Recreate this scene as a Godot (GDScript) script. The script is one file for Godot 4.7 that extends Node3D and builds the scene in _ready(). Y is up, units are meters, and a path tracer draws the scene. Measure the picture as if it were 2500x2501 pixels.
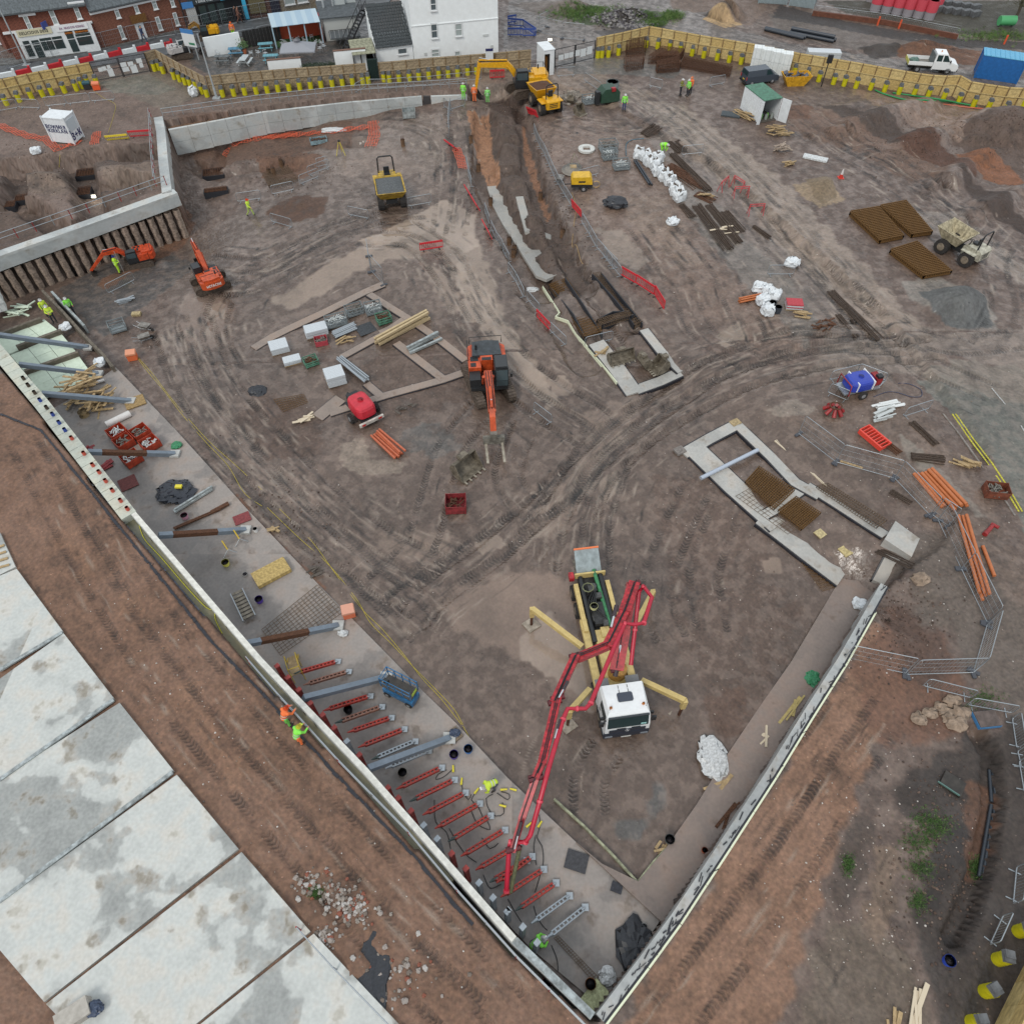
extends Node3D
const CAM_H:=40.0
const PITCH:=52.5
const FPX:=1780.0
const E:=1.27
var names:={}
var mats:={}
var rng:=RandomNumberGenerator.new()
var cp:=cos(deg_to_rad(PITCH))
var sp:=sin(deg_to_rad(PITCH))
const GX0:=-84.0
const GZ0:=-140.0
const GS:=0.25
const GNX:=673
const GNZ:=593
var hgt:=PackedFloat32Array()
func _ready()->void:
	rng.seed=7
	var cam:=Camera3D.new()
	cam.name="camera"
	cam.position=Vector3(0,CAM_H,0)
	cam.rotation_degrees=Vector3(-PITCH,0,0)
	cam.fov=2.0*rad_to_deg(atan(1250.5/FPX))
	cam.far=600.0
	cam.current=true
	add_child(cam)
	var env:=Environment.new()
	env.background_mode=Environment.BG_SKY
	var sm:=ProceduralSkyMaterial.new()
	sm.sky_top_color=Color(0.90,0.935,0.97)
	sm.sky_horizon_color=Color(0.93,0.95,0.97)
	sm.ground_bottom_color=Color(0.3,0.28,0.26)
	sm.ground_horizon_color=Color(0.6,0.6,0.6)
	sm.sky_curve=0.3
	sm.energy_multiplier=1.0
	var sky:=Sky.new()
	sky.sky_material=sm
	env.sky=sky
	env.tonemap_mode=Environment.TONE_MAPPER_LINEAR
	env.tonemap_exposure=1.15
	env.sdfgi_enabled=true
	env.ssao_enabled=true
	env.ssil_enabled=true
	var we:=WorldEnvironment.new()
	we.name="environment"
	we.environment=env
	add_child(we)
	var sun:=DirectionalLight3D.new()
	sun.name="sun"
	sun.light_energy=0.5
	sun.light_angular_distance=20.0
	sun.light_color=Color(1.0,0.985,0.96)
	sun.rotation_degrees=Vector3(-48,-28,0)
	sun.shadow_enabled=true
	add_child(sun)
	build_ground()
	build_structures()
	build_street()
	build_machines()
	build_materials()
	build_people()
	build_small()
func z(t:int,zx:float,zy:float)->Vector2:
	return Vector2([0.0,620.0,1240.0,1860.0][t%10]+zx/3.017,[0.0,620.0,1240.0,1861.0][t/10]+zy/3.017)
func at(p:Vector2,h:float)->Vector3:
	var d:=Vector3((p.x-1250.0)/FPX,-(p.y-1250.5)/FPX,-1.0)
	d=Vector3(d.x,cp*d.y+sp*d.z,-sp*d.y+cp*d.z)
	return Vector3(0,CAM_H,0)+d*((h-CAM_H)/d.y)
func gd(p:Vector2)->Vector3:
	var h:=0.0
	var w:=at(p,0)
	for i in 6:
		h=lerpf(h,hy(w.x,w.z),0.8)
		w=at(p,h)
	w.y=hy(w.x,w.z)
	return w
func g(t:int,zx:float,zy:float)->Vector3:
	return gd(z(t,zx,zy))
func hy(x:float,zz:float)->float:
	if hgt.is_empty():
		return 0.0
	var fx:=clampf((x-GX0)/GS,0.0,GNX-1.001)
	var fz:=clampf((zz-GZ0)/GS,0.0,GNZ-1.001)
	var i:=int(fx)
	var j:=int(fz)
	fx-=i
	fz-=j
	var k:=j*GNX+i
	return lerpf(lerpf(hgt[k],hgt[k+1],fx),lerpf(hgt[k+GNX],hgt[k+GNX+1],fx),fz)
func lin(c:Array,e:=E)->Color:
	var k:=Color(c[0]/255.0,c[1]/255.0,c[2]/255.0).srgb_to_linear()
	return Color(k.r/e,k.g/e,k.b/e)
func mt(key:String,c:Array=[128,128,128],rough:=0.7,metal:=0.0,grime:=0.0,tile:=0.6)->StandardMaterial3D:
	if mats.has(key):
		return mats[key]
	var m:=StandardMaterial3D.new()
	m.resource_name=key
	m.albedo_color=lin(c).linear_to_srgb()
	m.roughness=rough
	m.metallic=metal
	if grime>0.0:
		m.albedo_texture=grime_tex(grime)
		m.uv1_triplanar=true
		m.uv1_scale=Vector3(tile,tile,tile)
	mats[key]=m
	return m
var grimes:={}
func grime_tex(a:float)->ImageTexture:
	var k:=int(round(a*10))
	if grimes.has(k):
		return grimes[k]
	var f:=FastNoiseLite.new()
	f.seed=11+k
	f.frequency=0.012
	f.fractal_octaves=6
	f.fractal_gain=0.62
	var im:=f.get_seamless_image(256,256)
	im.convert(Image.FORMAT_RGBA8)
	var d:=im.get_data()
	for i in range(0,d.size(),4):
		var v:=d[i]/255.0
		v=1.0-a*clampf(0.95-v*1.15,0.0,1.0)
		d[i]=int(255*v)
		d[i+1]=int(255*(v*0.97+0.03*v*v))
		d[i+2]=int(255*(v*0.93+0.07*v*v))
	im=Image.create_from_data(256,256,false,Image.FORMAT_RGBA8,d)
	grimes[k]=ImageTexture.create_from_image(im)
	return grimes[k]
func numbered(n:String)->String:
	var k:int=names.get(n,-1)+1
	names[n]=k
	return n if k==0 else "%s_%03d"%[n,k]
func tag(o:Node3D,label:String,cat:String,group:="")->Node3D:
	o.set_meta("label",label)
	o.set_meta("category",cat)
	if group!="":
		o.set_meta("group",group)
	return o
func thing(called:String,label:String,cat:String,pos:=Vector3.ZERO,turn:=0.0,group:="")->Node3D:
	var o:=Node3D.new()
	o.name=numbered(called)
	add_child(o)
	o.position=pos
	o.rotation.y=turn
	tag(o,label,cat,group)
	return o
func copy(src:Node3D,called:String,pos:Vector3,turn:=0.0,label:="",group:="")->Node3D:
	var r:Node3D=src.duplicate()
	r.name=numbered(called)
	add_child(r)
	r.position=pos
	r.rotation=Vector3(0,turn,0)
	if label!="":
		r.set_meta("label",label)
	if group!="":
		r.set_meta("group",group)
	return r
func yaw(a:Vector3,b:Vector3)->float:
	return atan2(-(b.z-a.z),b.x-a.x)
func S()->SurfaceTool:
	var st:=SurfaceTool.new()
	st.begin(Mesh.PRIMITIVE_TRIANGLES)
	return st
func quad(st:SurfaceTool,a:Vector3,b:Vector3,c:Vector3,d:Vector3)->void:
	var n:=(c-a).cross(b-a)
	if n.length_squared()<1e-14:
		n=(d-a).cross(c-a)
	n=n.normalized()
	for p:Vector3 in [a,b,c,a,c,d]:
		st.set_normal(n)
		st.add_vertex(p)
func tri(st:SurfaceTool,a:Vector3,b:Vector3,c:Vector3)->void:
	var n:=(c-a).cross(b-a).normalized()
	for p:Vector3 in [a,b,c]:
		st.set_normal(n)
		st.add_vertex(p)
func hexa(st:SurfaceTool,v:Array)->void:
	quad(st,v[4],v[7],v[6],v[5])
	quad(st,v[0],v[1],v[2],v[3])
	quad(st,v[0],v[4],v[5],v[1])
	quad(st,v[1],v[5],v[6],v[2])
	quad(st,v[2],v[6],v[7],v[3])
	quad(st,v[3],v[7],v[4],v[0])
func bx(st:SurfaceTool,c:Vector3,s:Vector3,b:=Basis.IDENTITY)->void:
	var h:=s*0.5
	var v:=[]
	for y:float in [-1.0,1.0]:
		for q:Vector2 in [Vector2(-1,1),Vector2(1,1),Vector2(1,-1),Vector2(-1,-1)]:
			v.append(c+b*Vector3(q.x*h.x,y*h.y,q.y*h.z))
	hexa(st,v)
func bar(st:SurfaceTool,a:Vector3,b:Vector3,w:float,h:float)->void:
	var x:=(b-a)
	var l:=x.length()
	if l<1e-5:
		return
	x /= l
	var up:=Vector3.UP if absf(x.y)<0.95 else Vector3.RIGHT
	var zz:=x.cross(up).normalized()
	bx(st,(a+b)*0.5,Vector3(l,h,w),Basis(x,zz.cross(x),zz))
func ring(c:Vector3,ax:Vector3,r:float,n:int,ph:=0.0)->PackedVector3Array:
	var up:=Vector3.UP if absf(ax.y)<0.9 else Vector3.RIGHT
	var u:=ax.cross(up).normalized()
	var v:=u.cross(ax)
	var o:=PackedVector3Array()
	for i in n:
		var t:=TAU*i/n+ph
		o.append(c+(u*cos(t)+v*sin(t))*r)
	return o
func skin(st:SurfaceTool,p:PackedVector3Array,q:PackedVector3Array,ca:Vector3,cb:Vector3)->void:
	var n:=p.size()
	for i in n:
		var j:=(i+1)%n
		var na:=(p[i]-ca)
		var nb:=(p[j]-ca)
		var ma:=(q[i]-cb)
		var mb:=(q[j]-cb)
		if na.length_squared()<1e-12:
			na=ma
			nb=mb
		if ma.length_squared()<1e-12:
			ma=na
			mb=nb
		for t:Array in [[p[i],na],[p[j],nb],[q[j],mb],[p[i],na],[q[j],mb],[q[i],ma]]:
			st.set_normal((t[1] as Vector3).normalized())
			st.add_vertex(t[0])
func fan(st:SurfaceTool,p:PackedVector3Array,flip:bool)->void:
	for i in range(1,p.size()-1):
		if flip:
			tri(st,p[0],p[i+1],p[i])
		else:
			tri(st,p[0],p[i],p[i+1])
func cyl(st:SurfaceTool,a:Vector3,b:Vector3,r0:float,r1:=-1.0,n:=8,caps:=true)->void:
	if r1<0.0:
		r1=r0
	var ax:=(b-a).normalized()
	var p:=ring(a,ax,maxf(r0,0.0005),n)
	var q:=ring(b,ax,maxf(r1,0.0005),n)
	skin(st,p,q,a,b)
	if caps:
		fan(st,p,true)
		fan(st,q,false)
func tube(st:SurfaceTool,pts:Array,r:float,n:=5)->void:
	var prev:=PackedVector3Array()
	var pc:=Vector3.ZERO
	var m:=pts.size()
	for i in m:
		var ax:Vector3=(pts[mini(i+1,m-1)]-pts[maxi(i-1,0)])
		if ax.length_squared()<1e-10:
			continue
		var q:=ring(pts[i],ax.normalized(),r,n)
		if prev.size():
			var best:=0
			var bd:=1e9
			for k in n:
				var dd:float=(q[k]-pts[i]).distance_squared_to(prev[0]-pc)
				if dd<bd:
					bd=dd
					best=k
			var q2:=PackedVector3Array()
			for k in n:
				q2.append(q[(k+best)%n])
			q=q2
			skin(st,prev,q,pc,pts[i])
		prev=q
		pc=pts[i]
func prism(st:SurfaceTool,poly:Array,z0:float,z1:float,inset:=0.0)->void:
	var pl:=PackedVector2Array(poly)
	if Geometry2D.is_polygon_clockwise(pl):
		pl.reverse()
	var n:=pl.size()
	var idx:=Geometry2D.triangulate_polygon(pl)
	for i in range(0,idx.size(),3):
		var a:=pl[idx[i]]
		var b:=pl[idx[i+1]]
		var c:=pl[idx[i+2]]
		if (b-a).cross(c-a)<0:
			var t:=b
			b=c
			c=t
		tri(st,Vector3(a.x,a.y,z1),Vector3(c.x,c.y,z1),Vector3(b.x,b.y,z1))
		tri(st,Vector3(a.x,a.y,z0),Vector3(b.x,b.y,z0),Vector3(c.x,c.y,z0))
	for i in n:
		var a:=pl[i]
		var b:=pl[(i+1)%n]
		quad(st,Vector3(a.x,a.y,z0),Vector3(a.x,a.y,z1),Vector3(b.x,b.y,z1),Vector3(b.x,b.y,z0))
func slab(st:SurfaceTool,pts:Array,lo:float,hi:float)->void:
	var pl:=PackedVector2Array()
	for p:Vector3 in pts:
		pl.append(Vector2(p.x,p.z))
	if Geometry2D.is_polygon_clockwise(pl):
		pl.reverse()
	var idx:=Geometry2D.triangulate_polygon(pl)
	for i in range(0,idx.size(),3):
		var a:=pl[idx[i]]
		var b:=pl[idx[i+1]]
		var c:=pl[idx[i+2]]
		if (b-a).cross(c-a)<0:
			var t:=b
			b=c
			c=t
		tri(st,Vector3(a.x,hi,a.y),Vector3(b.x,hi,b.y),Vector3(c.x,hi,c.y))
		tri(st,Vector3(a.x,lo,a.y),Vector3(c.x,lo,c.y),Vector3(b.x,lo,b.y))
	for i in pl.size():
		var a:=pl[i]
		var b:=pl[(i+1)%pl.size()]
		quad(st,Vector3(a.x,lo,a.y),Vector3(b.x,lo,b.y),Vector3(b.x,hi,b.y),Vector3(a.x,hi,a.y))
func lathe(st:SurfaceTool,prof:Array,n:=12,c:=Vector3.ZERO)->void:
	var prev:=PackedVector3Array()
	var pc:=Vector3.ZERO
	for k:Array in prof:
		var cc:=c+Vector3(0,k[1],0)
		var q:=ring(cc,Vector3.UP,maxf(k[0],0.0005),n)
		if prev.size():
			skin(st,prev,q,pc,cc)
		prev=q
		pc=cc
func lump(st:SurfaceTool,c:Vector3,r:Vector3,rough:=0.25,n:=8,seedv:=1)->void:
	var f:=FastNoiseLite.new()
	f.seed=seedv
	f.frequency=0.9
	var rows:=[]
	for i in n+1:
		var th:=PI*i/n
		var row:=[]
		for j in n*2:
			var ph:=TAU*j/(n*2)
			var d:=Vector3(sin(th)*cos(ph),cos(th),sin(th)*sin(ph))
			var k:=1.0+rough*f.get_noise_3dv(d*1.6+Vector3(seedv,0,0))*2.0
			row.append(c+d*r*k)
		rows.append(row)
	for i in n:
		for j in n*2:
			var k:=(j+1)%(n*2)
			quad(st,rows[i][j],rows[i][k],rows[i+1][k],rows[i+1][j])
func put(called:String,st:SurfaceTool,m:Material,parent:Node=self)->MeshInstance3D:
	var o:=MeshInstance3D.new()
	o.mesh=st.commit()
	o.mesh.surface_set_material(0,m)
	o.name=numbered(called) if parent==self else called
	parent.add_child(o,true)
	return o
func putm(called:String,me:Mesh,parent:Node,xf:=Transform3D.IDENTITY)->MeshInstance3D:
	var o:=MeshInstance3D.new()
	o.mesh=me
	o.transform=xf
	o.name=called
	parent.add_child(o,true)
	return o
func mesh_of(st:SurfaceTool,m:Material)->ArrayMesh:
	var a:=st.commit()
	a.surface_set_material(0,m)
	return a
func struct(called:String,st:SurfaceTool,m:Material)->MeshInstance3D:
	var o:=put(called,st,m)
	o.set_meta("kind","structure")
	return o
func letters(txt:String,h:float,m:Material,parent:Node,xf:Transform3D,called:="lettering",bold:=true)->MeshInstance3D:
	var tm:=TextMesh.new()
	var f:=SystemFont.new()
	f.font_names=PackedStringArray(["Droid Sans"])
	f.font_weight=700 if bold else 400
	tm.font=f
	tm.text=txt
	tm.font_size=32
	tm.pixel_size=h/24.0
	tm.depth=0.01
	tm.material=m
	return putm(called,tm,parent,xf)
func v3(x:float,y:float,zz:float)->Vector3:
	return Vector3(x,y,zz)
func v2(x:float,y:float)->Vector2:
	return Vector2(x,y)
var pit_poly:=PackedVector2Array()
func xz(p:Vector3)->Vector2:
	return Vector2(p.x,p.z)
func poly_at(px:Array,h:float)->PackedVector2Array:
	var o:=PackedVector2Array()
	for p:Vector2 in px:
		o.append(xz(at(p,h)))
	return o
func stamp_line(pts:Array,w:float,depth:float,soft:float,h:=0.0,rough:=0.0)->void:
	var pl:=poly_at(pts,h)
	var noi:=FastNoiseLite.new()
	noi.seed=int(pts[0].x)
	noi.frequency=0.35
	for s in pl.size()-1:
		var a:=pl[s]
		var b:=pl[s+1]
		var r:=w*0.5+soft+0.5
		var lo:=Vector2(minf(a.x,b.x)-r,minf(a.y,b.y)-r)
		var hi:=Vector2(maxf(a.x,b.x)+r,maxf(a.y,b.y)+r)
		for j in range(maxi(0,int((lo.y-GZ0)/GS)),mini(GNZ,int((hi.y-GZ0)/GS)+2)):
			for i in range(maxi(0,int((lo.x-GX0)/GS)),mini(GNX,int((hi.x-GX0)/GS)+2)):
				var p:=Vector2(GX0+i*GS,GZ0+j*GS)
				var q:=Geometry2D.get_closest_point_to_segment(p,a,b)
				var d:=p.distance_to(q)+rough*noi.get_noise_2dv(p)
				var k:=1.0-smoothstep(w*0.5,w*0.5+soft,d)
				if k>0.0:
					var ix:=j*GNX+i
					var want:=base_h[ix]+depth*k
					hgt[ix]=minf(hgt[ix],want) if depth<0 else maxf(hgt[ix],want)
func stamp_blob(c:Vector2,rx:float,rz:float,turn:float,top:float,pw:=1.0,rough:=0.2,h:=0.0)->void:
	var w:=xz(at(c,h))
	var noi:=FastNoiseLite.new()
	noi.seed=int(c.x+c.y)
	noi.frequency=0.45
	noi.fractal_octaves=4
	var r:=maxf(rx,rz)*1.4
	for j in range(maxi(0,int((w.y-r-GZ0)/GS)),mini(GNZ,int((w.y+r-GZ0)/GS)+1)):
		for i in range(maxi(0,int((w.x-r-GX0)/GS)),mini(GNX,int((w.x+r-GX0)/GS)+1)):
			var p:=(Vector2(GX0+i*GS,GZ0+j*GS)-w).rotated(-turn)
			var d:=Vector2(p.x/rx,p.y/rz).length()
			if d<1.4:
				var n:=noi.get_noise_2d(GX0+i*GS,GZ0+j*GS)
				var k:=1.0-smoothstep(0.0,1.0,pow(clampf(d+rough*n,0.0,1.0),pw))
				hgt[j*GNX+i]+=top*k*(1.0+rough*n)
var base_h:=PackedFloat32Array()
func build_ground()->void:
	var ctl:=[[100,720,-4.2],[430,580,-4.4],[500,380,-3.2],[700,350,-2.8],[850,310,-1.9],[1000,285,-1.1],[1130,268,-0.4],[900,450,-2.3],[1100,560,-2.0],[1050,380,-1.2],[1300,700,-1.8],[1600,950,-2.4],[1800,1100,-2.2],
		[2000,1200,-1.6],[2120,1330,-1.3],[1230,330,-0.6],[1300,460,-0.9],[1450,520,-0.5],[1500,700,-1.0],[1700,850,-1.2],[150,950,-3.5],[400,1150,-3.5],[600,1400,-3.5],[900,1750,-3.5],[1200,2100,-3.5],[1450,2380,-3.5],[1650,2150,-3.5],[1800,1900,-3.4],[1900,1700,-3.2],[2020,1550,-3.5],[1960,1640,-3.5],[2085,1440,-3.4],[2060,1420,-3.2],[1500,1700,-3.4],[1300,1500,-3.4],
		[1300,1950,-3.5],[900,1100,-3.2],[600,800,-3.7],[1250,1050,-2.9],[1700,1400,-3.0],[1100,1400,-3.3],[700,1000,-3.4],[350,850,-3.7],
		[1240,190,0.0],[1400,300,0.0],[1500,420,-0.1],[1650,520,-0.1],[1750,650,-0.3],[1900,760,-0.25],[2100,900,-0.1],[2250,1050,0.0],[2350,1200,0.0],[1950,1000,-0.8],[2100,1120,-0.7],[2230,1330,-0.5]]
	var cpts:=[]
	for c:Array in ctl:
		var w:=at(Vector2(c[0],c[1]),c[2])
		cpts.append(Vector3(w.x,c[2],w.z))
	var px:=[Vector2(-200,697),Vector2(0,622),Vector2(418,472),Vector2(402,297),Vector2(640,262),Vector2(860,238),Vector2(1140,221),Vector2(1230,170),Vector2(1450,230),Vector2(1750,400),Vector2(2150,750),Vector2(2420,1100),Vector2(2300,1330),Vector2(2156,1428),Vector2(2046,1620),Vector2(1880,1886),Vector2(1638,2245),Vector2(1452,2498),Vector2(1229,2307),Vector2(864,1894),Vector2(604,1618),Vector2(294,1262),Vector2(80,990),Vector2(-36,858),Vector2(-225,676)]
	pit_poly=poly_at(px,0.0)
	var n1:=FastNoiseLite.new()
	n1.seed=3
	n1.frequency=0.08
	n1.fractal_octaves=5
	hgt.resize(GNX*GNZ)
	var cs:=1.0
	var cnx:=int(168/cs)+2
	var cnz:=int(148/cs)+2
	var coarse:=PackedFloat32Array()
	coarse.resize(cnx*cnz)
	for j in cnz:
		for i in cnx:
			var x:=GX0+i*cs
			var zz:=GZ0+j*cs
			var sw:=0.0
			var sh:=0.0
			for c:Vector3 in cpts:
				var dx:=c.x-x
				var dz:=c.z-zz
				var d2:=dx*dx+dz*dz+0.6
				var w:=1.0/(d2*sqrt(d2))
				sw+=w
				sh+=w*c.y
			coarse[j*cnx+i]=sh/sw
	var pmin:=Vector2(1e9,1e9)
	var pmax:=Vector2(-1e9,-1e9)
	for p in pit_poly:
		pmin=pmin.min(p)
		pmax=pmax.max(p)
	for j in GNZ:
		var zz:=GZ0+j*GS
		var xs:=[]
		for s in pit_poly.size():
			var a:=pit_poly[s]
			var b:=pit_poly[(s+1)%pit_poly.size()]
			if (a.y>zz)!=(b.y>zz):
				xs.append(a.x+(zz-a.y)/(b.y-a.y)*(b.x-a.x))
		xs.sort()
		for i in GNX:
			var x:=GX0+i*GS
			var inside:=false
			for s in range(0,xs.size()-1,2):
				if x>xs[s] and x<xs[s+1]:
					inside=true
			var v:=n1.get_noise_2d(x,zz)
			var h:=0.06*v
			if inside:
				var fx:=(x-GX0)/cs
				var fz:=(zz-GZ0)/cs
				var ci:=int(fx)
				var cj:=int(fz)
				fx-=ci
				fz-=cj
				var k:=cj*cnx+ci
				h=lerpf(lerpf(coarse[k],coarse[k+1],fx),lerpf(coarse[k+cnx],coarse[k+cnx+1],fx),fz)+0.10*v
			hgt[j*GNX+i]=h
	base_h=hgt.duplicate()
	ground_relief()
	paint_ground()
func V(a:Array)->Array:
	var o:=[]
	for i in range(0,a.size(),2):
		o.append(Vector2(a[i],a[i+1]))
	return o
func ground_relief()->void:
	stamp_blob(Vector2(2160,290),14,3.0,-0.5,1.5,1.0,0.3)
	stamp_blob(Vector2(2080,265),8,2.2,-0.45,0.5,1.0,0.4)
	stamp_blob(Vector2(2250,345),6,2.4,-0.5,1.5,1.0,0.3)
	stamp_blob(Vector2(2330,430),8,2.2,-0.7,1.2,1.0,0.4)
	stamp_blob(Vector2(2430,500),8,2.0,-0.6,1.1,1.0,0.4)
	stamp_blob(Vector2(2450,320),8.5,5.5,-0.2,2.6,1.0,0.3)
	stamp_blob(Vector2(2400,385),4.0,1.8,-0.4,0.8,1.0,0.3)
	stamp_blob(Vector2(2250,118),5,1.8,-0.1,1.0,1.0,0.3)
	stamp_blob(Vector2(2150,120),4,1.5,-0.1,0.7,1.0,0.5)
	stamp_blob(Vector2(1770,38),3.6,2.6,0.0,2.0,1.2,0.1)
	stamp_blob(Vector2(1530,48),6.0,2.8,-0.3,1.5,1.0,0.5)
	stamp_blob(Vector2(1390,18),5.0,3.0,0.0,1.0,1.0,0.3)
	stamp_blob(Vector2(2010,455),3.0,2.0,-0.7,0.7,1.1,0.1)
	stamp_blob(Vector2(2330,745),3.8,2.6,-0.4,1.7,1.2,0.1)
	stamp_blob(Vector2(1500,490),1.4,0.9,-0.3,0.6,1.0,0.5)
	stamp_blob(Vector2(720,500),2.8,1.6,0.1,0.5,1.0,0.4,-2.5)
	stamp_blob(Vector2(1240,650),1.3,0.8,0,0.2,1.0,0.4,-1.5)
	stamp_blob(Vector2(400,645),1.4,1.0,0,0.5,1.0,0.3,-4)
	for a:Array in [[[1185,285,1190,350,1180,420,1215,480,1240,540,1285,620,1330,680],2.2,-1.1],[[1275,270,1290,340,1300,420,1330,500,1380,600,1430,690],1.6,-1.1],
			[[1190,300,1280,300],1.0,-1.0],[[1185,345,1290,345],0.9,-1.0],[[1190,412,1310,412],0.9,-1.0],[[1225,495,1330,490],0.9,-1.0],[[1260,600,1385,575],1.2,-1.0],[[1300,690,1345,740,1430,860],2.0,-0.55],[[1430,690,1550,850],0.9,-0.5],[[1480,800,1545,780],0.9,-0.5]]:
		stamp_line(V(a[0]),a[1],a[2],0.5,-0.7,0.5)
	for q:Array in [[1217,318],[1236,368],[1272,445],[1303,535],[1346,605],[1262,300]]:
		stamp_blob(Vector2(q[0],q[1]),1.7,1.1,-0.6,0.85,1.3,0.3,-0.6)
	stamp_blob(Vector2(1190,222),3.6,2.0,0,-1.6,2.0,0.2)
	stamp_blob(Vector2(1250,235),2.6,1.6,0,-1.2,1.6,0.2)
	for a:Array in [[[-20,410,90,400,190,385,260,375,375,372],2.2,-1.9],[[185,395,205,440,215,490,230,520],1.9,-1.9],[[-10,500,60,495,95,520,150,560],1.9,-1.8],[[230,455,300,440,372,440],1.6,-1.7],[[40,420,30,470],1.8,-1.6]]:
		stamp_line(V(a[0]),a[1],a[2],0.6,0.0,0.6)
	stamp_blob(Vector2(115,440),4.5,1.4,0.1,0.9,1.0,0.3)
	stamp_blob(Vector2(290,420),3.6,1.4,0.05,0.8,1.0,0.3)
	stamp_blob(Vector2(300,350),3.2,0.9,0.05,0.3,1.0,0.3)
	for a:Array in [[[470,395,490,410,535,425,620,410],1.4,-0.8],[[545,355,530,400],0.8,-0.7]]:
		stamp_line(V(a[0]),a[1],a[2],0.5,-3.0,0.4)
	stamp_blob(Vector2(690,405),3.6,2.2,0.0,-1.3,1.8,0.2,-2.7)
	stamp_blob(Vector2(880,350),2.4,1.2,0.0,-0.9,1.8,0.2,-1.9)
	stamp_blob(Vector2(600,440),2.6,1.1,0.1,0.5,1.0,0.3,-3)
	stamp_blob(Vector2(640,350),3.0,0.9,0.1,0.4,1.0,0.3,-3)
	stamp_blob(Vector2(2190,1460),3.6,2.6,0.9,-0.9,1.3,0.3)
	stamp_blob(Vector2(2300,1720),1.5,1.2,0.0,-0.3,1.0,0.3)
	stamp_blob(Vector2(2290,2020),2.6,3.4,0.2,0.6,1.0,0.4)
	stamp_line(V([2390,1790,2420,1850,2425,1960,2405,2080,2370,2200,2330,2290]),0.7,-0.9,0.25,0.0,0.15)
	stamp_blob(Vector2(900,2340),2.6,0.8,-0.75,0.35,1.0,0.5)
	stamp_blob(Vector2(800,2190),2.2,0.7,-0.8,0.3,1.0,0.5)
	stamp_blob(Vector2(660,2060),2.0,0.7,-0.8,0.25,1.0,0.5)
	stamp_blob(Vector2(2010,2360),2.2,0.5,1.2,0.3,1.0,0.5)
	stamp_blob(Vector2(2150,2240),2.4,0.5,1.4,0.35,1.0,0.5)
	for t:Array in TRACKS:
		if t[3]>0.0:
			for s:float in [-1.0,1.0]:
				stamp_rut(V(t[0]),t[1]*0.5*s,t[2],t[3],t[4])
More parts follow.
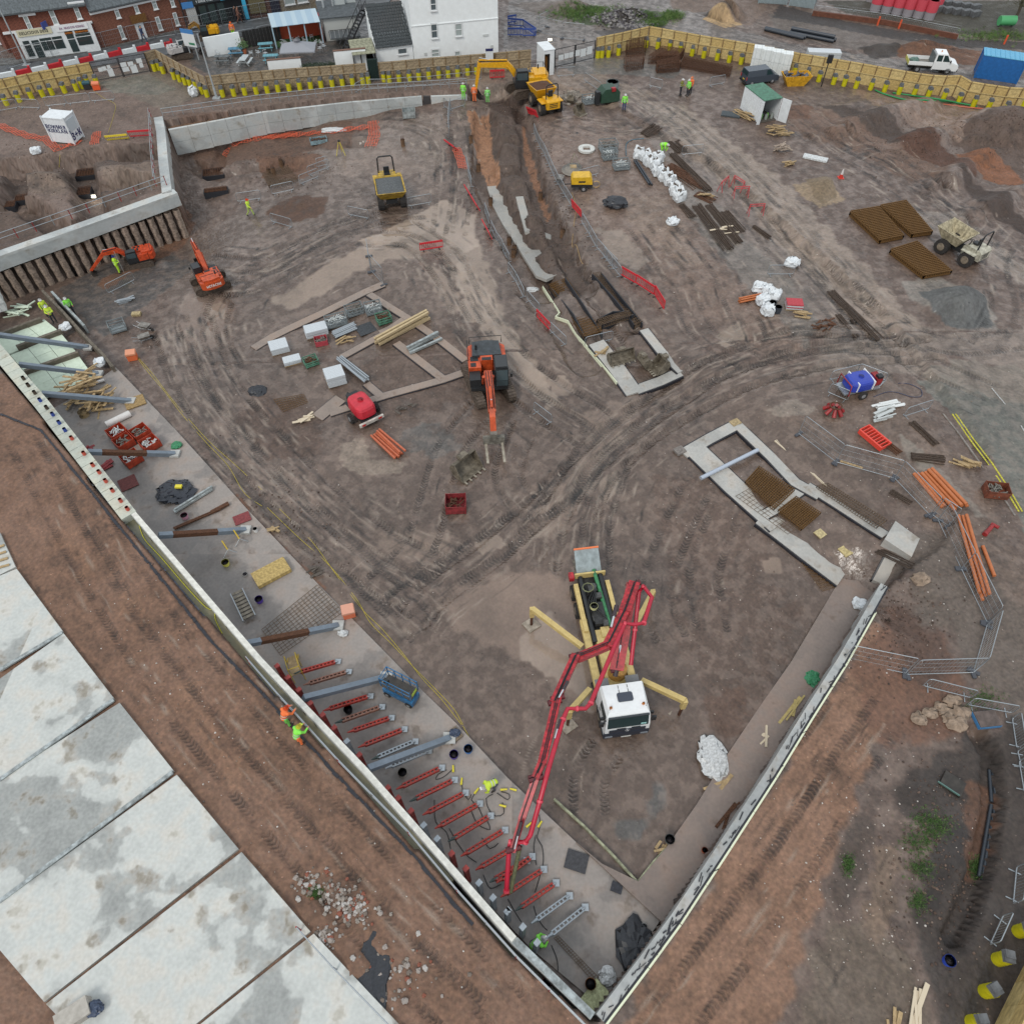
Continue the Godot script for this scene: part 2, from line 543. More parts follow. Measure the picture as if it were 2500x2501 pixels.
var TRACKS:=[
	[[1000,560,1090,620,1130,700,1180,790,1260,880,1370,960,1450,1010,1480,1040],2.1,0.55,0.12,-2.2],
	[[900,590,1010,600,1095,690,1150,800,1240,920,1340,1000,1430,1060],2.1,0.6,0.10,-2.3],
	[[2170,880,1900,880,1700,930,1560,1010,1440,1110,1360,1220,1280,1330],2.2,0.6,0.22,-2.0],
	[[2250,900,1950,920,1760,960,1600,1040,1470,1150,1420,1260,1400,1380],2.2,0.6,0.22,-2.2],
	[[2100,850,1850,890,1650,970,1500,1080,1380,1180,1200,1330,1050,1440,1000,1500],2.2,0.6,0.22,-2.6],
	[[1460,1060,1400,1180,1250,1290,1100,1390,960,1480],2.2,0.55,0.10,-3.0],
	[[1500,1150,1460,1260,1450,1390],2.0,0.5,0.14,-3.2],
	[[400,800,470,960,600,1120,740,1260,900,1400,1010,1480],2.2,0.6,0.14,-3.4],
	[[480,760,540,930,680,1100,820,1240,960,1340,1100,1400],2.2,0.6,0.12,-3.4],
	[[430,860,520,1040,640,1180,780,1320,920,1430,1040,1540],2.2,0.5,0.12,-3.4],
	[[500,620,620,640,760,600,900,560,1040,540],2.1,0.6,0.12,-3.0],
	[[480,700,620,690,760,640,900,600],2.1,0.6,0.10,-3.2],
	[[560,900,520,800,560,700,680,640,820,580,940,530],2.1,0.5,0.10,-3.2],
	[[1080,560,1090,440,1080,360,1020,320,900,300],2.0,0.5,0.08,-1.6],
	[[1110,560,1130,430,1120,330,1110,290],2.0,0.5,0.08,-1.3],
	[[1180,1000,1100,1100,1060,1220,1020,1330,900,1450],2.2,0.5,0.10,-3.0],
	[[1280,1040,1240,1160,1300,1240,1400,1180],2.0,0.5,0.10,-3.0],
	[[1700,1200,1640,1320,1600,1450,1640,1560],2.0,0.5,0.08,-3.0],
	[[1760,1280,1720,1400,1740,1540],2.0,0.5,0.08,-3.0],
	[[1480,1830,1440,1900,1440,1990],1.8,0.5,0.07,-3.4],
	[[1330,320,1400,300,1520,310,1620,300,1700,310],2.0,0.45,0.05,0.0],
	[[1340,290,1440,320,1560,320,1640,260],2.0,0.45,0.05,0.0],
	[[1420,190,1560,260,1700,380,1850,540,2000,700,2150,860,2230,930],2.2,0.5,0.05,0.0],
	[[1500,200,1640,290,1780,410,1950,590,2100,760,2250,880,2420,960],2.2,0.5,0.05,0.0],
	[[1550,210,1700,320,1840,450,2000,620,2130,760,2300,840,2480,830],2.2,0.5,0.05,0.0],
	[[1900,260,2030,360,2180,450,2330,560,2480,680],2.1,0.5,0.06,0.0],
	[[1930,240,2080,350,2230,420,2340,500,2480,620],2.1,0.5,0.06,0.0],
	[[2100,400,2160,380,2220,420,2320,500],2.0,0.5,0.06,0.0],
	[[2480,560,2430,640,2450,760,2400,850],2.0,0.5,0.05,0.0],
	[[1660,540,1760,660,1800,740,1850,830],2.0,0.45,0.06,-0.4],
	[[1560,560,1660,690,1720,800,1850,880],2.0,0.45,0.08,-0.6],
	[[1320,560,1400,640,1560,820],1.8,0.4,0.0,-0.8],
	[[60,1080,250,1420,420,1680,600,1900,800,2130,1000,2350,1150,2500],1.9,0.45,0.05,0.0],
	[[120,1060,330,1430,520,1680,720,1910,900,2110,1080,2300,1260,2490],1.8,0.4,0.04,0.0],
	[[1500,2490,1700,2230,1850,2030,1990,1840,2100,1680],1.9,0.45,0.05,0.0],
	[[1640,2490,1800,2290,1950,2080,2060,1900,2150,1760],1.9,0.45,0.04,0.0],
	[[1720,30,1900,90,2080,150,2280,180,2490,210],2.0,0.45,0.04,0.0],
	[[1400,20,1560,60,1660,90,1900,110,2100,140],2.0,0.45,0.04,0.0],
	[[2230,110,2330,115,2430,140,2500,150],2.0,0.4,0.05,0.0],
]
func off_line(px:Array,side:float,h:float)->PackedVector2Array:
	var c:=Curve2D.new()
	var w:=poly_at(px,h)
	for i in w.size():
		var a:=w[maxi(i-1,0)]
		var b:=w[mini(i+1,w.size()-1)]
		var t:=(b-a)/6.0
		c.add_point(w[i],-t,t)
	c.bake_interval=0.12
	var bk:=c.get_baked_points()
	var o:=PackedVector2Array()
	for i in bk.size():
		var d:=(bk[mini(i+1,bk.size()-1)]-bk[maxi(i-1,0)]).normalized()
		o.append(bk[i]+Vector2(-d.y,d.x)*side)
	return o
func stamp_rut(px:Array,side:float,w:float,depth:float,h:float)->void:
	var l:=off_line(px,side,h)
	for p in l:
		var i:=int(round((p.x-GX0)/GS))
		var j:=int(round((p.y-GZ0)/GS))
		for dj in range(-2,3):
			for di in range(-2,3):
				if i+di<0 or i+di>=GNX or j+dj<0 or j+dj>=GNZ:
					continue
				var k:=(j+dj)*GNX+i+di
				var q:=Vector2(GX0+(i+di)*GS,GZ0+(j+dj)*GS)
				var d:=absf(q.distance_to(p))
				var t:=base_h[k]-depth*(1.0-smoothstep(w*0.3,w*0.6,d))+depth*0.5*exp(-pow((d-w*0.8)/0.12,2.0))
				if d<w*0.6:
					hgt[k]=minf(hgt[k],t)
				elif absf(hgt[k]-base_h[k])<0.03:
					hgt[k]=maxf(hgt[k],t)
func zones()->Array:
	return [
		[[136,105,85],0.8,[-200,900,60,900,330,1290,640,1650,1000,2060,1450,2520,1200,2700,-300,2700],0,1.2,0.25],
		[[143,111,89],0.8,[140,1280,330,1480,480,1800,620,2000,560,1850,380,1560,60,1260],0,3,1.0],
		[[150,118,97],0.8,[1440,2560,1622,2262,1860,1905,2030,1640,2120,1500,2200,1640,2120,1800,2060,1950,1990,2130,1900,2400,1800,2600,1480,2600],0,1.2,0.25],
		[[122,90,72],0.75,[2040,1650,2160,1440,2260,1500,2330,1640,2260,1800,2100,1800],0,2,0.7],
		[[96,76,66],0.8,[2130,1480,2200,1440,2300,1560,2280,1660,2190,1640],0,1.5,0.9],
		[[112,104,98],0.75,[2150,1260,2330,1290,2500,1400,2500,1800,2400,1700,2300,1560,2180,1400],0,2,0.7],
		[[66,60,57],0.85,[2300,1800,2500,1720,2500,2501,2300,2501,2210,2330,2190,2200,2230,2080,2180,1960,2150,1880],0,1.5,0.35],
		[[50,44,42],0.85,[2220,2230,2330,2090,2350,1990,2290,2010,2230,2120],0,1.5,0.7],
		[[110,80,62],0.85,[2330,1900,2420,1880,2400,2060,2350,2150,2330,2020],0,1,0.5],
		[[114,104,94],0.8,[1940,2330,2000,2210,2120,2250,2230,2380,2250,2501,1920,2501],0,1.5,0.4],
		[[132,116,103],0.8,[2120,2050,2160,2040,2170,2200,2110,2300,2080,2230],0,1.0,0.5],
		[[84,74,68],0.85,[2030,2040,2110,1960,2090,2120,2030,2200,1990,2160],0,1.2,0.9],
		[[114,100,92],0.42,[430,560,700,420,1100,300,1330,520,1700,900,2150,1000,2100,1300,1800,1850,1400,2200,800,1500,350,900],-3,3,0.5],
		[[160,148,138],0.22,[1000,560,1090,500,1160,600,1230,800,1330,920,1290,940,1180,840,1120,720,1060,620,900,640,780,690,700,720,640,700,820,620],-2.2,1.2,0.3],
		[[176,165,156],0.10,[1000,530,1080,490,1150,520,1160,600,1130,620,1050,560,960,590,880,600,930,560],-1.9,0.8,0.3],
		[[172,161,152],0.13,[1110,640,1160,680,1230,790,1290,880,1360,960,1330,980,1250,900,1160,790,1110,700],-2.2,0.8,0.3],
		[[150,138,129],0.2,[1020,640,1090,680,1120,740,1100,780,1060,720],-2.2,0.8,0.4],
		[[144,130,121],0.3,[1400,1010,1560,960,1480,1080,1430,1180,1380,1240,1300,1300,1230,1330,1330,1200,1400,1120],-2.9,1.5,0.3],
		[[146,131,122],0.22,[1040,1440,1200,1390,1330,1380,1420,1480,1480,1640,1400,1700,1290,1620,1180,1560,1080,1520],-3.4,1.5,0.3],
		[[168,157,149],0.06,[1255,1550,1330,1480,1390,1560,1440,1640,1450,1740,1400,1690,1320,1640,1262,1600],-3.4,0.6,0.3],
		[[142,128,119],0.3,[920,1280,1080,1290,1080,1340,960,1350,900,1320],-3.2,1.2,0.7],
		[[142,128,120],0.3,[440,720,520,700,560,760,540,830,480,850,430,800],-3.6,1.2,0.6],
		[[138,124,116],0.35,[500,960,590,1060,740,1200,850,1310,930,1370,900,1400,760,1280,620,1150,520,1040],-3.4,1.0,0.7],
		[[137,124,116],0.4,[690,350,840,330,1020,290,1090,310,1060,440,960,420,860,420,780,400],-1.8,1.5,0.8],
		[[98,80,70],0.7,[560,1010,640,940,800,1010,760,1100,640,1100],-3.3,1.5,0.7],
		[[104,88,79],0.7,[800,930,900,860,1090,790,1170,880,1150,960,1020,1000,900,1040,820,1020],-2.8,1.5,0.7],
		[[150,140,130],0.5,[828,1075,870,1060,900,1110,990,1120,960,1150,880,1150,830,1130],-3.0,0.6,0.8],
		[[108,108,108],0.5,[970,1040,1050,1020,1110,1060,1120,1090,1050,1110,1000,1090],-2.9,1.0,0.9],
		[[110,92,82],0.6,[1560,1180,1680,1150,1850,1330,1930,1500,1850,1700,1750,1800,1640,1560,1600,1350],-3.0,2,0.8],
		[[106,84,72],0.7,[1700,1700,1800,1660,1800,1780,1720,1800],-3.2,1.0,0.7],
		[[108,110,112],0.6,[1480,1990,1560,1990,1610,1880,1600,1990,1540,2040,1500,2040],-3.5,0.8,0.6],
		[[100,82,72],0.7,[640,1330,800,1450,960,1650,1110,1830,1090,1850,920,1660,760,1470,600,1340],-3.5,0.8,0.6],
		[[120,84,62],0.75,[560,1180,640,1280,760,1400,860,1530,920,1600,890,1600,800,1510,700,1390,590,1270],-3.5,0.6,0.5],
		[[84,84,85],0.6,[140,700,250,640,400,600,480,650,400,720,330,770,260,830,220,800],-4.0,0.8,0.5],
		[[100,101,104],0.6,[270,900,340,960,420,1060,480,1150,460,1150,380,1040,290,950],-3.6,0.6,0.4],
		[[121,88,66],0.8,[420,500,470,530,450,600,410,620,250,720,240,690,380,620],-4.4,0.8,0.5],
		[[170,158,148],0.06,[870,590,930,575,960,590,900,610],-2.3,0.4,0.3],
		[[160,148,139],0.06,[1455,1180,1500,1160,1510,1200,1470,1230],-3.0,0.4,0.3],
		[[158,146,137],0.06,[1150,1320,1210,1300,1230,1330,1170,1350],-3.2,0.4,0.3],
		[[158,146,137],0.06,[500,745,545,735,550,775,510,780],-3.6,0.4,0.3],
		[[164,152,143],0.06,[1105,740,1140,735,1160,790,1125,790],-2.2,0.4,0.3],
		[[158,146,138],0.06,[1410,1690,1450,1660,1460,1720,1430,1740],-3.4,0.4,0.3],
		[[160,148,139],0.06,[1330,930,1370,920,1400,960,1350,970],-2.6,0.4,0.3],
		[[148,134,124],0.1,[1850,1370,1890,1360,1900,1400,1860,1400],-3.0,0.4,0.3],
		[[92,78,70],0.8,[1180,280,1260,250,1300,330,1340,480,1440,680,1380,700,1300,640,1230,500,1150,420],-0.9,0.8,0.4],
		[[172,130,98],0.8,[1140,295,1195,290,1200,370,1225,440,1200,460,1170,400,1150,340],-1.6,0.3,0.4],
		[[150,110,82],0.8,[1270,300,1290,360,1310,430,1340,520,1330,530,1300,450,1275,380],-1.4,0.4,0.6],
		[[70,52,42],0.9,[1130,215,1240,205,1280,240,1270,290,1220,280,1150,240],-0.6,0.6,0.5],
		[[128,112,104],0.75,[-100,250,120,230,300,205,540,240,1100,190,1140,230,420,285,410,470,0,640,-200,700],0,1.0,0.3],
		[[120,104,96],0.75,[-50,270,200,260,380,260,380,340,200,340,-50,340],0,1.5,0.7],
		[[88,74,66],0.85,[-50,400,120,385,240,365,375,345,375,400,230,420,80,440,-50,450],0,0.8,0.6],
		[[96,80,70],0.85,[-50,480,60,480,160,540,230,500,230,450,372,430,370,450,250,540,0,640,-100,640],0,0.8,0.6],
		[[132,118,108],0.8,[60,430,180,415,190,440,130,470,40,460],0.3,0.6,0.6],
		[[134,120,110],0.8,[240,400,370,385,372,420,250,440],0.3,0.6,0.6],
		[[122,90,70],0.8,[620,380,690,365,780,390,800,420,740,450,640,440],-3.0,0.6,0.6],
		[[112,88,74],0.8,[450,330,700,330,860,310,860,380,700,370,480,400],-2.8,1.0,0.7],
		[[98,72,56],0.8,[640,510,720,480,800,490,790,530,680,550],-2.6,0.8,0.6],
		[[126,118,108],0.7,[210,190,380,165,430,185,480,235,400,270,320,235],0,0.8,0.3],
		[[116,118,108],0.6,[240,200,360,180,430,215,380,230,280,225],0,0.6,0.5],
		[[136,118,108],0.6,[1290,300,1450,280,1700,340,1900,560,2050,760,1900,860,1650,700,1450,560],-0.2,2,0.5],
		[[148,131,119],0.6,[1480,480,1600,470,1660,560,1700,640,1640,640,1560,560],-0.2,1.5,0.6],
		[[150,140,132],0.35,[1440,540,1520,560,1580,620,1540,640,1480,600],-0.3,1.0,0.7],
		[[160,148,138],0.15,[1740,800,1800,775,1815,820,1770,835],-0.6,0.5,0.3],
		[[126,116,110],0.5,[1560,320,1680,300,1900,560,2130,790,2160,850,2060,850,1900,760,1760,560,1680,440],0,1.0,0.4],
		[[128,124,120],0.5,[1600,420,1700,430,1800,560,1900,640,2000,780,1960,830,1830,700,1720,580],0,1.0,0.5],
		[[162,150,140],0.5,[1540,240,1650,250,1890,430,2190,750,2280,830,2180,870,2040,730,1780,460],0,1.5,0.2],
		[[122,98,83],0.7,[1870,270,1990,260,2200,330,2300,420,2200,440,2060,360,1940,330],0,1.5,0.8],
		[[116,84,64],0.8,[1890,260,1980,255,1970,290,1900,290],0,0.8,0.7],
		[[72,60,53],0.85,[1980,240,2120,270,2260,340,2290,380,2200,350,2080,300],0.4,1.0,0.6],
		[[92,58,38],0.85,[2180,335,2260,325,2330,370,2390,430,2300,400,2200,360],0.5,0.8,0.6],
		[[66,52,45],0.85,[2310,400,2420,460,2500,530,2500,560,2400,510],0.4,1.0,0.6],
		[[98,82,73],0.85,[2310,310,2420,270,2500,270,2500,420,2430,400,2380,370],1.0,1.0,0.5],
		[[146,96,62],0.85,[2330,370,2400,360,2470,400,2500,430,2490,450,2400,430],0.4,0.8,0.6],
		[[150,128,114],0.5,[2060,215,2300,240,2480,280,2330,310,2340,350,2250,320,2150,280],0,1.0,0.5],
		[[150,140,132],0.35,[2190,510,2320,510,2430,600,2500,660,2500,700,2380,620,2260,560],0,1.0,0.7],
		[[168,152,128],0.7,[1930,445,2000,430,2060,480,2000,500,1950,470],0.2,0.5,0.3],
		[[136,122,100],0.8,[1965,430,2020,430,2045,470,2010,490,1985,470],0.4,0.3,0.2],
		[[150,149,146],0.6,[2200,680,2280,670,2400,720,2430,800,2360,810,2280,770,2210,720],0.2,0.8,0.4],
		[[98,104,108],0.8,[2245,700,2330,690,2400,720,2425,780,2390,800,2310,780,2270,750],0.5,0.3,0.15],
		[[138,128,121],0.45,[2000,820,2200,800,2380,800,2500,790,2500,900,2300,860,2150,910,1950,900],-0.1,1.5,0.6],
		[[128,112,102],0.6,[1850,980,2000,960,2180,960,2330,1120,2480,1400,2500,1500,2380,1400,2250,1250,2100,1080],-0.3,1.5,0.5],
		[[150,146,140],0.5,[2190,1050,2250,1100,2320,1180,2400,1260,2370,1260,2280,1180,2200,1090],-0.1,0.5,0.8],
		[[150,142,134],0.5,[1870,985,1930,965,1985,985,1970,1005,1900,1005],-0.5,0.4,0.6],
		[[118,124,120],0.5,[2235,920,2290,910,2420,960,2500,980,2500,1330,2480,1230,2400,1090,2320,1000],0,0.5,0.3],
		[[138,132,124],0.5,[2240,900,2340,870,2500,900,2500,990,2420,970,2300,930],0,1.0,0.7],
		[[116,112,110],0.5,[1220,100,1240,0,1320,-60,1640,-60,1760,60,1900,100,2500,190,2500,260,2100,180,1560,100,1400,130,1240,150],0,1.0,0.3],
		[[70,68,68],0.7,[1440,75,1620,60,1660,100,1600,110,1480,90],0,0.8,0.6],
		[[62,86,40],0.9,[1350,30,1450,15,1640,30,1620,60,1520,72,1420,58],0,0.8,0.8],
		[[82,78,80],0.8,[1450,25,1530,20,1600,55,1580,68,1500,60],0.8,0.4,0.4],
		[[120,112,106],0.7,[1240,0,1400,-10,1420,25,1340,40],0.4,0.8,0.6],
		[[196,172,132],0.85,[1715,30,1750,12,1790,15,1815,45,1770,52],0.8,0.3,0.2],
		[[124,108,98],0.75,[1590,-40,1860,-40,1860,20,1820,60,1720,30,1640,20],0,1.0,0.5],
		[[110,104,100],0.7,[1860,30,2000,40,2200,80,2500,120,2500,180,2200,140,1900,90],0,1.0,0.6],
		[[58,55,56],0.8,[1900,10,2060,50,2300,90,2500,100,2500,120,2280,110,2050,70,1880,40],0,0.8,0.7],
		[[64,58,55],0.85,[2090,110,2180,95,2210,125,2130,135],0.4,0.6,0.5],
		[[118,80,54],0.85,[2190,100,2290,100,2420,120,2500,150,2380,150,2260,140,2190,130],0.4,0.6,0.5],
		[[70,72,62],0.85,[2000,0,2500,0,2500,100,2330,80,2060,30],0,0.8,0.4],
		[[92,94,96],0.5,[-300,190,0,178,250,130,560,30,640,-40,940,-40,930,40,700,60,480,130,250,165,0,205,-300,260],0,0.3,0.1],
		[[78,82,84],0.5,[450,130,560,120,660,50,920,40,930,150,700,180,520,185,470,160],0,0.4,0.2],
		[[150,136,124],0.6,[1100,190,1300,165,1420,165,1500,195,1600,230,1480,260,1340,225,1150,210],0,1.0,0.5],
		[[112,114,114],0.5,[1350,150,1440,130,1660,170,1640,190,1500,180,1400,180],0,0.5,0.3],
	]
func paint_ground()->void:
	var big:=FastNoiseLite.new()
	big.seed=21
	big.frequency=0.02
	big.fractal_octaves=5
	var zs:=zones()
	for sheet in 2:
		var x0:=-50.0 if sheet==0 else -84.0
		var x1:=50.0 if sheet==0 else 84.0
		var z0:=-50.0 if sheet==0 else -140.0
		var z1:=8.0 if sheet==0 else -50.0
		var W:=1024
		var k:=W/(x1-x0)
		var Hh:=int(round((z1-z0)*k))
		var na:=noise_bytes(W,Hh,31+sheet,0.12/k,4)
		var nb:=noise_bytes(W,Hh,41+sheet,0.55/k,4)
		var nc:=noise_bytes(W,Hh,51+sheet,2.2/k,3)
		var nd:=churn_bytes(W,Hh,81+sheet,0.75/k)
		var pale:=lin([138,121,109])
		var n:=W*Hh
		var R:=PackedFloat32Array()
		var Gc:=PackedFloat32Array()
		var B:=PackedFloat32Array()
		var Ro:=PackedFloat32Array()
		R.resize(n)
		Gc.resize(n)
		B.resize(n)
		Ro.resize(n)
		var c0:=lin([106,87,76])
		R.fill(c0.r)
		Gc.fill(c0.g)
		B.fill(c0.b)
		Ro.fill(0.6)
		for zn:Array in zs:
			var pl:=poly_at(V(zn[2]),zn[3])
			var f:float=zn[4]
			var lo:=Vector2(1e9,1e9)
			var hi:=Vector2(-1e9,-1e9)
			for p in pl:
				lo=lo.min(p)
				hi=hi.max(p)
			lo-=Vector2(f,f)*2.0
			hi+=Vector2(f,f)*2.0
			lo=lo.max(Vector2(x0,z0))
			hi=hi.min(Vector2(x1,z1))
			if lo.x>=hi.x or lo.y>=hi.y:
				continue
			var ms:=clampf(1.6/f,0.8,5.0)
			var mw:=int((hi.x-lo.x)*ms)+3
			var mh:=int((hi.y-lo.y)*ms)+3
			var md:=PackedByteArray()
			md.resize(mw*mh)
			for j in mh:
				var zz:=lo.y+(j-1)/ms
				var xs:=[]
				for s in pl.size():
					var a:=pl[s]
					var b:=pl[(s+1)%pl.size()]
					if (a.y>zz)!=(b.y>zz):
						xs.append(a.x+(zz-a.y)/(b.y-a.y)*(b.x-a.x))
				xs.sort()
				for s in range(0,xs.size()-1,2):
					for i in range(maxi(0,int(ceil((xs[s]-lo.x)*ms))+1),mini(mw,int((xs[s+1]-lo.x)*ms)+2)):
						md[j*mw+i]=255
			var im:=Image.create_from_data(mw,mh,false,Image.FORMAT_L8,md)
			var i0:=int((lo.x-x0)*k)
			var j0:=int((lo.y-z0)*k)
			var iw:=mini(W-i0,int((hi.x-lo.x)*k))
			var jh:=mini(Hh-j0,int((hi.y-lo.y)*k))
			if iw<1 or jh<1:
				continue
			im.resize(int(mw*k/ms)+1,int(mh*k/ms)+1,Image.INTERPOLATE_CUBIC)
			var ew:=im.get_width()
			var eo:=int(k/ms)
			var ed:=im.get_data()
			var col:=lin([zn[0][0]*0.925,zn[0][1]*0.88,zn[0][2]*0.835])
			var cr:=col.r
			var cg:=col.g
			var cb:=col.b
			var ro:float=zn[1]
			var br:float=zn[5]
			for j in jh:
				var row:=(j0+j)*W+i0
				var er:=mini(j+eo,im.get_height()-1)*ew+eo
				for i in iw:
					var e:=ed[mini(er+i,ed.size()-1)]
					if e==0:
						continue
					var q:=row+i
					var t:=e/255.0+br*((nb[q]*1.5+na[q]*0.9+nc[q]*0.2)/255.0-1.3)*0.95
					t=clampf((t-0.25)*1.9,0.0,1.0)
					if t>0.0:
						t*=0.93-0.2*br*(1.0-nb[q]/255.0)
						R[q]+=(cr-R[q])*t
						Gc[q]+=(cg-Gc[q])*t
						B[q]+=(cb-B[q])*t
						Ro[q]+=(ro-Ro[q])*t
		var px:=PackedByteArray()
		px.resize(n*3)
		var rb:=PackedByteArray()
		rb.resize(n)
		for q in n:
			var clod:=clampf(Ro[q]*1.5,0.25,1.0)
			var v:=1.0+(na[q]-128)*0.0022+((nb[q]-128)*0.0030+(nc[q]-128)*0.0020)*clod
			var dampness:=clampf((nb[q]+na[q]-235)/90.0,0.0,1.0)
			var ch:=clampf((Ro[q]-0.28)*8.0,0.0,1.0)*clampf((0.72-Ro[q])*8.0,0.0,1.0)
			if ch>0.0:
				var c:=clampf((nd[q]-112)/46.0,0.0,1.0)
				v*=1.0-0.13*ch*(1.0-c)
				var sl:=0.30*ch*c
				R[q]+=(pale.r-R[q])*sl
				Gc[q]+=(pale.g-Gc[q])*sl
				B[q]+=(pale.b-B[q])*sl
				Ro[q]-=0.18*ch*c
			v*=1.0-0.20*dampness*Ro[q]
			px[q*3]=clampi(int(pow(clampf(R[q]*v,0.0,1.0),0.4545)*255.0),0,255)
			px[q*3+1]=clampi(int(pow(clampf(Gc[q]*v,0.0,1.0),0.4545)*255.0),0,255)
			px[q*3+2]=clampi(int(pow(clampf(B[q]*v,0.0,1.0),0.4545)*255.0),0,255)
			rb[q]=clampi(int((Ro[q]-0.25*dampness*Ro[q])*255.0),20,255)
		var img:=Image.create_from_data(W,Hh,false,Image.FORMAT_RGB8,px)
		var rimg:=Image.create_from_data(W,Hh,false,Image.FORMAT_L8,rb)
		img.resize(W*2,Hh*2,Image.INTERPOLATE_CUBIC)
		var d:=img.get_data()
		var W2:=W*2
		var H2:=Hh*2
		var k2:=k*2.0
		var hn:=noise_bytes(W2,H2,61+sheet,2.6/k2,4)
		var fg:=noise_bytes(W2,H2,71+sheet,3.4/k2,3)
		var hf:=PackedFloat32Array()
		hf.resize(W2*H2)
		for j in H2:
			var jr:=(j >> 1)*W
			for i in W2:
				var q:=j*W2+i
				var wet:=rb[jr+(i >> 1)]/255.0
				hf[q]=hn[q]/255.0*clampf(wet*1.8-0.15,0.08,1.0)
				var gr:=1.0+(fg[q]-128)*0.0012*clampf(wet*1.6,0.2,1.0)
				d[q*3]=mini(255,int(d[q*3]*gr))
				d[q*3+1]=mini(255,int(d[q*3+1]*gr))
				d[q*3+2]=mini(255,int(d[q*3+2]*gr))
		for t:Array in TRACKS:
			smears(d,hf,W2,H2,x0,z0,k2,V(t[0]),t[4],0.5 if t[3]>=0.12 else 0.16)
			for s:float in [-1.0,1.0]:
				paint_track(d,hf,rb,W2,H2,x0,z0,k2,V(t[0]),t[1]*0.5*s,t[2],t[4])
		for i in (11000 if sheet==0 else 6000):
			var x:=rng.randi_range(1,W2-3)
			var y:=rng.randi_range(1,H2-3)
			var q:=y*W2+x
			if rb[(y >> 1)*W+(x >> 1)]<90:
				continue
			var f:=rng.randf_range(0.65,1.4)
			for w in (1 if rng.randf()<0.7 else 2):
				for c in 3:
					d[(q+w)*3+c]=clampi(int(d[(q+w)*3+c]*f+(14 if f>1.3 else 0)),0,235)
				hf[q+w]=clampf(hf[q+w]+0.12,0,1)
		img=Image.create_from_data(W2,H2,false,Image.FORMAT_RGB8,d)
		var him:=Image.create_from_data(W2,H2,false,Image.FORMAT_RF,hf.to_byte_array())
		him.bump_map_to_normal_map(1.15)
		var m:=StandardMaterial3D.new()
		m.resource_name="mud" if sheet==0 else "far_mud"
		m.albedo_texture=ImageTexture.create_from_image(img)
		m.roughness_texture=ImageTexture.create_from_image(rimg)
		m.roughness=1.0
		m.metallic_specular=0.5
		m.normal_enabled=true
		m.normal_texture=ImageTexture.create_from_image(him)
		m.texture_repeat=false
		ground_mesh(sheet,m,x0,x1,z0,z1)
func churn_bytes(w:int,h:int,sd:int,fr:float)->PackedByteArray:
	var f:=FastNoiseLite.new()
	f.seed=sd
	f.frequency=fr
	f.fractal_octaves=5
	f.fractal_gain=0.62
	f.domain_warp_enabled=true
	f.domain_warp_amplitude=0.9/fr
	f.domain_warp_frequency=fr*0.6
	var im:=f.get_image(w,h)
	im.convert(Image.FORMAT_L8)
	return im.get_data()
func noise_bytes(w:int,h:int,sd:int,fr:float,oc:int)->PackedByteArray:
	var f:=FastNoiseLite.new()
	f.seed=sd
	f.frequency=fr
	f.fractal_octaves=oc
	f.fractal_gain=0.58
	var im:=f.get_image(w,h)
	im.convert(Image.FORMAT_L8)
	return im.get_data()
func paint_track(d:PackedByteArray,hf:PackedFloat32Array,rb:PackedByteArray,W:int,H:int,x0:float,z0:float,k:float,px:Array,side:float,w:float,h:float)->void:
	var l:=off_line(px,side,h)
	var run:=0.0
	var nn:=FastNoiseLite.new()
	nn.seed=int(px[0].x)+int(side*10)
	nn.frequency=0.12
	for s in l.size()-1:
		var a:=l[s]
		var b:=l[s+1]
		var dir:=(b-a).normalized()
		var nr:=Vector2(-dir.y,dir.x)
		run+=a.distance_to(b)
		var keep:=nn.get_noise_1d(run*4.0)+0.35
		if keep<0.0:
			continue
		var steps:=maxi(1,int(a.distance_to(b)*k*1.3))
		var across:=int(w*k*1.2)+2
		for u in steps:
			var p:=a.lerp(b,float(u)/steps)
			var rr:=run+a.distance_to(b)*u/steps
			for v in range(-across,across+1):
				var o:=float(v)/across
				var q:=p+nr*o*w*0.62
				var i:=int((q.x-x0)*k)
				var j:=int((q.y-z0)*k)
				if i<0 or j<0 or i>=W or j>=H:
					continue
				var ix:=j*W+i
				var lug:=0.5+0.5*sin((rr+absf(o)*0.16)*TAU/0.27+2.0*nn.get_noise_2d(rr*9.0,side*30.0))
				var edge:=1.0-smoothstep(0.75,1.0,absf(o))
				var tread:=clampf((lug-0.45)*3.0,0.0,1.0)
				hf[ix]=lerpf(hf[ix],0.15+0.7*tread,edge*minf(keep*1.6,1.0)*0.85)
				var f:=lerpf(1.0,0.86+0.10*tread,edge*minf(keep*1.2,1.0))
				var ci:=ix*3
				d[ci]=int(d[ci]*f)
				d[ci+1]=int(d[ci+1]*f)
				d[ci+2]=int(d[ci+2]*f)
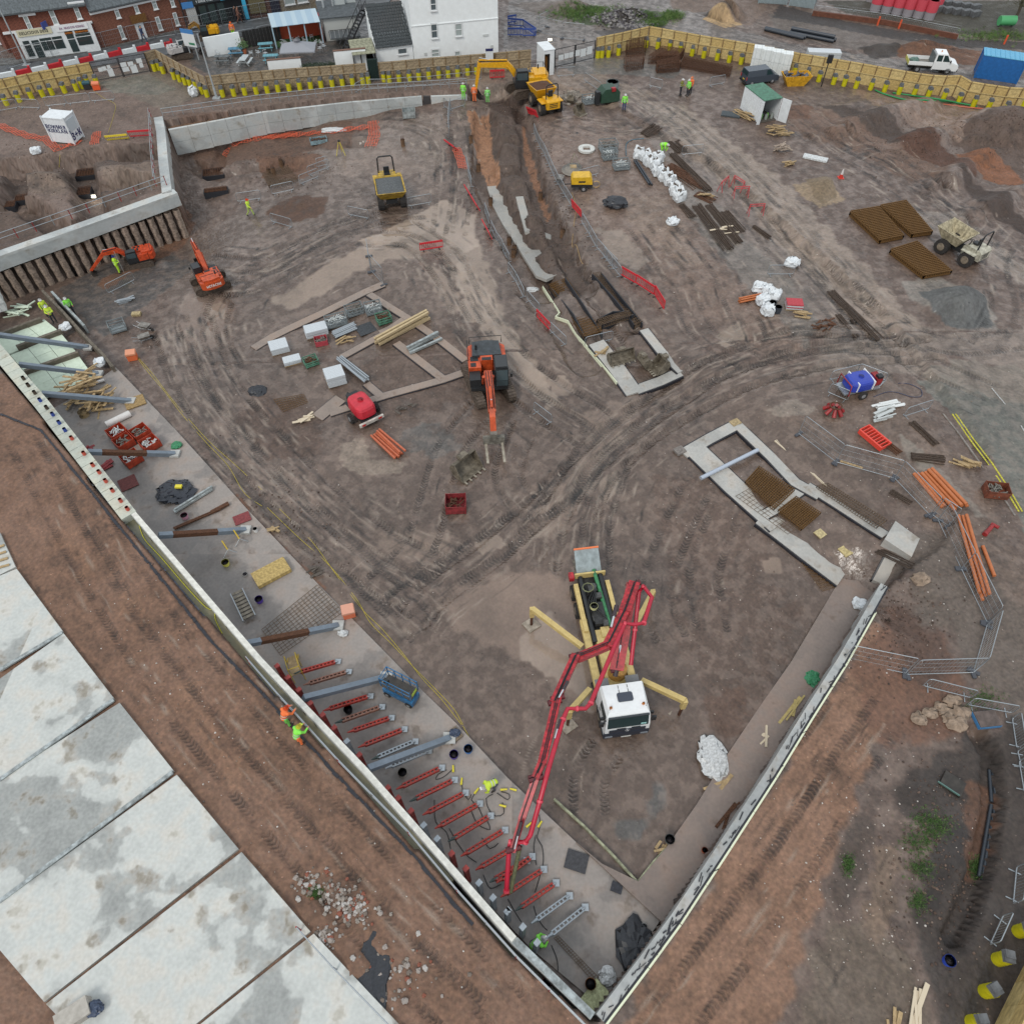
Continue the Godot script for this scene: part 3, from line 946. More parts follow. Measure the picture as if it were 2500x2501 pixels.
func smears(d:PackedByteArray,hf:PackedFloat32Array,W:int,H:int,x0:float,z0:float,k:float,px:Array,h:float,much:float)->void:
	var l:=off_line(px,0.0,h)
	for n in int(l.size()*much):
		var s:=rng.randi_range(0,l.size()-2)
		var off:=rng.randfn()*1.7
		var ln:=rng.randi_range(6,34)
		var w:=rng.randf_range(0.03,0.22)
		var pale:=rng.randf()<0.4
		var f:=rng.randf_range(0.74,0.92)
		var silt:=[141,128,116]
		var dh:=rng.randf_range(-0.22,0.22)
		var ac:=maxi(1,int(w*k))
		for u in range(s,mini(s+ln,l.size()-1)):
			var dir:=(l[u+1]-l[u]).normalized()
			var nr:=Vector2(-dir.y,dir.x)
			var fade:=sin(PI*(u-s+0.5)/ln)
			for e in 3:
				var p:=l[u].lerp(l[u+1],e/3.0)+nr*(off+0.025*sin(u*0.37+off*9.0))
				for v in range(-ac,ac+1):
					var q:=p+nr*(v/k)
					var i:=int((q.x-x0)*k)
					var j:=int((q.y-z0)*k)
					if i<0 or j<0 or i>=W or j>=H:
						continue
					var t:=fade*(1.0-absf(v)/(ac+1.0))*0.6
					var g2:=1.0+(f-1.0)*t
					var p2:=t*f*0.75
					var ix:=j*W+i
					hf[ix]=clampf(hf[ix]+dh*t,0.0,1.0)
					for c in 3:
						d[ix*3+c]=int(d[ix*3+c]+(silt[c]-d[ix*3+c])*p2) if pale else int(d[ix*3+c]*g2)
func ground_mesh(sheet:int,m:Material,x0:float,x1:float,z0:float,z1:float)->void:
	var step:=1 if sheet==0 else 2
	var j0:=int(round((z0-GZ0)/GS))
	var j1:=mini(GNZ-1,int(round((z1-GZ0)/GS)))
	var vs:=PackedVector3Array()
	var us:=PackedVector2Array()
	var ns:=PackedVector3Array()
	var idx:=PackedInt32Array()
	var cols:=(GNX-1)/step+1
	var rows:=(j1-j0)/step+1
	for r in rows:
		var j:=j0+r*step
		for c in cols:
			var i:=c*step
			var h:=hgt[j*GNX+i]
			if sheet==0 and r==0 and i%2==1:
				h=(hgt[j*GNX+i-1]+hgt[j*GNX+i+1])*0.5
			var x:=GX0+i*GS
			var zz:=GZ0+j*GS
			vs.append(Vector3(x,h,zz))
			us.append(Vector2((x-x0)/(x1-x0),(zz-z0)/(z1-z0)))
			var il:=maxi(i-1,0)
			var ir:=mini(i+1,GNX-1)
			var ju:=maxi(j-1,0)
			var jd:=mini(j+1,GNZ-1)
			ns.append(Vector3((hgt[j*GNX+il]-hgt[j*GNX+ir])/((ir-il)*GS),1.0,(hgt[ju*GNX+i]-hgt[jd*GNX+i])/((jd-ju)*GS)).normalized())
	for r in rows-1:
		for c in cols-1:
			var a:=r*cols+c
			idx.append_array(PackedInt32Array([a,a+1,a+cols+1,a,a+cols+1,a+cols]))
	var ar:=[]
	ar.resize(Mesh.ARRAY_MAX)
	ar[Mesh.ARRAY_VERTEX]=vs
	ar[Mesh.ARRAY_NORMAL]=ns
	ar[Mesh.ARRAY_TEX_UV]=us
	ar[Mesh.ARRAY_INDEX]=idx
	if ground_am==null:
		ground_am=ArrayMesh.new()
	ground_am.add_surface_from_arrays(Mesh.PRIMITIVE_TRIANGLES,ar)
	ground_am.surface_set_material(sheet,m)
	if sheet==1:
		var st:=S()
		for q:Array in [[-400,84,-600,-140],[-400,-84,-140,8],[84,400,-600,8],[-400,400,8,300]]:
			quad(st,Vector3(q[0],-0.02,q[2]),Vector3(q[1],-0.02,q[2]),Vector3(q[1],-0.02,q[3]),Vector3(q[0],-0.02,q[3]))
		st.commit(ground_am)
		ground_am.surface_set_material(2,mt("country",[122,110,100],0.8))
		var o:=MeshInstance3D.new()
		o.name="ground"
		o.mesh=ground_am
		o.set_meta("kind","structure")
		add_child(o)
var ground_am:ArrayMesh
func w3(px:Array,h:float)->Array:
	var o:=[]
	for p:Vector2 in V(px):
		o.append(at(p,h))
	return o
func w3g(px:Array,up:float)->Array:
	var o:=[]
	for p:Vector2 in V(px):
		o.append(gd(p)+v3(0,up,0))
	return o
func zs3(t:int,a:Array,h:float)->Array:
	var o:=[]
	for i in range(0,a.size(),2):
		o.append(at(z(t,a[i],a[i+1]),h))
	return o
func zg(t:int,a:Array,up:=0.0)->Array:
	var o:=[]
	for i in range(0,a.size(),2):
		o.append(g(t,a[i],a[i+1])+v3(0,up,0))
	return o
func side_of(pts:Array,i:int)->Vector3:
	var a:Vector3=pts[maxi(i-1,0)]
	var b:Vector3=pts[i]
	var c:Vector3=pts[mini(i+1,pts.size()-1)]
	var d1:=(b-a)
	var d2:=(c-b)
	d1.y=0
	d2.y=0
	if d1.length()<1e-4:
		d1=d2
	if d2.length()<1e-4:
		d2=d1
	d1=d1.normalized()
	d2=d2.normalized()
	var n1:=v3(-d1.z,0,d1.x)
	var n2:=v3(-d2.z,0,d2.x)
	var n:=(n1+n2).normalized()
	return n/maxf(0.45,n.dot(n1))
func ribbon(st:SurfaceTool,pts:Array,w0:float,w1:float,drop:float)->void:
	for i in pts.size()-1:
		var na:=side_of(pts,i)
		var nb:=side_of(pts,i+1)
		var a:Vector3=pts[i]
		var b:Vector3=pts[i+1]
		var dn:=v3(0,-drop,0)
		var a0:=a+na*w0
		var a1:=a+na*w1
		var b0:=b+nb*w0
		var b1:=b+nb*w1
		quad(st,a0,b0,b1,a1)
		quad(st,a1,b1,b1+dn,a1+dn)
		quad(st,a0+dn,b0+dn,b0,a0)
		if i==0:
			quad(st,a0,a1,a1+dn,a0+dn)
		if i==pts.size()-2:
			quad(st,b1,b0,b0+dn,b1+dn)
func resample(pts:Array,step:float)->Array:
	var o:=[pts[0]]
	for i in pts.size()-1:
		var a:Vector3=pts[i]
		var b:Vector3=pts[i+1]
		var n:=maxi(1,int(round(a.distance_to(b)/step)))
		for k in n:
			o.append(a.lerp(b,float(k+1)/n))
	return o
func concrete(key:String,c:Array=[],dark:=0.0,sd:=1,rough:=0.75)->StandardMaterial3D:
	if mats.has(key):
		return mats[key]
	var n:=512
	var a:=noise_bytes(n,n,sd,0.006,5)
	var b:=noise_bytes(n,n,sd+1,0.03,5)
	var f:=noise_bytes(n,n,sd+2,0.22,2)
	var d:=PackedByteArray()
	d.resize(n*n*3)
	var ro:=PackedByteArray()
	ro.resize(n*n)
	var base:=lin(c)
	for q in n*n:
		var wet:=0.55*clampf((a[q]-132+(b[q]-128)*0.25)/9.0,0.0,1.0)+0.45*clampf((a[q]-110)/60.0,0.0,1.0)
		var v:=1.0+(b[q]-128)*0.0009+(f[q]-128)*0.0008-dark*wet
		var spot:=clampf((b[q]-186)/30.0,0.0,1.0)*0.25
		var warm:=clampf((b[q]-128-(a[q]-128)*0.5)/70.0,0.0,1.0)*0.10
		d[q*3]=clampi(int(pow(clampf(base.r*(v-spot),0,1),0.4545)*255),0,255)
		d[q*3+1]=clampi(int(pow(clampf(base.g*(v-spot-warm*0.6),0,1),0.4545)*255),0,255)
		d[q*3+2]=clampi(int(pow(clampf(base.b*(v-spot*1.1-warm),0,1),0.4545)*255),0,255)
		ro[q]=int(255*(rough-0.35*wet))
	var m:=StandardMaterial3D.new()
	m.resource_name=key
	m.albedo_texture=ImageTexture.create_from_image(Image.create_from_data(n,n,false,Image.FORMAT_RGB8,d))
	m.roughness_texture=ImageTexture.create_from_image(Image.create_from_data(n,n,false,Image.FORMAT_L8,ro))
	m.roughness=1.0
	m.uv1_triplanar=true
	m.uv1_world_triplanar=true
	m.uv1_scale=v3(0.034,0.034,0.034)
	mats[key]=m
	return m
func scaffold_edge(called:String,label:String,pts:Array,up:float,rails:Array,every:float,posts_red:bool,group:="")->Node3D:
	var o:=thing(called,label,"guard rail",pts[0],0,group)
	var o0:Vector3=pts[0]
	var st:=S()
	for h:float in rails:
		var l:=[]
		for p:Vector3 in pts:
			l.append(p-o0+v3(0,h,0))
		st=S()
		tube(st,l,0.035,5)
		put("rail",st,mt("galvanised",[176,182,186],0.4,0.6),o)
	var rs:=resample(pts,every)
	var i:=0
	for p:Vector3 in rs:
		var s2:=S()
		bar(s2,p-o0,p-o0+v3(0,up,0),0.06,0.06)
		put("post",s2,mt("red_paint",[172,44,48],0.5,0.0,0.4) if posts_red and i%3!=1 else mt("galvanised"),o)
		i+=1
	return o
func build_structures()->void:
	var conc:=concrete("pale_concrete",[204,206,201],0.42,101)
	var raft:=concrete("raft_concrete",[158,149,142],0.32,111,0.65)
	var wallc:=concrete("wall_concrete",[196,200,198],0.25,121)
	var ledge:=concrete("wet_ledge",[138,134,108],0.30,131,0.6)
	var bays:=[
		[0,1300,38,1384,-30,1418,-110,1330],[41,1389,154,1542,-30,1648,-180,1480],[156,1547,279,1706,0,1900,-140,1985,-200,1800],[292,1716,424,1882,-30,2222,-230,2050],
		[432,1892,582,2073,108,2447,-60,2250],[590,2081,758,2275,470,2508,300,2650,113,2452],[766,2280,951,2477,1010,2540,760,2800,476,2512]]
	var k:=0
	for b:Array in bays:
		var st:=S()
		slab(st,w3(b,0.2),-0.4,0.18+0.012*(k%3))
		struct("concrete_slab",st,conc)
		k+=1
	for b:Array in [[0,1637,153,1545],[0,1905,278,1709],[0,2202,422,1886]]:
		var st:=S()
		var p:=w3(b,0.2)
		bar(st,p[0],p[1],0.22,0.12)
		var o:=put("slab_upstand",st,mt("galvanised_dull",[188,196,196],0.5,0.2,0.4))
		o.set_meta("kind","structure")
	for i in 4:
		var a:=g(20,0,310+i*48)
		var b:=g(20,50+i*12,290+i*48)
		var t:=thing("timber_plank","short timber plank lying on the small pale slab corner","plank",a+v3(0,0.25,0),0,"planks on the slab corner")
		var st:=S()
		bar(st,v3(-0.6,0,0.3),(b-a)*v3(1,0,1),0.16,0.06)
		put("board",st,mt("timber",[196,168,124],0.75,0,0.3),t)
	var st0:=S()
	var inner:=[[284,898,345,962,431,1052,520,1150,603,1243,700,1345,779,1429,958,1611,1031,1687,1114,1767,1240,1901,1406,2057,1558,2200,1610,2250],[1470,2462,1300,2320,900,1905,640,1635,345,1280,128,1000,190,965]]
	slab(st0,w3(inner[0]+inner[1],-3.35),-4.2,-3.30)
	struct("basement_raft",st0,raft)
	st0=S()
	slab(st0,w3([1406,2057,1470,2110,1558,2153,1624,2073,1700,1965,1777,1840,1860,1717,1930,1618,2036,1439,2069,1389,2150,1430,2050,1618,1885,1885,1640,2245,1612,2249],-3.15),-4.6,-3.12)
	struct("basement_raft",st0,concrete("brown_raft",[146,130,120],0.18,141,0.6))
	var inn:=w3([-60,770,116,978,331,1250,640,1608,898,1878,1260,2288,1452,2474],0.1)
	var o:=thing("retaining_wall","long concrete basement wall with white capping board and wet green ledge","wall")
	var st:=S()
	ribbon(st,inn,0.0,0.34,4.2)
	put("wall_stem",st,wallc,o)
	st=S()
	var sub:=w3([-60,770,116,978,331,1250,640,1608,898,1878,1120,2136],-0.45)
	ribbon(st,sub,0.34,1.05,3.2)
	put("ledge",st,ledge,o)
	st=S()
	sub=w3([1112,2140,1260,2300,1470,2500],-1.3)
	ribbon(st,sub,0.34,0.95,2.4)
	put("lower_ledge",st,ledge,o)
	st=S()
	ribbon(st,w3([331,1250,640,1608,898,1878,1260,2288],0.32),-0.02,0.3,0.22)
	put("capping_board",st,mt("cream_board",[238,236,226],0.6,0,0.15),o)
	st=S()
	ribbon(st,w3([1262,2290,1452,2474],0.14),-0.03,0.3,0.1)
	put("steel_cap",st,mt("galvanised_dull"),o)
	var wtop:=w3([-60,770,116,978,331,1250],0.12)
	wtop=resample(wtop,1.05)
	var pale:=concrete("pale_block",[200,204,190],0.2,151)
	for i in wtop.size()-1:
		var a:Vector3=wtop[i]
		var b:Vector3=wtop[i+1]
		st=S()
		var d:=(b-a).normalized()*0.02
		if i>3:
			ribbon(st,[a+d,b-d],-0.06,1.0,0.6)
			put("coping_block",st,pale,o)
	for q:Array in [[10,350,1140,0],[10,395,1190,1],[10,442,1250,1],[10,485,1305,1],[10,535,1365,2],[10,625,1478,2],[10,690,1563,2],[10,737,1615,2],[10,785,1680,2],[10,835,1750,2],[10,895,1825,2],[10,945,1885,2],[10,180,925,0],[10,215,975,0],[10,262,1030,0],[10,302,1085,1],
			[20,1132,235,0],[20,1200,310,0],[20,1268,390,0],[20,1338,475,0],[20,1403,548,0],[20,1475,635,0],[20,1552,720,0],[20,1690,885,0],[20,1765,965,0],[20,1840,1055,0],
			[21,130,1228,0],[21,220,1330,0],[21,390,1515,0],[21,465,1592,0],
			[31,1140,448,0],[31,1222,538,0],[31,1440,772,0],[31,1537,866,0],[31,1670,1047,3],[31,1877,1265,3]]:
		var hh:float=-0.44 if q[0]!=10 else 0.14
		if q[3]==3:
			hh=-1.29
		var p:=at(z(q[0],q[1],q[2]),hh)
		st=S()
		lathe(st,[[0.13,-0.02],[0.13,0.3],[0.108,0.3],[0.1,0.01],[0.0,0.008]],10,p)
		put("pipe_end",st,mt("blue_pipe",[44,70,150],0.4) if q[3]==1 else mt("red_pipe",[196,84,66],0.5) if q[3]==2 else mt("brown_pipe",[70,58,46],0.6),o)
	st=S()
	var outer:=resample(w3([-40,850,40,960,275,1240,381,1363,517,1522,640,1660,839,1882,1117,2212],-0.05),0.35)
	for i in outer.size()-1:
		var w:=rng.randf_range(0.10,0.3)
		ribbon(st,[outer[i]+v3(0,rng.randf_range(-0.35,0.0),0),outer[i+1]+v3(0,rng.randf_range(-0.35,0.0),0)],0.0,w,0.03)
	put("membrane_edge",st,mt("grey_membrane",[104,108,122],0.6,0,0.4),o)
	st=S()
	var mem:=resample(w3([0,1010,100,1050,255,1240,400,1420,520,1570,640,1692,815,1885,1020,2100,1115,2215,1155,2258],0.06),0.4)
	for i in mem.size()-1:
		var a:Vector3=mem[i]+v3(rng.randf_range(-0.05,0.05),hy(mem[i].x,mem[i].z)-0.0,0)
		var b:Vector3=mem[i+1]+v3(0,hy(mem[i+1].x,mem[i+1].z),0)
		ribbon(st,[a,b],-0.07,rng.randf_range(0.05,0.12),0.05)
	tag(put("membrane_strip",st,mt("black_membrane",[44,44,52],0.5,0,0.3)),"black plastic membrane strip lying along the brown ground beside the wall","membrane")
	scaffold_edge("guard_rail","scaffold tube guard rail along the green wall ledge by two workers",w3([612,1622,690,1712,830,1866,1000,2040,1117,2180,1260,2340,1425,2505],0.0),1.0,[0.5,1.0],2.6,true)
	scaffold_edge("guard_rail","scaffold tube guard rail standing on the pale slab edge",w3([735,2272,822,2368,960,2510],0.2),1.0,[0.95],2.4,true)
	o=thing("retaining_wall","basement wall edge with black membrane and cream insulation beside bare brown ground","wall")
	var r2:=w3([1456,2476,1560,2340,1638,2235,1760,2052,1872,1882,1960,1740,2046,1606,2150,1424],0.05)
	st=S()
	ribbon(st,r2,0.0,0.42,4.2)
	put("wall_stem",st,concrete("grey_wall",[178,180,178],0.2,161),o)
	st=S()
	ribbon(st,r2,0.42,0.52,3.9)
	put("membrane_edge",st,mt("black_membrane"),o)
	var ri:=resample(r2,2.4)
	for i in ri.size()-2:
		st=S()
		var jut:=rng.randf_range(-0.03,0.05)
		ribbon(st,[(ri[i] as Vector3).lerp(ri[i+1],0.004)+v3(0,jut,0),(ri[i] as Vector3).lerp(ri[i+1],0.996)+v3(0,jut,0)],0.53,0.63,2.0)
		put("insulation_board",st,mt("cream_foam",[226,230,200],0.8),o)
	st=S()
	for i in 110:
		var t:=rng.randf()*(r2.size()-1.01)
		var a:Vector3=(r2[int(t)] as Vector3).lerp(r2[int(t)+1],t-int(t))+side_of(r2,int(t))*rng.randf_range(0.18,0.5)
		var dd:Vector3=((r2[int(t)+1] as Vector3)-r2[int(t)]).normalized().rotated(Vector3.UP,rng.randf_range(-0.5,0.5))
		bar(st,a+v3(0,0.03,0),a+dd*rng.randf_range(0.1,0.5)+v3(0,0.05,0),rng.randf_range(0.02,0.07),0.03)
	var sc:=put("torn_membrane",st,mt("black_membrane"),o)
	sc.set_meta("kind","stuff")
	var ctop:=w3([-160,705,0,645,220,565,428,487],0.0)
	o=thing("retaining_wall","concrete capping beam on a row of bored piles above the small orange excavator","wall")
	st=S()
	ribbon(st,w3([-160,672,0,612,220,535,424,462],0.25),-0.05,0.95,1.35)
	put("capping_beam",st,wallc,o)
	var pil:=mt("pile_earth",[178,158,142],0.9,0,0.55,0.9)
	var pl:=resample(w3([-120,665,0,622,220,542,418,478],-0.1),0.95)
	for i in pl.size():
		var p:Vector3=pl[i]+v3(0.22,0,0.62)
		st=S()
		var prof:=[]
		for s in 9:
			prof.append([0.34+0.035*sin(s*2.3+i),-4.9+s*0.47])
		lathe(st,prof,10,p)
		put("bored_pile",st,pil,o)
	st=S()
	ribbon(st,w3([-160,685,0,625,220,548,422,474],-0.6),0.3,0.62,5.0)
	put("earth_face",st,mt("earth_face",[128,98,76],0.95,0,0.5),o)
	scaffold_edge("guard_rail","scaffold guard rail with red posts on capping beam above the bored piles",w3([-160,655,0,597,220,520,408,452],0.25),1.0,[0.5,1.0],1.6,true)
	o=thing("retaining_wall","short stained concrete return wall with guard rail beside the excavated platform","wall")
	st=S()
	ribbon(st,w3([418,470,408,390,402,320,395,284],0.25),-0.9,0.1,1.5)
	put("capping_beam",st,wallc,o)
	st=S()
	ribbon(st,w3([424,478,414,390,410,312],-0.9),-0.6,0.0,4.0)
	put("earth_face",st,mt("earth_face"),o)
	scaffold_edge("guard_rail","scaffold guard rail with red posts on the short return wall",w3([383,455,376,390,372,320,370,285],0.25),1.0,[0.5,1.0],1.5,true)
	o=thing("retaining_wall","long white concrete wall panels behind the lower excavation","wall")
	var lw:=w3([412,318,640,275,860,250,1030,236],0.0)
	var lw2:=resample(lw,2.35)
	for i in lw2.size()-1:
		var a:Vector3=lw2[i]
		var b:Vector3=lw2[i+1]
		var f:=float(i)/(lw2.size()-1)
		for row in 2:
			st=S()
			var ht:=lerpf(2.9,1.7,f)*0.5
			var gap:=(b-a).normalized()*0.012
			ribbon(st,[a+gap-v3(0,row*ht+0.012*row,0),b-gap-v3(0,row*ht+0.012*row,0)],-0.35+0.004*(i%3),0.0+0.006*((i+row)%2),ht-0.012)
			put("wall_panel",st,wallc,o)
	st=S()
	var e2:=w3([1052,236,1140,233],0.0)
	ribbon(st,e2,-0.35,0.0,1.5)
	put("wall_panel",st,wallc,o)
	st=S()
	ribbon(st,w3([1033,236,1050,236],-0.05),-0.32,-0.06,1.4)
	put("dark_panel",st,mt("black_ply",[62,60,60],0.6),o)
	st=S()
	ribbon(st,w3([412,318,640,275,860,250,1140,233],-0.6),-0.9,-0.36,4.0)
	put("earth_face",st,mt("earth_face"),o)
	scaffold_edge("guard_rail","scaffold guard rail with dark brackets along the long white wall",w3([400,286,640,252,860,229,1140,212],0.1),0.95,[0.45,0.95],1.1,false)
	var brown:=concrete("brown_strip",[158,142,130],0.15,171)
	for q:Array in [[[0,700,130,620,250,560,540,425,820,285,960,225],0.85],[[850,300,1000,395,1170,500,1370,640,1560,790],0.7],[[1160,510,930,610,640,770],0.7],[[1050,660,1230,800,1400,930],0.75],[[830,960,940,1055],0.7],[[560,1180,700,1135,980,1045,1400,930,1570,870],0.75],[[640,1070,470,1210],1.2],[[930,590,1000,560,1120,480],0.8]]:
		st=S()
		ribbon(st,zg(11,q[0],0.10),-0.5*q[1],0.5*q[1],0.6)
		struct("strip_foundation",st,brown)
		st=S()
		ribbon(st,zg(11,q[0],0.045),-0.5*q[1]-0.09,-0.5*q[1]-0.004,0.3)
		ribbon(st,zg(11,q[0],0.045),0.5*q[1]+0.004,0.5*q[1]+0.09,0.3)
		struct("strip_foundation",st,mt("black_membrane"))
	var palest:=concrete("pale_strip",[186,184,178],0.2,181)
	for q:Array in [[12,[650,660,800,850,930,1035],1.5],[12,[940,1010,1120,945,1265,880],1.0],[12,[1000,565,1130,730,1275,880],0.85],
			[12,[1290,1480,1480,1370,1690,1260],0.95],[12,[1690,1270,1931,1500,2110,1690,2290,1790],0.85],[12,[1390,1460,1660,1720,1990,2010],1.75],[23,[0,70,300,300,590,520],1.75],[13,[330,1715,90,1890,-20,1950],0.75],[13,[330,1715,560,1860,760,1990,905,2080],0.75],[23,[965,360,860,560],0.9]]:
		st=S()
		var pts:=zg(q[0],q[1],0.14)
		ribbon(st,pts,-0.5*q[2],0.5*q[2],0.7)
		struct("strip_foundation",st,palest)
		st=S()
		for p in pts.size():
			pts[p]+=v3(0,-0.05,0)
		ribbon(st,pts,-0.5*q[2]-0.11,-0.5*q[2]-0.004,0.3)
		ribbon(st,pts,0.5*q[2]+0.004,0.5*q[2]+0.11,0.3)
		struct("strip_foundation",st,mt("black_membrane"))
	st=S()
	slab(st,zg(23,[960,130,1160,230,1080,390,870,280]),-3.0,g(23,1000,260).y+0.35)
	struct("pad_foundation",st,palest)
	st=S()
	ribbon(st,w3g([1210,455,1224,500,1248,545,1288,605,1330,660,1352,690],0.07),-0.95,0.95,0.3)
	struct("blinding",st,concrete("blinding",[172,170,164],0.25,191))
	st=S()
	ribbon(st,w3g([1268,500,1290,560,1345,580],0.06),-0.4,0.4,0.3)
	struct("blinding",st,concrete("blinding"))
	for q:Array in [[300,262,480,480,570,655],[420,212,560,420,690,630],[620,165,790,380,925,560],[680,170,840,370,985,545],[650,520,770,460,880,460],[690,560,800,500,920,500]]:
		st=S()
		ribbon(st,zg(12,q,0.55),-0.04,0.04,0.9)
		struct("trench_liner",st,mt("black_panel",[42,44,50],0.6))
	st=S()
	ribbon(st,zg(12,[255,255,380,450,350,480,440,510,500,610,560,670,800,965],0.3),-0.04,0.04,0.4)
	struct("trench_liner",st,mt("cream_foam"))
	for q:Array in [[32,[340,270,560,470,760,670,950,880],0.12],[32,[960,880,1060,750,1160,640],0.12]]:
		st=S()
		ribbon(st,zs3(q[0],q[1],-3.2),-0.5*q[2],0.5*q[2],0.5)
		struct("upstand",st,mt("upstand_mint",[178,180,150],0.8,0,0.4))
	st=S()
	var yl:=zg(13,[1400,1180,1530,1370,1660,1540,1780,1720,1890,1900],0.03)
	ribbon(st,yl,-0.06,0.06,0.02)
	var yl2:=zg(13,[1425,1180,1555,1365,1690,1540,1810,1720,1915,1900],0.03)
	ribbon(st,yl2,-0.06,0.06,0.02)
	struct("road_marking",st,mt("yellow_line",[222,214,70],0.7,0,0.5,2.0))
	st=S()
	for q:Array in [[1690,990,1790,1110],[1905,1265,1931,1310]]:
		ribbon(st,zg(13,[q[0],q[1],q[2],q[3]],0.03),-0.05,0.05,0.02)
	struct("road_marking",st,mt("white_line",[206,206,204],0.7,0,0.5,2.0))
	st=S()
	ribbon(st,zg(13,[1330,1180,1450,1330,1600,1540,1750,1760,1860,1931],0.07),-0.06,0.06,0.25)
	struct("kerb",st,mt("kerb_stone",[150,142,134],0.8,0,0.3))
	var cream:=mt("mint_foam",[222,236,214],0.8,0,0.08)
	for q:Array in [[[-60,650,330,482,455,585,70,740]],[[78,748,458,592,575,735,195,885]],[[203,892,578,745,695,905,330,1062]]]:
		var c:=zs3(10,q[0],-3.2)
		var org:Vector3=c[0]
		var t:=thing("insulation_bay","pale mint foam insulation boards laid in a bay between concrete upstands","insulation",org,0,"insulation bays under the grey props")
		for i in 3:
			for j in 2:
				st=S()
				var cr:=[]
				for uv:Vector2 in [v2(i,j),v2(i+1,j),v2(i+1,j+1),v2(i,j+1)]:
					var u:=clampf(uv.x/3.0,0.004,0.996) if fmod(uv.x,3.0)==0.0 else uv.x/3.0+(0.004 if uv.x==i else -0.004)
					var v:=uv.y/2.0+(0.004 if uv.y==j else -0.004)
					cr.append(((c[0] as Vector3).lerp(c[1],u)).lerp((c[3] as Vector3).lerp(c[2],u),v)-org)
				slab(st,cr,-0.12,0.02+0.008*((i+j)%2))
				put("foam_board",st,cream,t)
	for q:Array in [[130,695,460,572],[190,875,585,735],[0,600,310,485]]:
		st=S()
		var p:=zs3(10,q,-3.0)
		bar(st,p[0],p[1],0.3,0.5)
		struct("upstand",st,mt("old_shutter",[128,118,104],0.8,0,0.4))
	st=S()
	ribbon(st,zs3(10,[310,265,460,420,640,620,760,740,830,830],-2.7),-0.12,0.12,1.4)
	struct("upstand",st,mt("old_shutter"))
	st=S()
	ribbon(st,zs3(10,[380,275,500,400,620,525],-2.7),-0.1,0.1,1.4)
	struct("upstand",st,mt("galvanised_dull"))
func on_plane(p:Vector2,a:Vector3,b:Vector3)->Vector2:
	var eye:=v3(0,CAM_H,0)
	var d:=at(p,-10.0)-eye
	var u:=(b-a)
	u.y=0
	u=u.normalized()
	var n:=v3(-u.z,0,u.x)
	var t:=(a-eye).dot(n)/d.dot(n)
	var w:=eye+d*t
	return v2((w-a).dot(u),w.y-a.y)
func glass()->StandardMaterial3D:
	return mt("window_glass",[96,106,110],0.08,0.0)
func window_px(o:Node3D,a:Vector3,b:Vector3,c:Vector2,s:Vector2,curtain:=true,bars:=1)->void:
	var p:=on_plane(c-s*0.5,a,b)
	var q:=on_plane(c+s*0.5,a,b)
	window(o,minf(p.x,q.x),minf(p.y,q.y),absf(q.x-p.x),absf(q.y-p.y),curtain,bars)
func window(o:Node3D,x:float,y:float,w:float,h:float,curtain:=true,bars:=1)->void:
	var f:=pb("window",o,v3(x+w*0.5,y+h*0.5,0.0),v3(w,h,0.05),mt("reveal",[60,62,64],0.8))
	var st:=S()
	var t:=0.08
	for k:Array in [[w*0.5,t*0.5,w,t],[w*0.5,h-t*0.5,w,t],[t*0.5,h*0.5,t,h-2*t],[w-t*0.5,h*0.5,t,h-2*t]]:
		bx(st,v3(k[0]-w*0.5,k[1]-h*0.5,0.06),v3(k[2],k[3],0.08))
	for i in bars:
		bx(st,v3(0,h*(i+1.0)/(bars+1.0)-h*0.5,0.055),v3(w-2*t,0.07,0.06))
	put("frame",st,mt("white_upvc",[238,240,240],0.4),f)
	st=S()
	bx(st,v3(0,0,0.034),v3(w-t,h-t,0.01))
	put("pane",st,mt("curtained_glass",[170,180,178],0.15) if curtain else glass(),f)
	st=S()
	bx(st,v3(0,-h*0.5-0.05,0.09),v3(w+0.16,0.09,0.2))
	put("sill",st,mt("white_upvc"),f)
func pb(called:String,o:Node,c:Vector3,s:Vector3,m:Material)->MeshInstance3D:
	var st:=S()
	bx(st,Vector3.ZERO,s)
	var r:=put(called,st,m,o)
	r.position=c
	return r
func house(called:String,label:String,a:Vector3,b:Vector3,hh:float,depth:float,ridge:float,wm:Material,rm:Material)->Node3D:
	var l:=v2(b.x-a.x,b.z-a.z).length()
	var o:=thing(called,label,"building",a,yaw(a,b))
	pb("wall",o,v3(l*0.5,hh*0.5-0.2,-depth*0.5-0.03),v3(l,hh+0.4,depth),wm)
	if ridge>0.0:
		var st:=S()
		prism(st,[v2(0.35,0),v2(0.35,0.12),v2(-depth*0.5,ridge+0.1),v2(-depth-0.35,0.12),v2(-depth-0.35,0)],-l,0.0)
		var r:=put("roof",st,rm,o)
		r.position=v3(0,hh,0)
		r.rotation.y=-PI/2
		st=S()
		cyl(st,v3(0,hh-0.02,0.4),v3(l,hh-0.02,0.4),0.07,0.07,6)
		put("gutter",st,mt("dark_gutter",[60,62,64],0.5),o)
	return o
func slate_mat()->StandardMaterial3D:
	return mt("slate",[104,112,116],0.55,0,0.45,0.9)
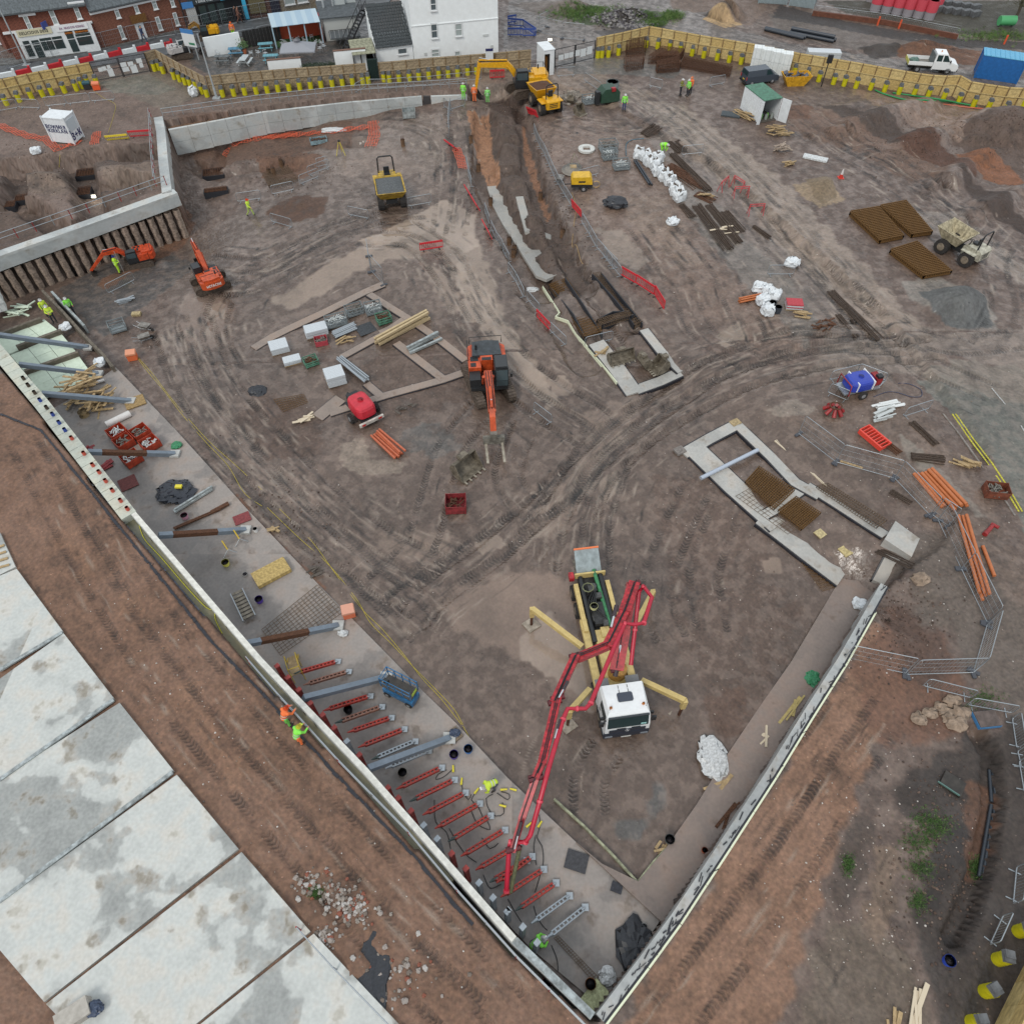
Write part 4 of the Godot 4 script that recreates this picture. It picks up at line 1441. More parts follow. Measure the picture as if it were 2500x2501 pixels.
func build_street()->void:
	var brick:=mt("red_brick",[142,84,66],0.9,0,0.5,1.7)
	var brick2:=mt("brown_brick",[150,98,78],0.9,0,0.45,1.7)
	var st:=S()
	slab(st,w3([-260,176,40,160,260,122,470,72,640,36,900,-6,900,-60,1000,-60,930,34,690,64,520,108,450,128,250,160,0,205,-260,262],0.0),-0.3,0.10)
	struct("road",st,mt("asphalt",[98,101,104],0.6,0,0.3,0.25))
	st=S()
	slab(st,w3([-260,150,36,146,252,119,463,68,620,34,800,6,880,-20,900,-6,640,36,470,72,260,122,40,160,-260,178],0.0),-0.3,0.22)
	struct("pavement",st,mt("paving",[120,120,118],0.7,0,0.35,0.4))
	var a:=at(v2(40,146),0.2)
	var b:=at(v2(251,117),0.2)
	var hh:=on_plane(v2(120,22),a,b).y
	var o:=house("shop_house","red brick house with slate roof above the white delicatessen shopfront",a,b,hh,8.0,3.2,brick,slate_mat())
	var l:=a.distance_to(b)
	for w:Array in [[69,56,33,38],[131,41,33,38],[189,28,30,36]]:
		window_px(o,a,b,v2(w[0],w[1]),v2(w[2]*0.86,w[3]*0.92))
		var c:=on_plane(v2(w[0]-3,w[1]-21),a,b)
		pb("lintel",o,v3(c.x,c.y,0.06),v3(2.0,0.3,0.18),mt("white_upvc"))
	var y1:=on_plane(v2(140,64),a,b).y
	pb("cornice",o,v3(l*0.5,y1,0.1),v3(l,0.22,0.3),mt("white_upvc"))
	pb("shopfront",o,v3(l*0.55,1.55,0.25),v3(l*0.86,3.3,0.5),mt("white_render",[236,240,240],0.7,0,0.1))
	pb("fascia",o,v3(l*0.34,2.95,0.54),v3(l*0.38,0.72,0.1),mt("cream_fascia",[214,208,176],0.5))
	letters("DELICIOUS DELI",0.34,mt("black_letter",[32,30,32],0.5),o,Transform3D(Basis.IDENTITY,v3(l*0.33,2.95,0.60)))
	pb("fascia",o,v3(l*0.76,2.95,0.54),v3(l*0.36,0.72,0.08),mt("white_upvc"))
	letters("Dr. MASON KINGS",0.27,mt("mauve_letter",[150,110,140],0.5),o,Transform3D(Basis.IDENTITY,v3(l*0.76,2.95,0.60)))
	for k:Array in [[0.20,1.2,0.07,1.8],[0.30,1.05,0.08,2.0],[0.42,1.45,0.13,1.4],[0.55,1.45,0.11,1.4],[0.70,1.15,0.08,2.0],[0.845,1.45,0.17,1.3]]:
		var g0:=pb("shop_window",o,v3(l*k[0],k[1],0.52),v3(l*k[2],k[3],0.06),mt("shop_glass",[56,68,68],0.08))
		st=S()
		bx(st,v3(0,k[3]*0.25,0.04),v3(l*k[2],0.06,0.04))
		put("frame",st,mt("white_upvc"),g0)
	for k:Array in [[0.70,"COFFEE &"],[0.845,"BREAKFAST BAR"]]:
		pb("window_sign",o,v3(l*k[0],2.38,0.56),v3(l*(0.09 if k[0]<0.8 else 0.15),0.4,0.04),mt("dark_sign",[60,40,24],0.5))
		letters(k[1],0.16,mt("orange_letter",[236,140,40],0.5),o,Transform3D(Basis.IDENTITY,v3(l*k[0],2.36,0.59)))
	st=S()
	bx(st,Vector3.ZERO,v3(0.9,0.75,0.15))
	var bs:=put("blue_board",st,mt("blue_sign",[62,80,150],0.5),o)
	bs.position=v3(on_plane(v2(109,58),a,b).x,on_plane(v2(109,58),a,b).y,0.5)
	bs.rotation.y=0.9
	var c1:=at(v2(-70,150),0.1)
	var c2:=at(v2(30,143),0.1)
	o=house("shop_house","brick house end with white doors on the side street beside the delicatessen",at(v2(-60,40),0.1),at(v2(22,128),0.1),hh,7.0,3.0,brick,slate_mat())
	l=at(v2(-60,40),0.1).distance_to(at(v2(22,128),0.1))
	for i in 3:
		window(o,l*(0.2+0.28*i),3.6,1.1,1.6)
		window(o,l*(0.2+0.28*i),0.2,1.0,2.1,false)
	a=at(v2(252,117),0.2)
	b=at(v2(461,67),0.2)
	l=a.distance_to(b)
	hh=on_plane(v2(300,10),a,b).y
	o=house("terrace_house","plain brown brick house with white sash windows and a white door",a,b,hh,8.0,3.2,brick2,slate_mat())
	pb("fascia_board",o,v3(l*0.5,hh-0.2,0.12),v3(l,0.35,0.15),mt("white_upvc"))
	for w:Array in [[285,28,25,31],[332,17,23,30],[377,9,22,26],[420,3,20,26],[297,78,25,33],[388,57,24,33],[430,46,22,32]]:
		window_px(o,a,b,v2(w[0],w[1]),v2(w[2]*0.86,w[3]*0.9))
	var dp:=on_plane(v2(345,76),a,b)
	var dr:=pb("door",o,v3(dp.x,1.2,0.05),v3(1.15,2.7,0.12),mt("white_upvc"))
	pb("door_pane",dr,v3(0,0.1,0.07),v3(0.35,0.55,0.03),glass())
	pb("fanlight",dr,v3(0,1.1,0.07),v3(0.9,0.4,0.03),glass())
	var cl:=on_plane(v2(337,44),a,b)
	pb("cloth_banner",o,v3(cl.x,cl.y,0.25),v3(2.1,0.95,0.1),mt("brown_cloth",[132,92,44],0.9,0,0.4,2.0))
	st=S()
	cyl(st,v3(l-0.2,0,0.12),v3(l-0.2,hh,0.12),0.08,0.08,6)
	put("drainpipe",st,mt("dark_gutter"),o)
	a=at(v2(462,70),0.2)
	b=at(v2(606,44),0.2)
	l=a.distance_to(b)
	o=house("corner_shop","brown brick shop with dark frontage and sky blue fascia and pillar",a,b,6.4,8.0,2.6,mt("dark_brick",[112,80,70],0.9,0,0.4,1.5),slate_mat())
	pb("shopfront",o,v3(l*0.56,1.4,0.1),v3(l*0.82,2.8,0.2),mt("dark_shopfront",[34,36,38],0.3))
	pb("fascia",o,v3(l*0.36,3.05,0.3),v3(l*0.52,0.6,0.25),mt("charcoal_fascia",[52,60,64],0.5))
	letters("1 SHOE CTD.",0.3,mt("pale_letter",[220,224,224],0.5),o,Transform3D(Basis.IDENTITY,v3(l*0.36,3.05,0.44)))
	pb("fascia",o,v3(l*0.82,3.1,0.34),v3(l*0.40,0.7,0.3),mt("sky_blue",[66,176,214],0.5))
	pb("pillar",o,v3(l*0.985,1.5,0.3),v3(0.5,3.0,0.3),mt("sky_blue"))
	pb("poster_panel",o,v3(l*0.11,1.3,0.3),v3(1.3,2.4,0.15),mt("poster_white",[214,214,212],0.5,0,0.5,3.0))
	pb("blue_board",o,v3(l*0.08,2.85,0.4),v3(1.5,0.7,0.2),mt("poster_blue",[70,130,190],0.5))
	for k:float in [0.3,0.45,0.6]:
		pb("shop_window",o,v3(l*k,1.4,0.22),v3(l*0.11,2.1,0.05),mt("shop_glass"))
	a=at(v2(606,44),0.2)
	b=at(v2(690,34),0.2)
	l=a.distance_to(b)
	o=house("corner_shop","shop with white signboard in red letters and a colourful poster window",a,b,6.4,8.0,2.6,mt("dark_brick"),slate_mat())
	pb("fascia",o,v3(l*0.42,3.1,0.3),v3(l*0.8,0.75,0.2),mt("white_upvc"))
	letters("MR.BOOM",0.55,mt("red_letter",[196,40,52],0.5),o,Transform3D(Basis.IDENTITY,v3(l*0.40,3.08,0.42)))
	pb("poster_window",o,v3(l*0.34,1.5,0.12),v3(l*0.46,2.0,0.12),mt("poster_mix",[150,140,104],0.4,0,0.8,3.0))
	pb("door",o,v3(l*0.84,1.4,0.1),v3(l*0.26,2.7,0.1),mt("navy_door",[34,36,52],0.5))
	a=at(v2(690,34),0.2)
	b=at(v2(860,6),0.2)
	l=a.distance_to(b)
	o=house("stone_house","buff stone building with white framed windows on the street corner",a,b,6.0,8.0,2.6,mt("buff_stone",[158,146,126],0.9,0,0.4,1.5),slate_mat())
	for k:float in [0.06,0.24,0.5,0.72]:
		window(o,l*k,1.0,1.5,1.7,true,0)
	var white:=mt("white_wall",[250,254,254],0.75,0,0.04,0.3)
	a=at(v2(1012,149),0.1)
	b=at(v2(1217,128),0.1)
	l=a.distance_to(b)
	o=house("white_building","tall plain white rendered building with scattered small windows",a,b,12.0,9.0,2.0,white,slate_mat())
	for w:Array in [[1057.6,10,18,31],[1060,75,20,36],[1119.5,72,20,31],[1063,129,22,18],[1117,130,15,11]]:
		window_px(o,a,b,v2(w[0],w[1]),v2(w[2]*0.92,w[3]*0.95),w[0]>1100 or w[1]>100,1 if w[3]>15 else 0)
	for w:Array in [[1186,86,15,5],[1201,114,7,7],[1039,132,7,7]]:
		var p:=on_plane(v2(w[0],w[1]),a,b)
		pb("wall_vent",o,v3(p.x,p.y,0.01),v3(w[2]/20.0,w[3]/20.0,0.06),mt("vent_grey",[206,210,208],0.7))
	for y:float in [4.0,7.6]:
		pb("band_course",o,v3(l*0.5,y,0.0),v3(l+0.06,0.1,0.08),white)
	var a2:=at(v2(922,160),0.1)
	l=v2(a.x-a2.x,a.z-a2.z).length()
	var o2:=thing("lean_to","white lean-to with black slate roof against the white building","building",a2,yaw(a2,a))
	var fh:=on_plane(v2(925,118),a2,a).y
	pb("wall",o2,v3(l*0.5-0.03,fh*0.5,-2.5),v3(l-0.06,fh,5.0),white)
	st=S()
	prism(st,[v2(0.0,0),v2(0.0,0.02),v2(-5.0,3.0),v2(-5.0,0)],-0.3,0.0)
	var ge:=put("gable",st,white,o2)
	ge.position=v3(0,fh,0)
	ge.rotation.y=-PI/2
	window(o2,l*0.58,1.0,1.2,0.7,false,0)
	var rows:=14
	var rl:=sqrt(5.4*5.4+3.2*3.2)
	var rb:=Basis(Vector3.RIGHT,atan2(3.2,5.4))
	var slm:=mt("dark_slate",[58,64,66],0.5,0,0.35,1.2)
	var sme:={}
	var roof:=Node3D.new()
	roof.name="roof"
	o2.add_child(roof)
	for r in rows:
		var cols:=14
		for cc in cols:
			var sw:=(l-0.1)/cols
			var xx:=sw*(cc+0.5)+(sw*0.25 if r%2 else 0.0)-sw*0.12
			var key:=int(rng.randi()%3)
			if not sme.has(key):
				var s3:=S()
				bx(s3,Vector3.ZERO,v3(sw-0.03,0.03+0.012*key,rl/rows+0.05))
				sme[key]=mesh_of(s3,slm)
			var tt:=(r+0.5)/rows
			putm("slate",sme[key],roof,Transform3D(rb*Basis(Vector3.RIGHT,-0.05),v3(clampf(xx,sw*0.5,l-sw*0.5),fh+0.08+3.2*tt,0.25-5.4*tt)))
	pub_garden()
	hoardings()
	street_fences()
func picnic_table(pos:Vector3,turn:float,m:Material,label:String)->void:
	var o:=thing("picnic_table",label,"picnic table",pos,turn)
	for i in 4:
		pb("top_board",o,v3(0,0.74,-0.3+i*0.2),v3(1.9,0.05,0.185),m)
	for s:float in [-1,1]:
		pb("bench",o,v3(0,0.44,s*0.72),v3(1.9,0.05,0.3),m)
		var st:=S()
		bar(st,v3(s*0.7,0,-0.72),v3(s*0.7,0.72,-0.2),0.08,0.08)
		bar(st,v3(s*0.7,0,0.72),v3(s*0.7,0.72,0.2),0.08,0.08)
		bar(st,v3(s*0.7,0.41,-0.8),v3(s*0.7,0.41,0.8),0.08,0.06)
		put("leg_frame",st,m,o)
func chair_at(pos:Vector3,turn:float)->void:
	var o:=thing("garden_chair","silver metal tub chair in the pub garden","chair",pos,turn,"pub garden chairs")
	var m:=mt("bright_metal",[214,218,220],0.3,0.5)
	pb("seat",o,v3(0,0.45,0),v3(0.46,0.04,0.46),m)
	var st:=S()
	var arc:=[]
	for i in 9:
		var t:=PI*(i/8.0)+PI*0.5
		arc.append(v3(cos(t)*0.27,0.72,sin(t)*0.27))
	tube(st,arc,0.03,5)
	put("backrest",st,m,o)
	for s:Vector2 in [v2(-1,-1),v2(1,-1),v2(-1,1),v2(1,1)]:
		st=S()
		cyl(st,v3(s.x*0.2,0,s.y*0.2),v3(s.x*0.22,0.7 if s.x<0 else 0.45,s.y*0.22),0.02,0.02,5)
		put("leg",st,m,o)
func pub_garden()->void:
	var lb:=mt("pale_blue_wood",[122,182,196],0.7,0,0.3,1.5)
	var gw:=mt("grey_wood",[120,126,128],0.8,0,0.4,1.5)
	for q:Array in [[579,133,0.15,mt("mid_blue_wood",[100,158,190],0.7,0,0.4,1.5),"blue picnic table with dark top beside the white garden wall"],[546,152,0.05,gw,"grey weathered picnic table with pale blue benches by the lamp post"],
			[600,156,1.5,mt("white_wood",[206,214,216],0.7,0,0.3,1.5),"white slatted picnic table with striped benches in the pub garden"],[651,121,0.2,lb,"pale turquoise picnic table in front of the blue roofed shelter"],[664,150,0.12,lb,"pale turquoise picnic table beside the grey parasol"]]:
		picnic_table(at(v2(q[0],q[1]),0.05),q[2],q[3],q[4])
	for q:Array in [[534,138,0.3],[615,138,2.0],[633,137,1.0],[650,138,-0.5],[786,113,0.5],[793,121,1.2],[783,127,2.4],[772,112,3.0],[700,113,0.6],[715,105,1.6],[728,104,2.6],[745,106,0.2],[690,113,4.0],[762,98,2.0]]:
		chair_at(at(v2(q[0],q[1]),0.05),q[2])
	var o:=thing("garden_wall","white rendered garden wall with potted plant behind the picnic tables","wall")
	var p:=w3([508,138,594,123],0.0)
	var st:=S()
	ribbon(st,[p[0]+v3(0,2.2,0),p[1]+v3(0,2.2,0)],-0.1,0.1,2.3)
	put("wall_panel",st,mt("white_wall"),o)
	for q:Array in [[662,190,742,183,1.0,"low stepped white wall behind the hoarding under the parasol"],[823,178,899,171,1.5,"white boundary wall beside the hoarding gate"]]:
		p=w3([q[0],q[1],q[2],q[3]],0.0)
		o=thing("garden_wall",q[5],"wall")
		st=S()
		ribbon(st,[p[0]+v3(0,q[4]+1.0,0),p[1]+v3(0,q[4]+1.0,0)],-0.12,0.12,3.0)
		put("wall_panel",st,mt("white_wall"),o)
		pb("coping",o,(p[0]+p[1])*0.5+v3(0,q[4]+1.05,0),v3((p[1] as Vector3).distance_to(p[0])+0.1,0.08,0.34),mt("brick_cap",[120,88,72],0.8)).rotation.y=yaw(p[0],p[1])
	p=w3([600,118,690,100],0.0)
	o=thing("timber_fence","black stained timber fence between white wall and blue shelter","fence")
	var rs:=resample(p,0.45)
	for i in rs.size()-1:
		st=S()
		var d:Vector3=((rs[i+1] as Vector3)-rs[i]).normalized()*0.015
		ribbon(st,[rs[i]+d+v3(0,2.0+0.03*(i%2),0),rs[i+1]-d+v3(0,2.0+0.03*(i%2),0)],-0.03,0.03,2.0)
		put("plank",st,mt("black_timber",[42,40,40],0.8,0,0.3),o)
	o=thing("potted_plant","green bushy plant in an orange pot at the end of the white wall","plant",at(v2(599,131),0.05))
	st=S()
	lathe(st,[[0.2,0],[0.3,0.5],[0.32,0.55],[0.0,0.5]],10)
	put("pot",st,mt("terracotta",[190,110,74],0.8),o)
	st=S()
	for i in 260:
		var d:=v3(rng.randfn(),absf(rng.randfn())*1.2,rng.randfn())*0.32+v3(0,0.7,0)
		var e:=v3(rng.randf_range(-1,1),rng.randf_range(0.2,1),rng.randf_range(-1,1)).normalized()*0.2
		var s:=e.cross(v3(rng.randf(),rng.randf(),rng.randf())).normalized()*0.05
		tri(st,d-s,d+e,d+s)
	put("foliage",st,mt("leaf_green",[82,110,62],0.7),o)
	o=thing("hedge","dark clipped hedge strip between the low white walls","hedge",at(v2(780,180),0.0),0.12)
	st=S()
	for i in 1400:
		var d:=v3(rng.randf_range(-2.2,2.2),rng.randf_range(0.2,1.2),rng.randf_range(-0.4,0.4))
		var e:=v3(rng.randf_range(-1,1),rng.randf_range(-0.3,1),rng.randf_range(-1,1)).normalized()*0.18
		var s:=e.cross(v3(rng.randf(),rng.randf(),rng.randf())).normalized()*0.06
		tri(st,d-s,d+e,d+s)
	put("foliage",st,mt("hedge_green",[46,62,42],0.8),o)
	o=thing("parasol","large square grey parasol opened over the pub garden","umbrella",at(v2(737,160),0.0),0.1)
	st=S()
	cyl(st,Vector3.ZERO,v3(0,2.9,0),0.05,0.05,8)
	put("pole",st,mt("grey_pole",[150,152,152],0.5),o)
	st=S()
	var rim:=[v3(-2.2,2.1,1.5),v3(0,2.15,1.55),v3(2.2,2.1,1.5),v3(2.2,2.15,0),v3(2.2,2.1,-1.5),v3(0,2.15,-1.55),v3(-2.2,2.1,-1.5),v3(-2.2,2.15,0)]
	for i in 8:
		tri(st,v3(0,2.9,0),rim[(i+1)%8],rim[i])
		quad(st,rim[i],rim[(i+1)%8],rim[(i+1)%8]-v3(0,0.15,0),rim[i]-v3(0,0.15,0))
	put("canopy",st,mt("grey_canvas",[150,152,158],0.9),o)
	st=S()
	lathe(st,[[0.12,2.85],[0.5,2.98],[0.1,3.15],[0.02,3.2]],10)
	put("vent_cap",st,mt("grey_canvas"),o)
	var a:=at(v2(676,119),0.0)
	var b:=at(v2(790,105),0.0)
	var l:=a.distance_to(b)
	o=thing("garden_shelter","open shelter with translucent blue roof, pale posts and orange back wall","shelter",a,yaw(a,b))
	pb("back_wall",o,v3(l*0.5,1.0,-3.0),v3(l,2.0,0.15),mt("orange_wall",[190,84,54],0.8))
	pb("side_wall",o,v3(l+0.1,1.0,-1.5),v3(0.12,2.0,3.0),mt("orange_wall"))
	for i in 4:
		pb("post",o,v3(l*i/3.0,1.3,0),v3(0.16,2.6,0.16),mt("pale_blue_post",[168,194,208],0.6))
	pb("grass_mat",o,v3(l*0.5,0.06,-1.4),v3(l-0.4,0.03,2.6),mt("fake_grass",[52,84,44],0.9))
	for i in 9:
		var r:=pb("roof_sheet",o,v3(l*(i+0.5)/9.0,2.85,-1.5),v3(l/9.0+0.1,0.05,3.7),mt("blue_sheet" if i%2 else "blue_sheet2",[160,184,200] if i%2 else [178,198,208],0.35))
		r.rotation.x=0.12
		r.position.y+=0.012*(i%2)
	a=at(v2(800,108),0.0)
	b=at(v2(880,100),0.0)
	l=a.distance_to(b)
	o=thing("pub_building","flat roofed pub block with dark felt roof and roof plant","building",a,yaw(a,b))
	pb("wall",o,v3(l*0.5,1.3,-4.0),v3(l,2.8,6.0),mt("pale_pub",[190,192,188],0.8))
	pb("flat_roof",o,v3(l*0.5,2.78,-4.0),v3(l+0.8,0.14,6.6),mt("felt_roof",[92,98,102],0.8,0,0.3,0.5))
	pb("deck",o,v3(l*0.55,1.2,0.6),v3(l*0.9,0.15,2.6),mt("dark_deck",[84,88,90],0.7))
	for i in 7:
		pb("rail_post",o,v3(l*(0.12+0.13*i),1.7,1.85),v3(0.07,1.0,0.07),mt("bright_metal"))
	pb("rail",o,v3(l*0.55,2.2,1.85),v3(l*0.9,0.06,0.06),mt("black_steel",[34,34,36],0.6))
	pb("plant_unit",o,v3(l*0.6,3.2,-5.5),v3(1.6,0.8,0.8),mt("unit_grey",[190,196,196],0.5))
	pb("plant_unit",o,v3(l*0.95,3.3,-6.0),v3(1.5,1.0,1.0),mt("unit_grey"))
	st=S()
	cyl(st,v3(0.5,2.8,-4.6),v3(0.5,4.2,-4.6),0.16,0.16,8)
	cyl(st,v3(1.8,2.8,-4.9),v3(1.8,4.4,-4.9),0.12,0.12,8)
	put("flue",st,mt("bright_metal"),o)
	o=thing("fire_escape","black steel fire escape stair beside the pub roof","stair",at(v2(858,140),0.0),0.3)
	var sm:=mt("black_steel")
	for i in 14:
		pb("tread",o,v3(0.3*i-1.0,0.25*i+0.6,-0.3*i),v3(0.32,0.04,1.1),sm).rotation.y=0.5
	st=S()
	for s:float in [-0.5,0.5]:
		var q:=v3(sin(0.5),0,cos(0.5))*s
		bar(st,v3(-1.0,0.5,0)+q,v3(3.1,4.1,-4.0)+q,0.05,0.25)
		bar(st,v3(-1.0,1.5,0)+q,v3(3.1,5.1,-4.0)+q,0.06,0.06)
		for i in 6:
			var e:=v3(-1.0,0.5,0).lerp(v3(3.1,4.1,-4.0),i/5.0)+q
			bar(st,e,e+v3(0,1.0,0),0.05,0.05)
	put("stringer",st,sm,o)
	pb("landing",o,v3(3.6,4.05,-4.6),v3(2.4,0.1,2.0),sm)
	a=at(v2(868,178),0.0)
	b=at(v2(922,172),0.0)
	l=a.distance_to(b)
	o=thing("shed","dark open shed with mossy pale roof next to the lean-to","shed",a,yaw(a,b))
	pb("back_wall",o,v3(l*0.5,1.1,-3.2),v3(l,2.2,0.12),mt("black_timber"))
	pb("side_wall",o,v3(0.05,1.1,-1.6),v3(0.1,2.2,3.2),mt("black_timber"))
	for i in 2:
		pb("post",o,v3(l*(0.35+0.6*i),1.1,0),v3(0.14,2.2,0.14),mt("black_timber"))
	for i in 5:
		var r:=pb("roof_sheet",o,v3(l*(i+0.5)/5.0,2.35+0.01*(i%2),-1.6),v3(l/5.0+0.1,0.05,3.9),mt("mossy_sheet",[168,168,142],0.8,0,0.4))
		r.rotation.x=0.1
	o=thing("plastic_barrier_stack","pile of red plastic barrier sections on the street behind the pub","barrier",at(v2(813,34),0.1),0.15)
	for i in 5:
		var st2:=S()
		bx(st2,Vector3.ZERO,v3(2.2,0.16,1.0))
		var r:=put("barrier_panel",st2,mt("plastic_red",[206,48,56],0.45),o)
		r.position=v3(rng.randf_range(-1.2,1.4),0.12+i*0.17,rng.randf_range(-0.2,0.2))
		r.rotation.y=rng.randf_range(-0.15,0.15)
func hoarding(label:String,px:Array,ht:float,dark:bool,step:=1.55)->void:
	var pts:=resample(w3(px,0.0),step)
	var o:=thing("hoarding",label,"hoarding",pts[0])
	var org:Vector3=pts[0]
	var bm:=[mt("osb_dark",[192,172,140],0.85,0,0.35,1.1),mt("osb_dark2",[180,160,130],0.85,0,0.35,1.3)] if dark else [mt("osb_light",[228,202,140],0.85,0,0.3,1.1),mt("osb_light2",[220,190,124],0.85,0,0.32,1.3)]
	var tm:=mt("hoard_timber",[150,122,84],0.85,0,0.3)
	for i in pts.size()-1:
		var a:Vector3=pts[i]-org
		var b:Vector3=pts[i+1]-org
		a.y=hy(pts[i].x,pts[i].z)
		b.y=hy(pts[i+1].x,pts[i+1].z)
		var d:=(b-a).normalized()*0.008
		var st:=S()
		for row in 2:
			st=S()
			var t:=ht*0.5
			ribbon(st,[a+d+v3(0,t*(row+1)-0.006*(1-row),0),b-d+v3(0,t*(row+1)-0.006*(1-row),0)],-0.02,0.02,t-0.012 if row else t+0.2)
			put("board",st,bm[(i*7+row*3+i/3)%2],o)
		st=S()
		bar(st,a+v3(0,-0.1,0.07),a+v3(0,ht,0.07),0.10,0.10)
		put("post",st,tm,o)
		st=S()
		bar(st,a+v3(0,ht*0.55,0.10),b+v3(0,ht*0.55,0.10),0.07,0.09)
		put("rail",st,bm[0],o)
		st=S()
		bar(st,a+v3(0,ht-0.1,0.05),b+v3(0,ht-0.1,0.05),0.07,0.09)
		put("rail",st,bm[0],o)
var drum_src:Node3D
func drum(p:Vector3,label:String,group:String)->void:
	if drum_src==null:
		drum_src=thing("ballast_drum",label,"drum",p,0,group)
		var st:=S()
		lathe(st,[[0.0,0.0],[0.29,0.0],[0.3,0.03],[0.29,0.28],[0.305,0.30],[0.29,0.32],[0.29,0.57],[0.305,0.59],[0.29,0.61],[0.29,0.87],[0.3,0.89],[0.27,0.89],[0.0,0.87]],16)
		put("barrel",st,mt("drum_yellow",[214,204,26],0.42,0,0.2,0.8),drum_src)
		st=S()
		bx(st,v3(0,1.0,-0.02),v3(0.46,0.24,0.5))
		bx(st,v3(0,1.16,-0.1),v3(0.42,0.1,0.34))
		put("concrete_cap",st,mt("drum_cap",[112,114,116],0.9,0,0.3),drum_src)
	else:
		copy(drum_src,"ballast_drum",p,rng.randf_range(-0.4,0.4),label,group)
func hoardings()->void:
	hoarding("weathered board hoarding between the street barriers and the crowd barriers by the cabin",[-60,258,0,244,116,219,236,197],2.1,false)
	hoarding("weathered board hoarding running from the double gate to the tall lamp post",[370,174,394,166,452,200,512,233],2.2,true)
	hoarding("weathered board hoarding along the pub garden from lamp post to dark gate",[516,232,620,222,760,211,899,200],2.2,true)
	hoarding("weathered board hoarding in front of the white building",[930,198,1060,187,1180,177,1296,166],2.2,true)
	hoarding("new yellow board hoarding short run beside the mesh gate and rebar cages",[1453,139,1515,126,1578,111],2.3,false)
	hoarding("new yellow board hoarding long run past the van and pickup",[1580,111,1700,133,1843,157,1940,178,2090,204,2228,228,2380,254,2500,273,2580,286],2.3,false)
	hoarding("new yellow board hoarding beside three drums at the black soil corner",[2530,2300,2478,2400,2420,2520],2.3,false)
	var L:={
		0:["yellow ballast drum with concrete cap along the hoarding near the cabin","drums along the hoarding by the cabin"],
		1:["yellow ballast drum with concrete cap along the angled hoarding by the lamp post","drums along the angled hoarding"],
		2:["yellow ballast drum with concrete cap along the pub garden hoarding","drums along the pub garden hoarding"],
		3:["yellow ballast drum with concrete cap along the hoarding before the white building","drums before the white building"],
		4:["yellow ballast drum with concrete cap behind the stored rebar cages","drums behind the rebar cages"],
		5:["yellow ballast drum with white sticker along the long new hoarding","drums along the long new hoarding"],
		6:["yellow ballast drum with concrete cap on black soil by the hoarding","drums on the black soil"]}
	var D:=[[0,0,[55,775,150,750,240,728,322,712,390,698,483,683,570,667,612,650,655,630,722,628]],[0,1,[1145,522,1177,515,1208,540,1290,582,1330,600,1370,622,1408,637,1452,652,1495,690,1530,712]],[0,2,[1645,712,1727,705,1808,698,1892,690]],
		[1,2,[22,692,103,685,182,675,263,668,342,660,422,655,498,647,580,640,655,632,730,627,805,622,845,615]],[1,3,[960,600,1000,605,1072,600,1147,595,1217,588,1290,578,1363,572,1433,568,1502,562,1575,552,1640,545]],
		[2,4,[660,425,690,423,738,420,812,405,1015,348,1100,358,1187,368,1265,388,1352,410,1438,425,1537,442,1625,458,1713,472,1810,482]],
		[3,5,[233,550,328,575,413,600,522,620,600,632,687,648,795,660,897,675,1003,692,1113,705,1217,718,1330,735,1440,762,1550,785,1660,805,1787,825,1895,838]]]
	for d:Array in D:
		for i in range(0,d[2].size(),2):
			drum(g(d[0],d[2][i],d[2][i+1]),L[d[1]][0],L[d[1]][1])
	for p:Vector2 in [v2(2434,2344),v2(2402,2422),v2(2370,2497),v2(2484,2276)]:
		drum(gd(p),L[6][0],L[6][1])
	mesh_gate("double mesh gate with black frame and white notice boards between hoardings",v2(238,199),v2(368,176),[[0.14,1.25,0.5,0.45],[0.21,1.3,0.5,0.45],[0.30,1.35,0.4,0.45],[0.30,0.75,0.65,0.9],[0.57,1.35,0.7,0.5],[0.58,0.8,0.8,0.5],[0.70,1.3,0.65,0.5],[0.73,0.7,0.75,0.9],[0.87,1.5,0.65,0.5],[0.88,0.95,0.45,0.5]])
	mesh_gate("double mesh gate with black frame and white notice boards at the site entrance",v2(1354,166),v2(1450,144),[[0.14,1.1,0.75,0.6],[0.28,1.15,0.7,0.6],[0.40,1.15,0.6,0.6],[0.56,1.2,0.7,0.7],[0.70,1.1,0.8,0.9],[0.86,1.2,0.8,0.9]])
	var a:=at(v2(903,199),0)
	var b:=at(v2(928,197),0)
	var o:=thing("dark_gate","dark green steel gate in the hoarding with waste bin behind","gate",a,yaw(a,b))
	for i in 8:
		pb("bar",o,v3(a.distance_to(b)*i/7.0,1.3,0),v3(0.06,2.6,0.06),mt("dark_green",[30,52,48],0.5))
	pb("rail",o,v3(a.distance_to(b)*0.5,2.5,0.05),v3(a.distance_to(b),0.1,0.05),mt("dark_green"))
	pb("backing",o,v3(a.distance_to(b)*0.5,1.2,-0.3),v3(a.distance_to(b)-0.1,2.3,0.05),mt("dark_green"))
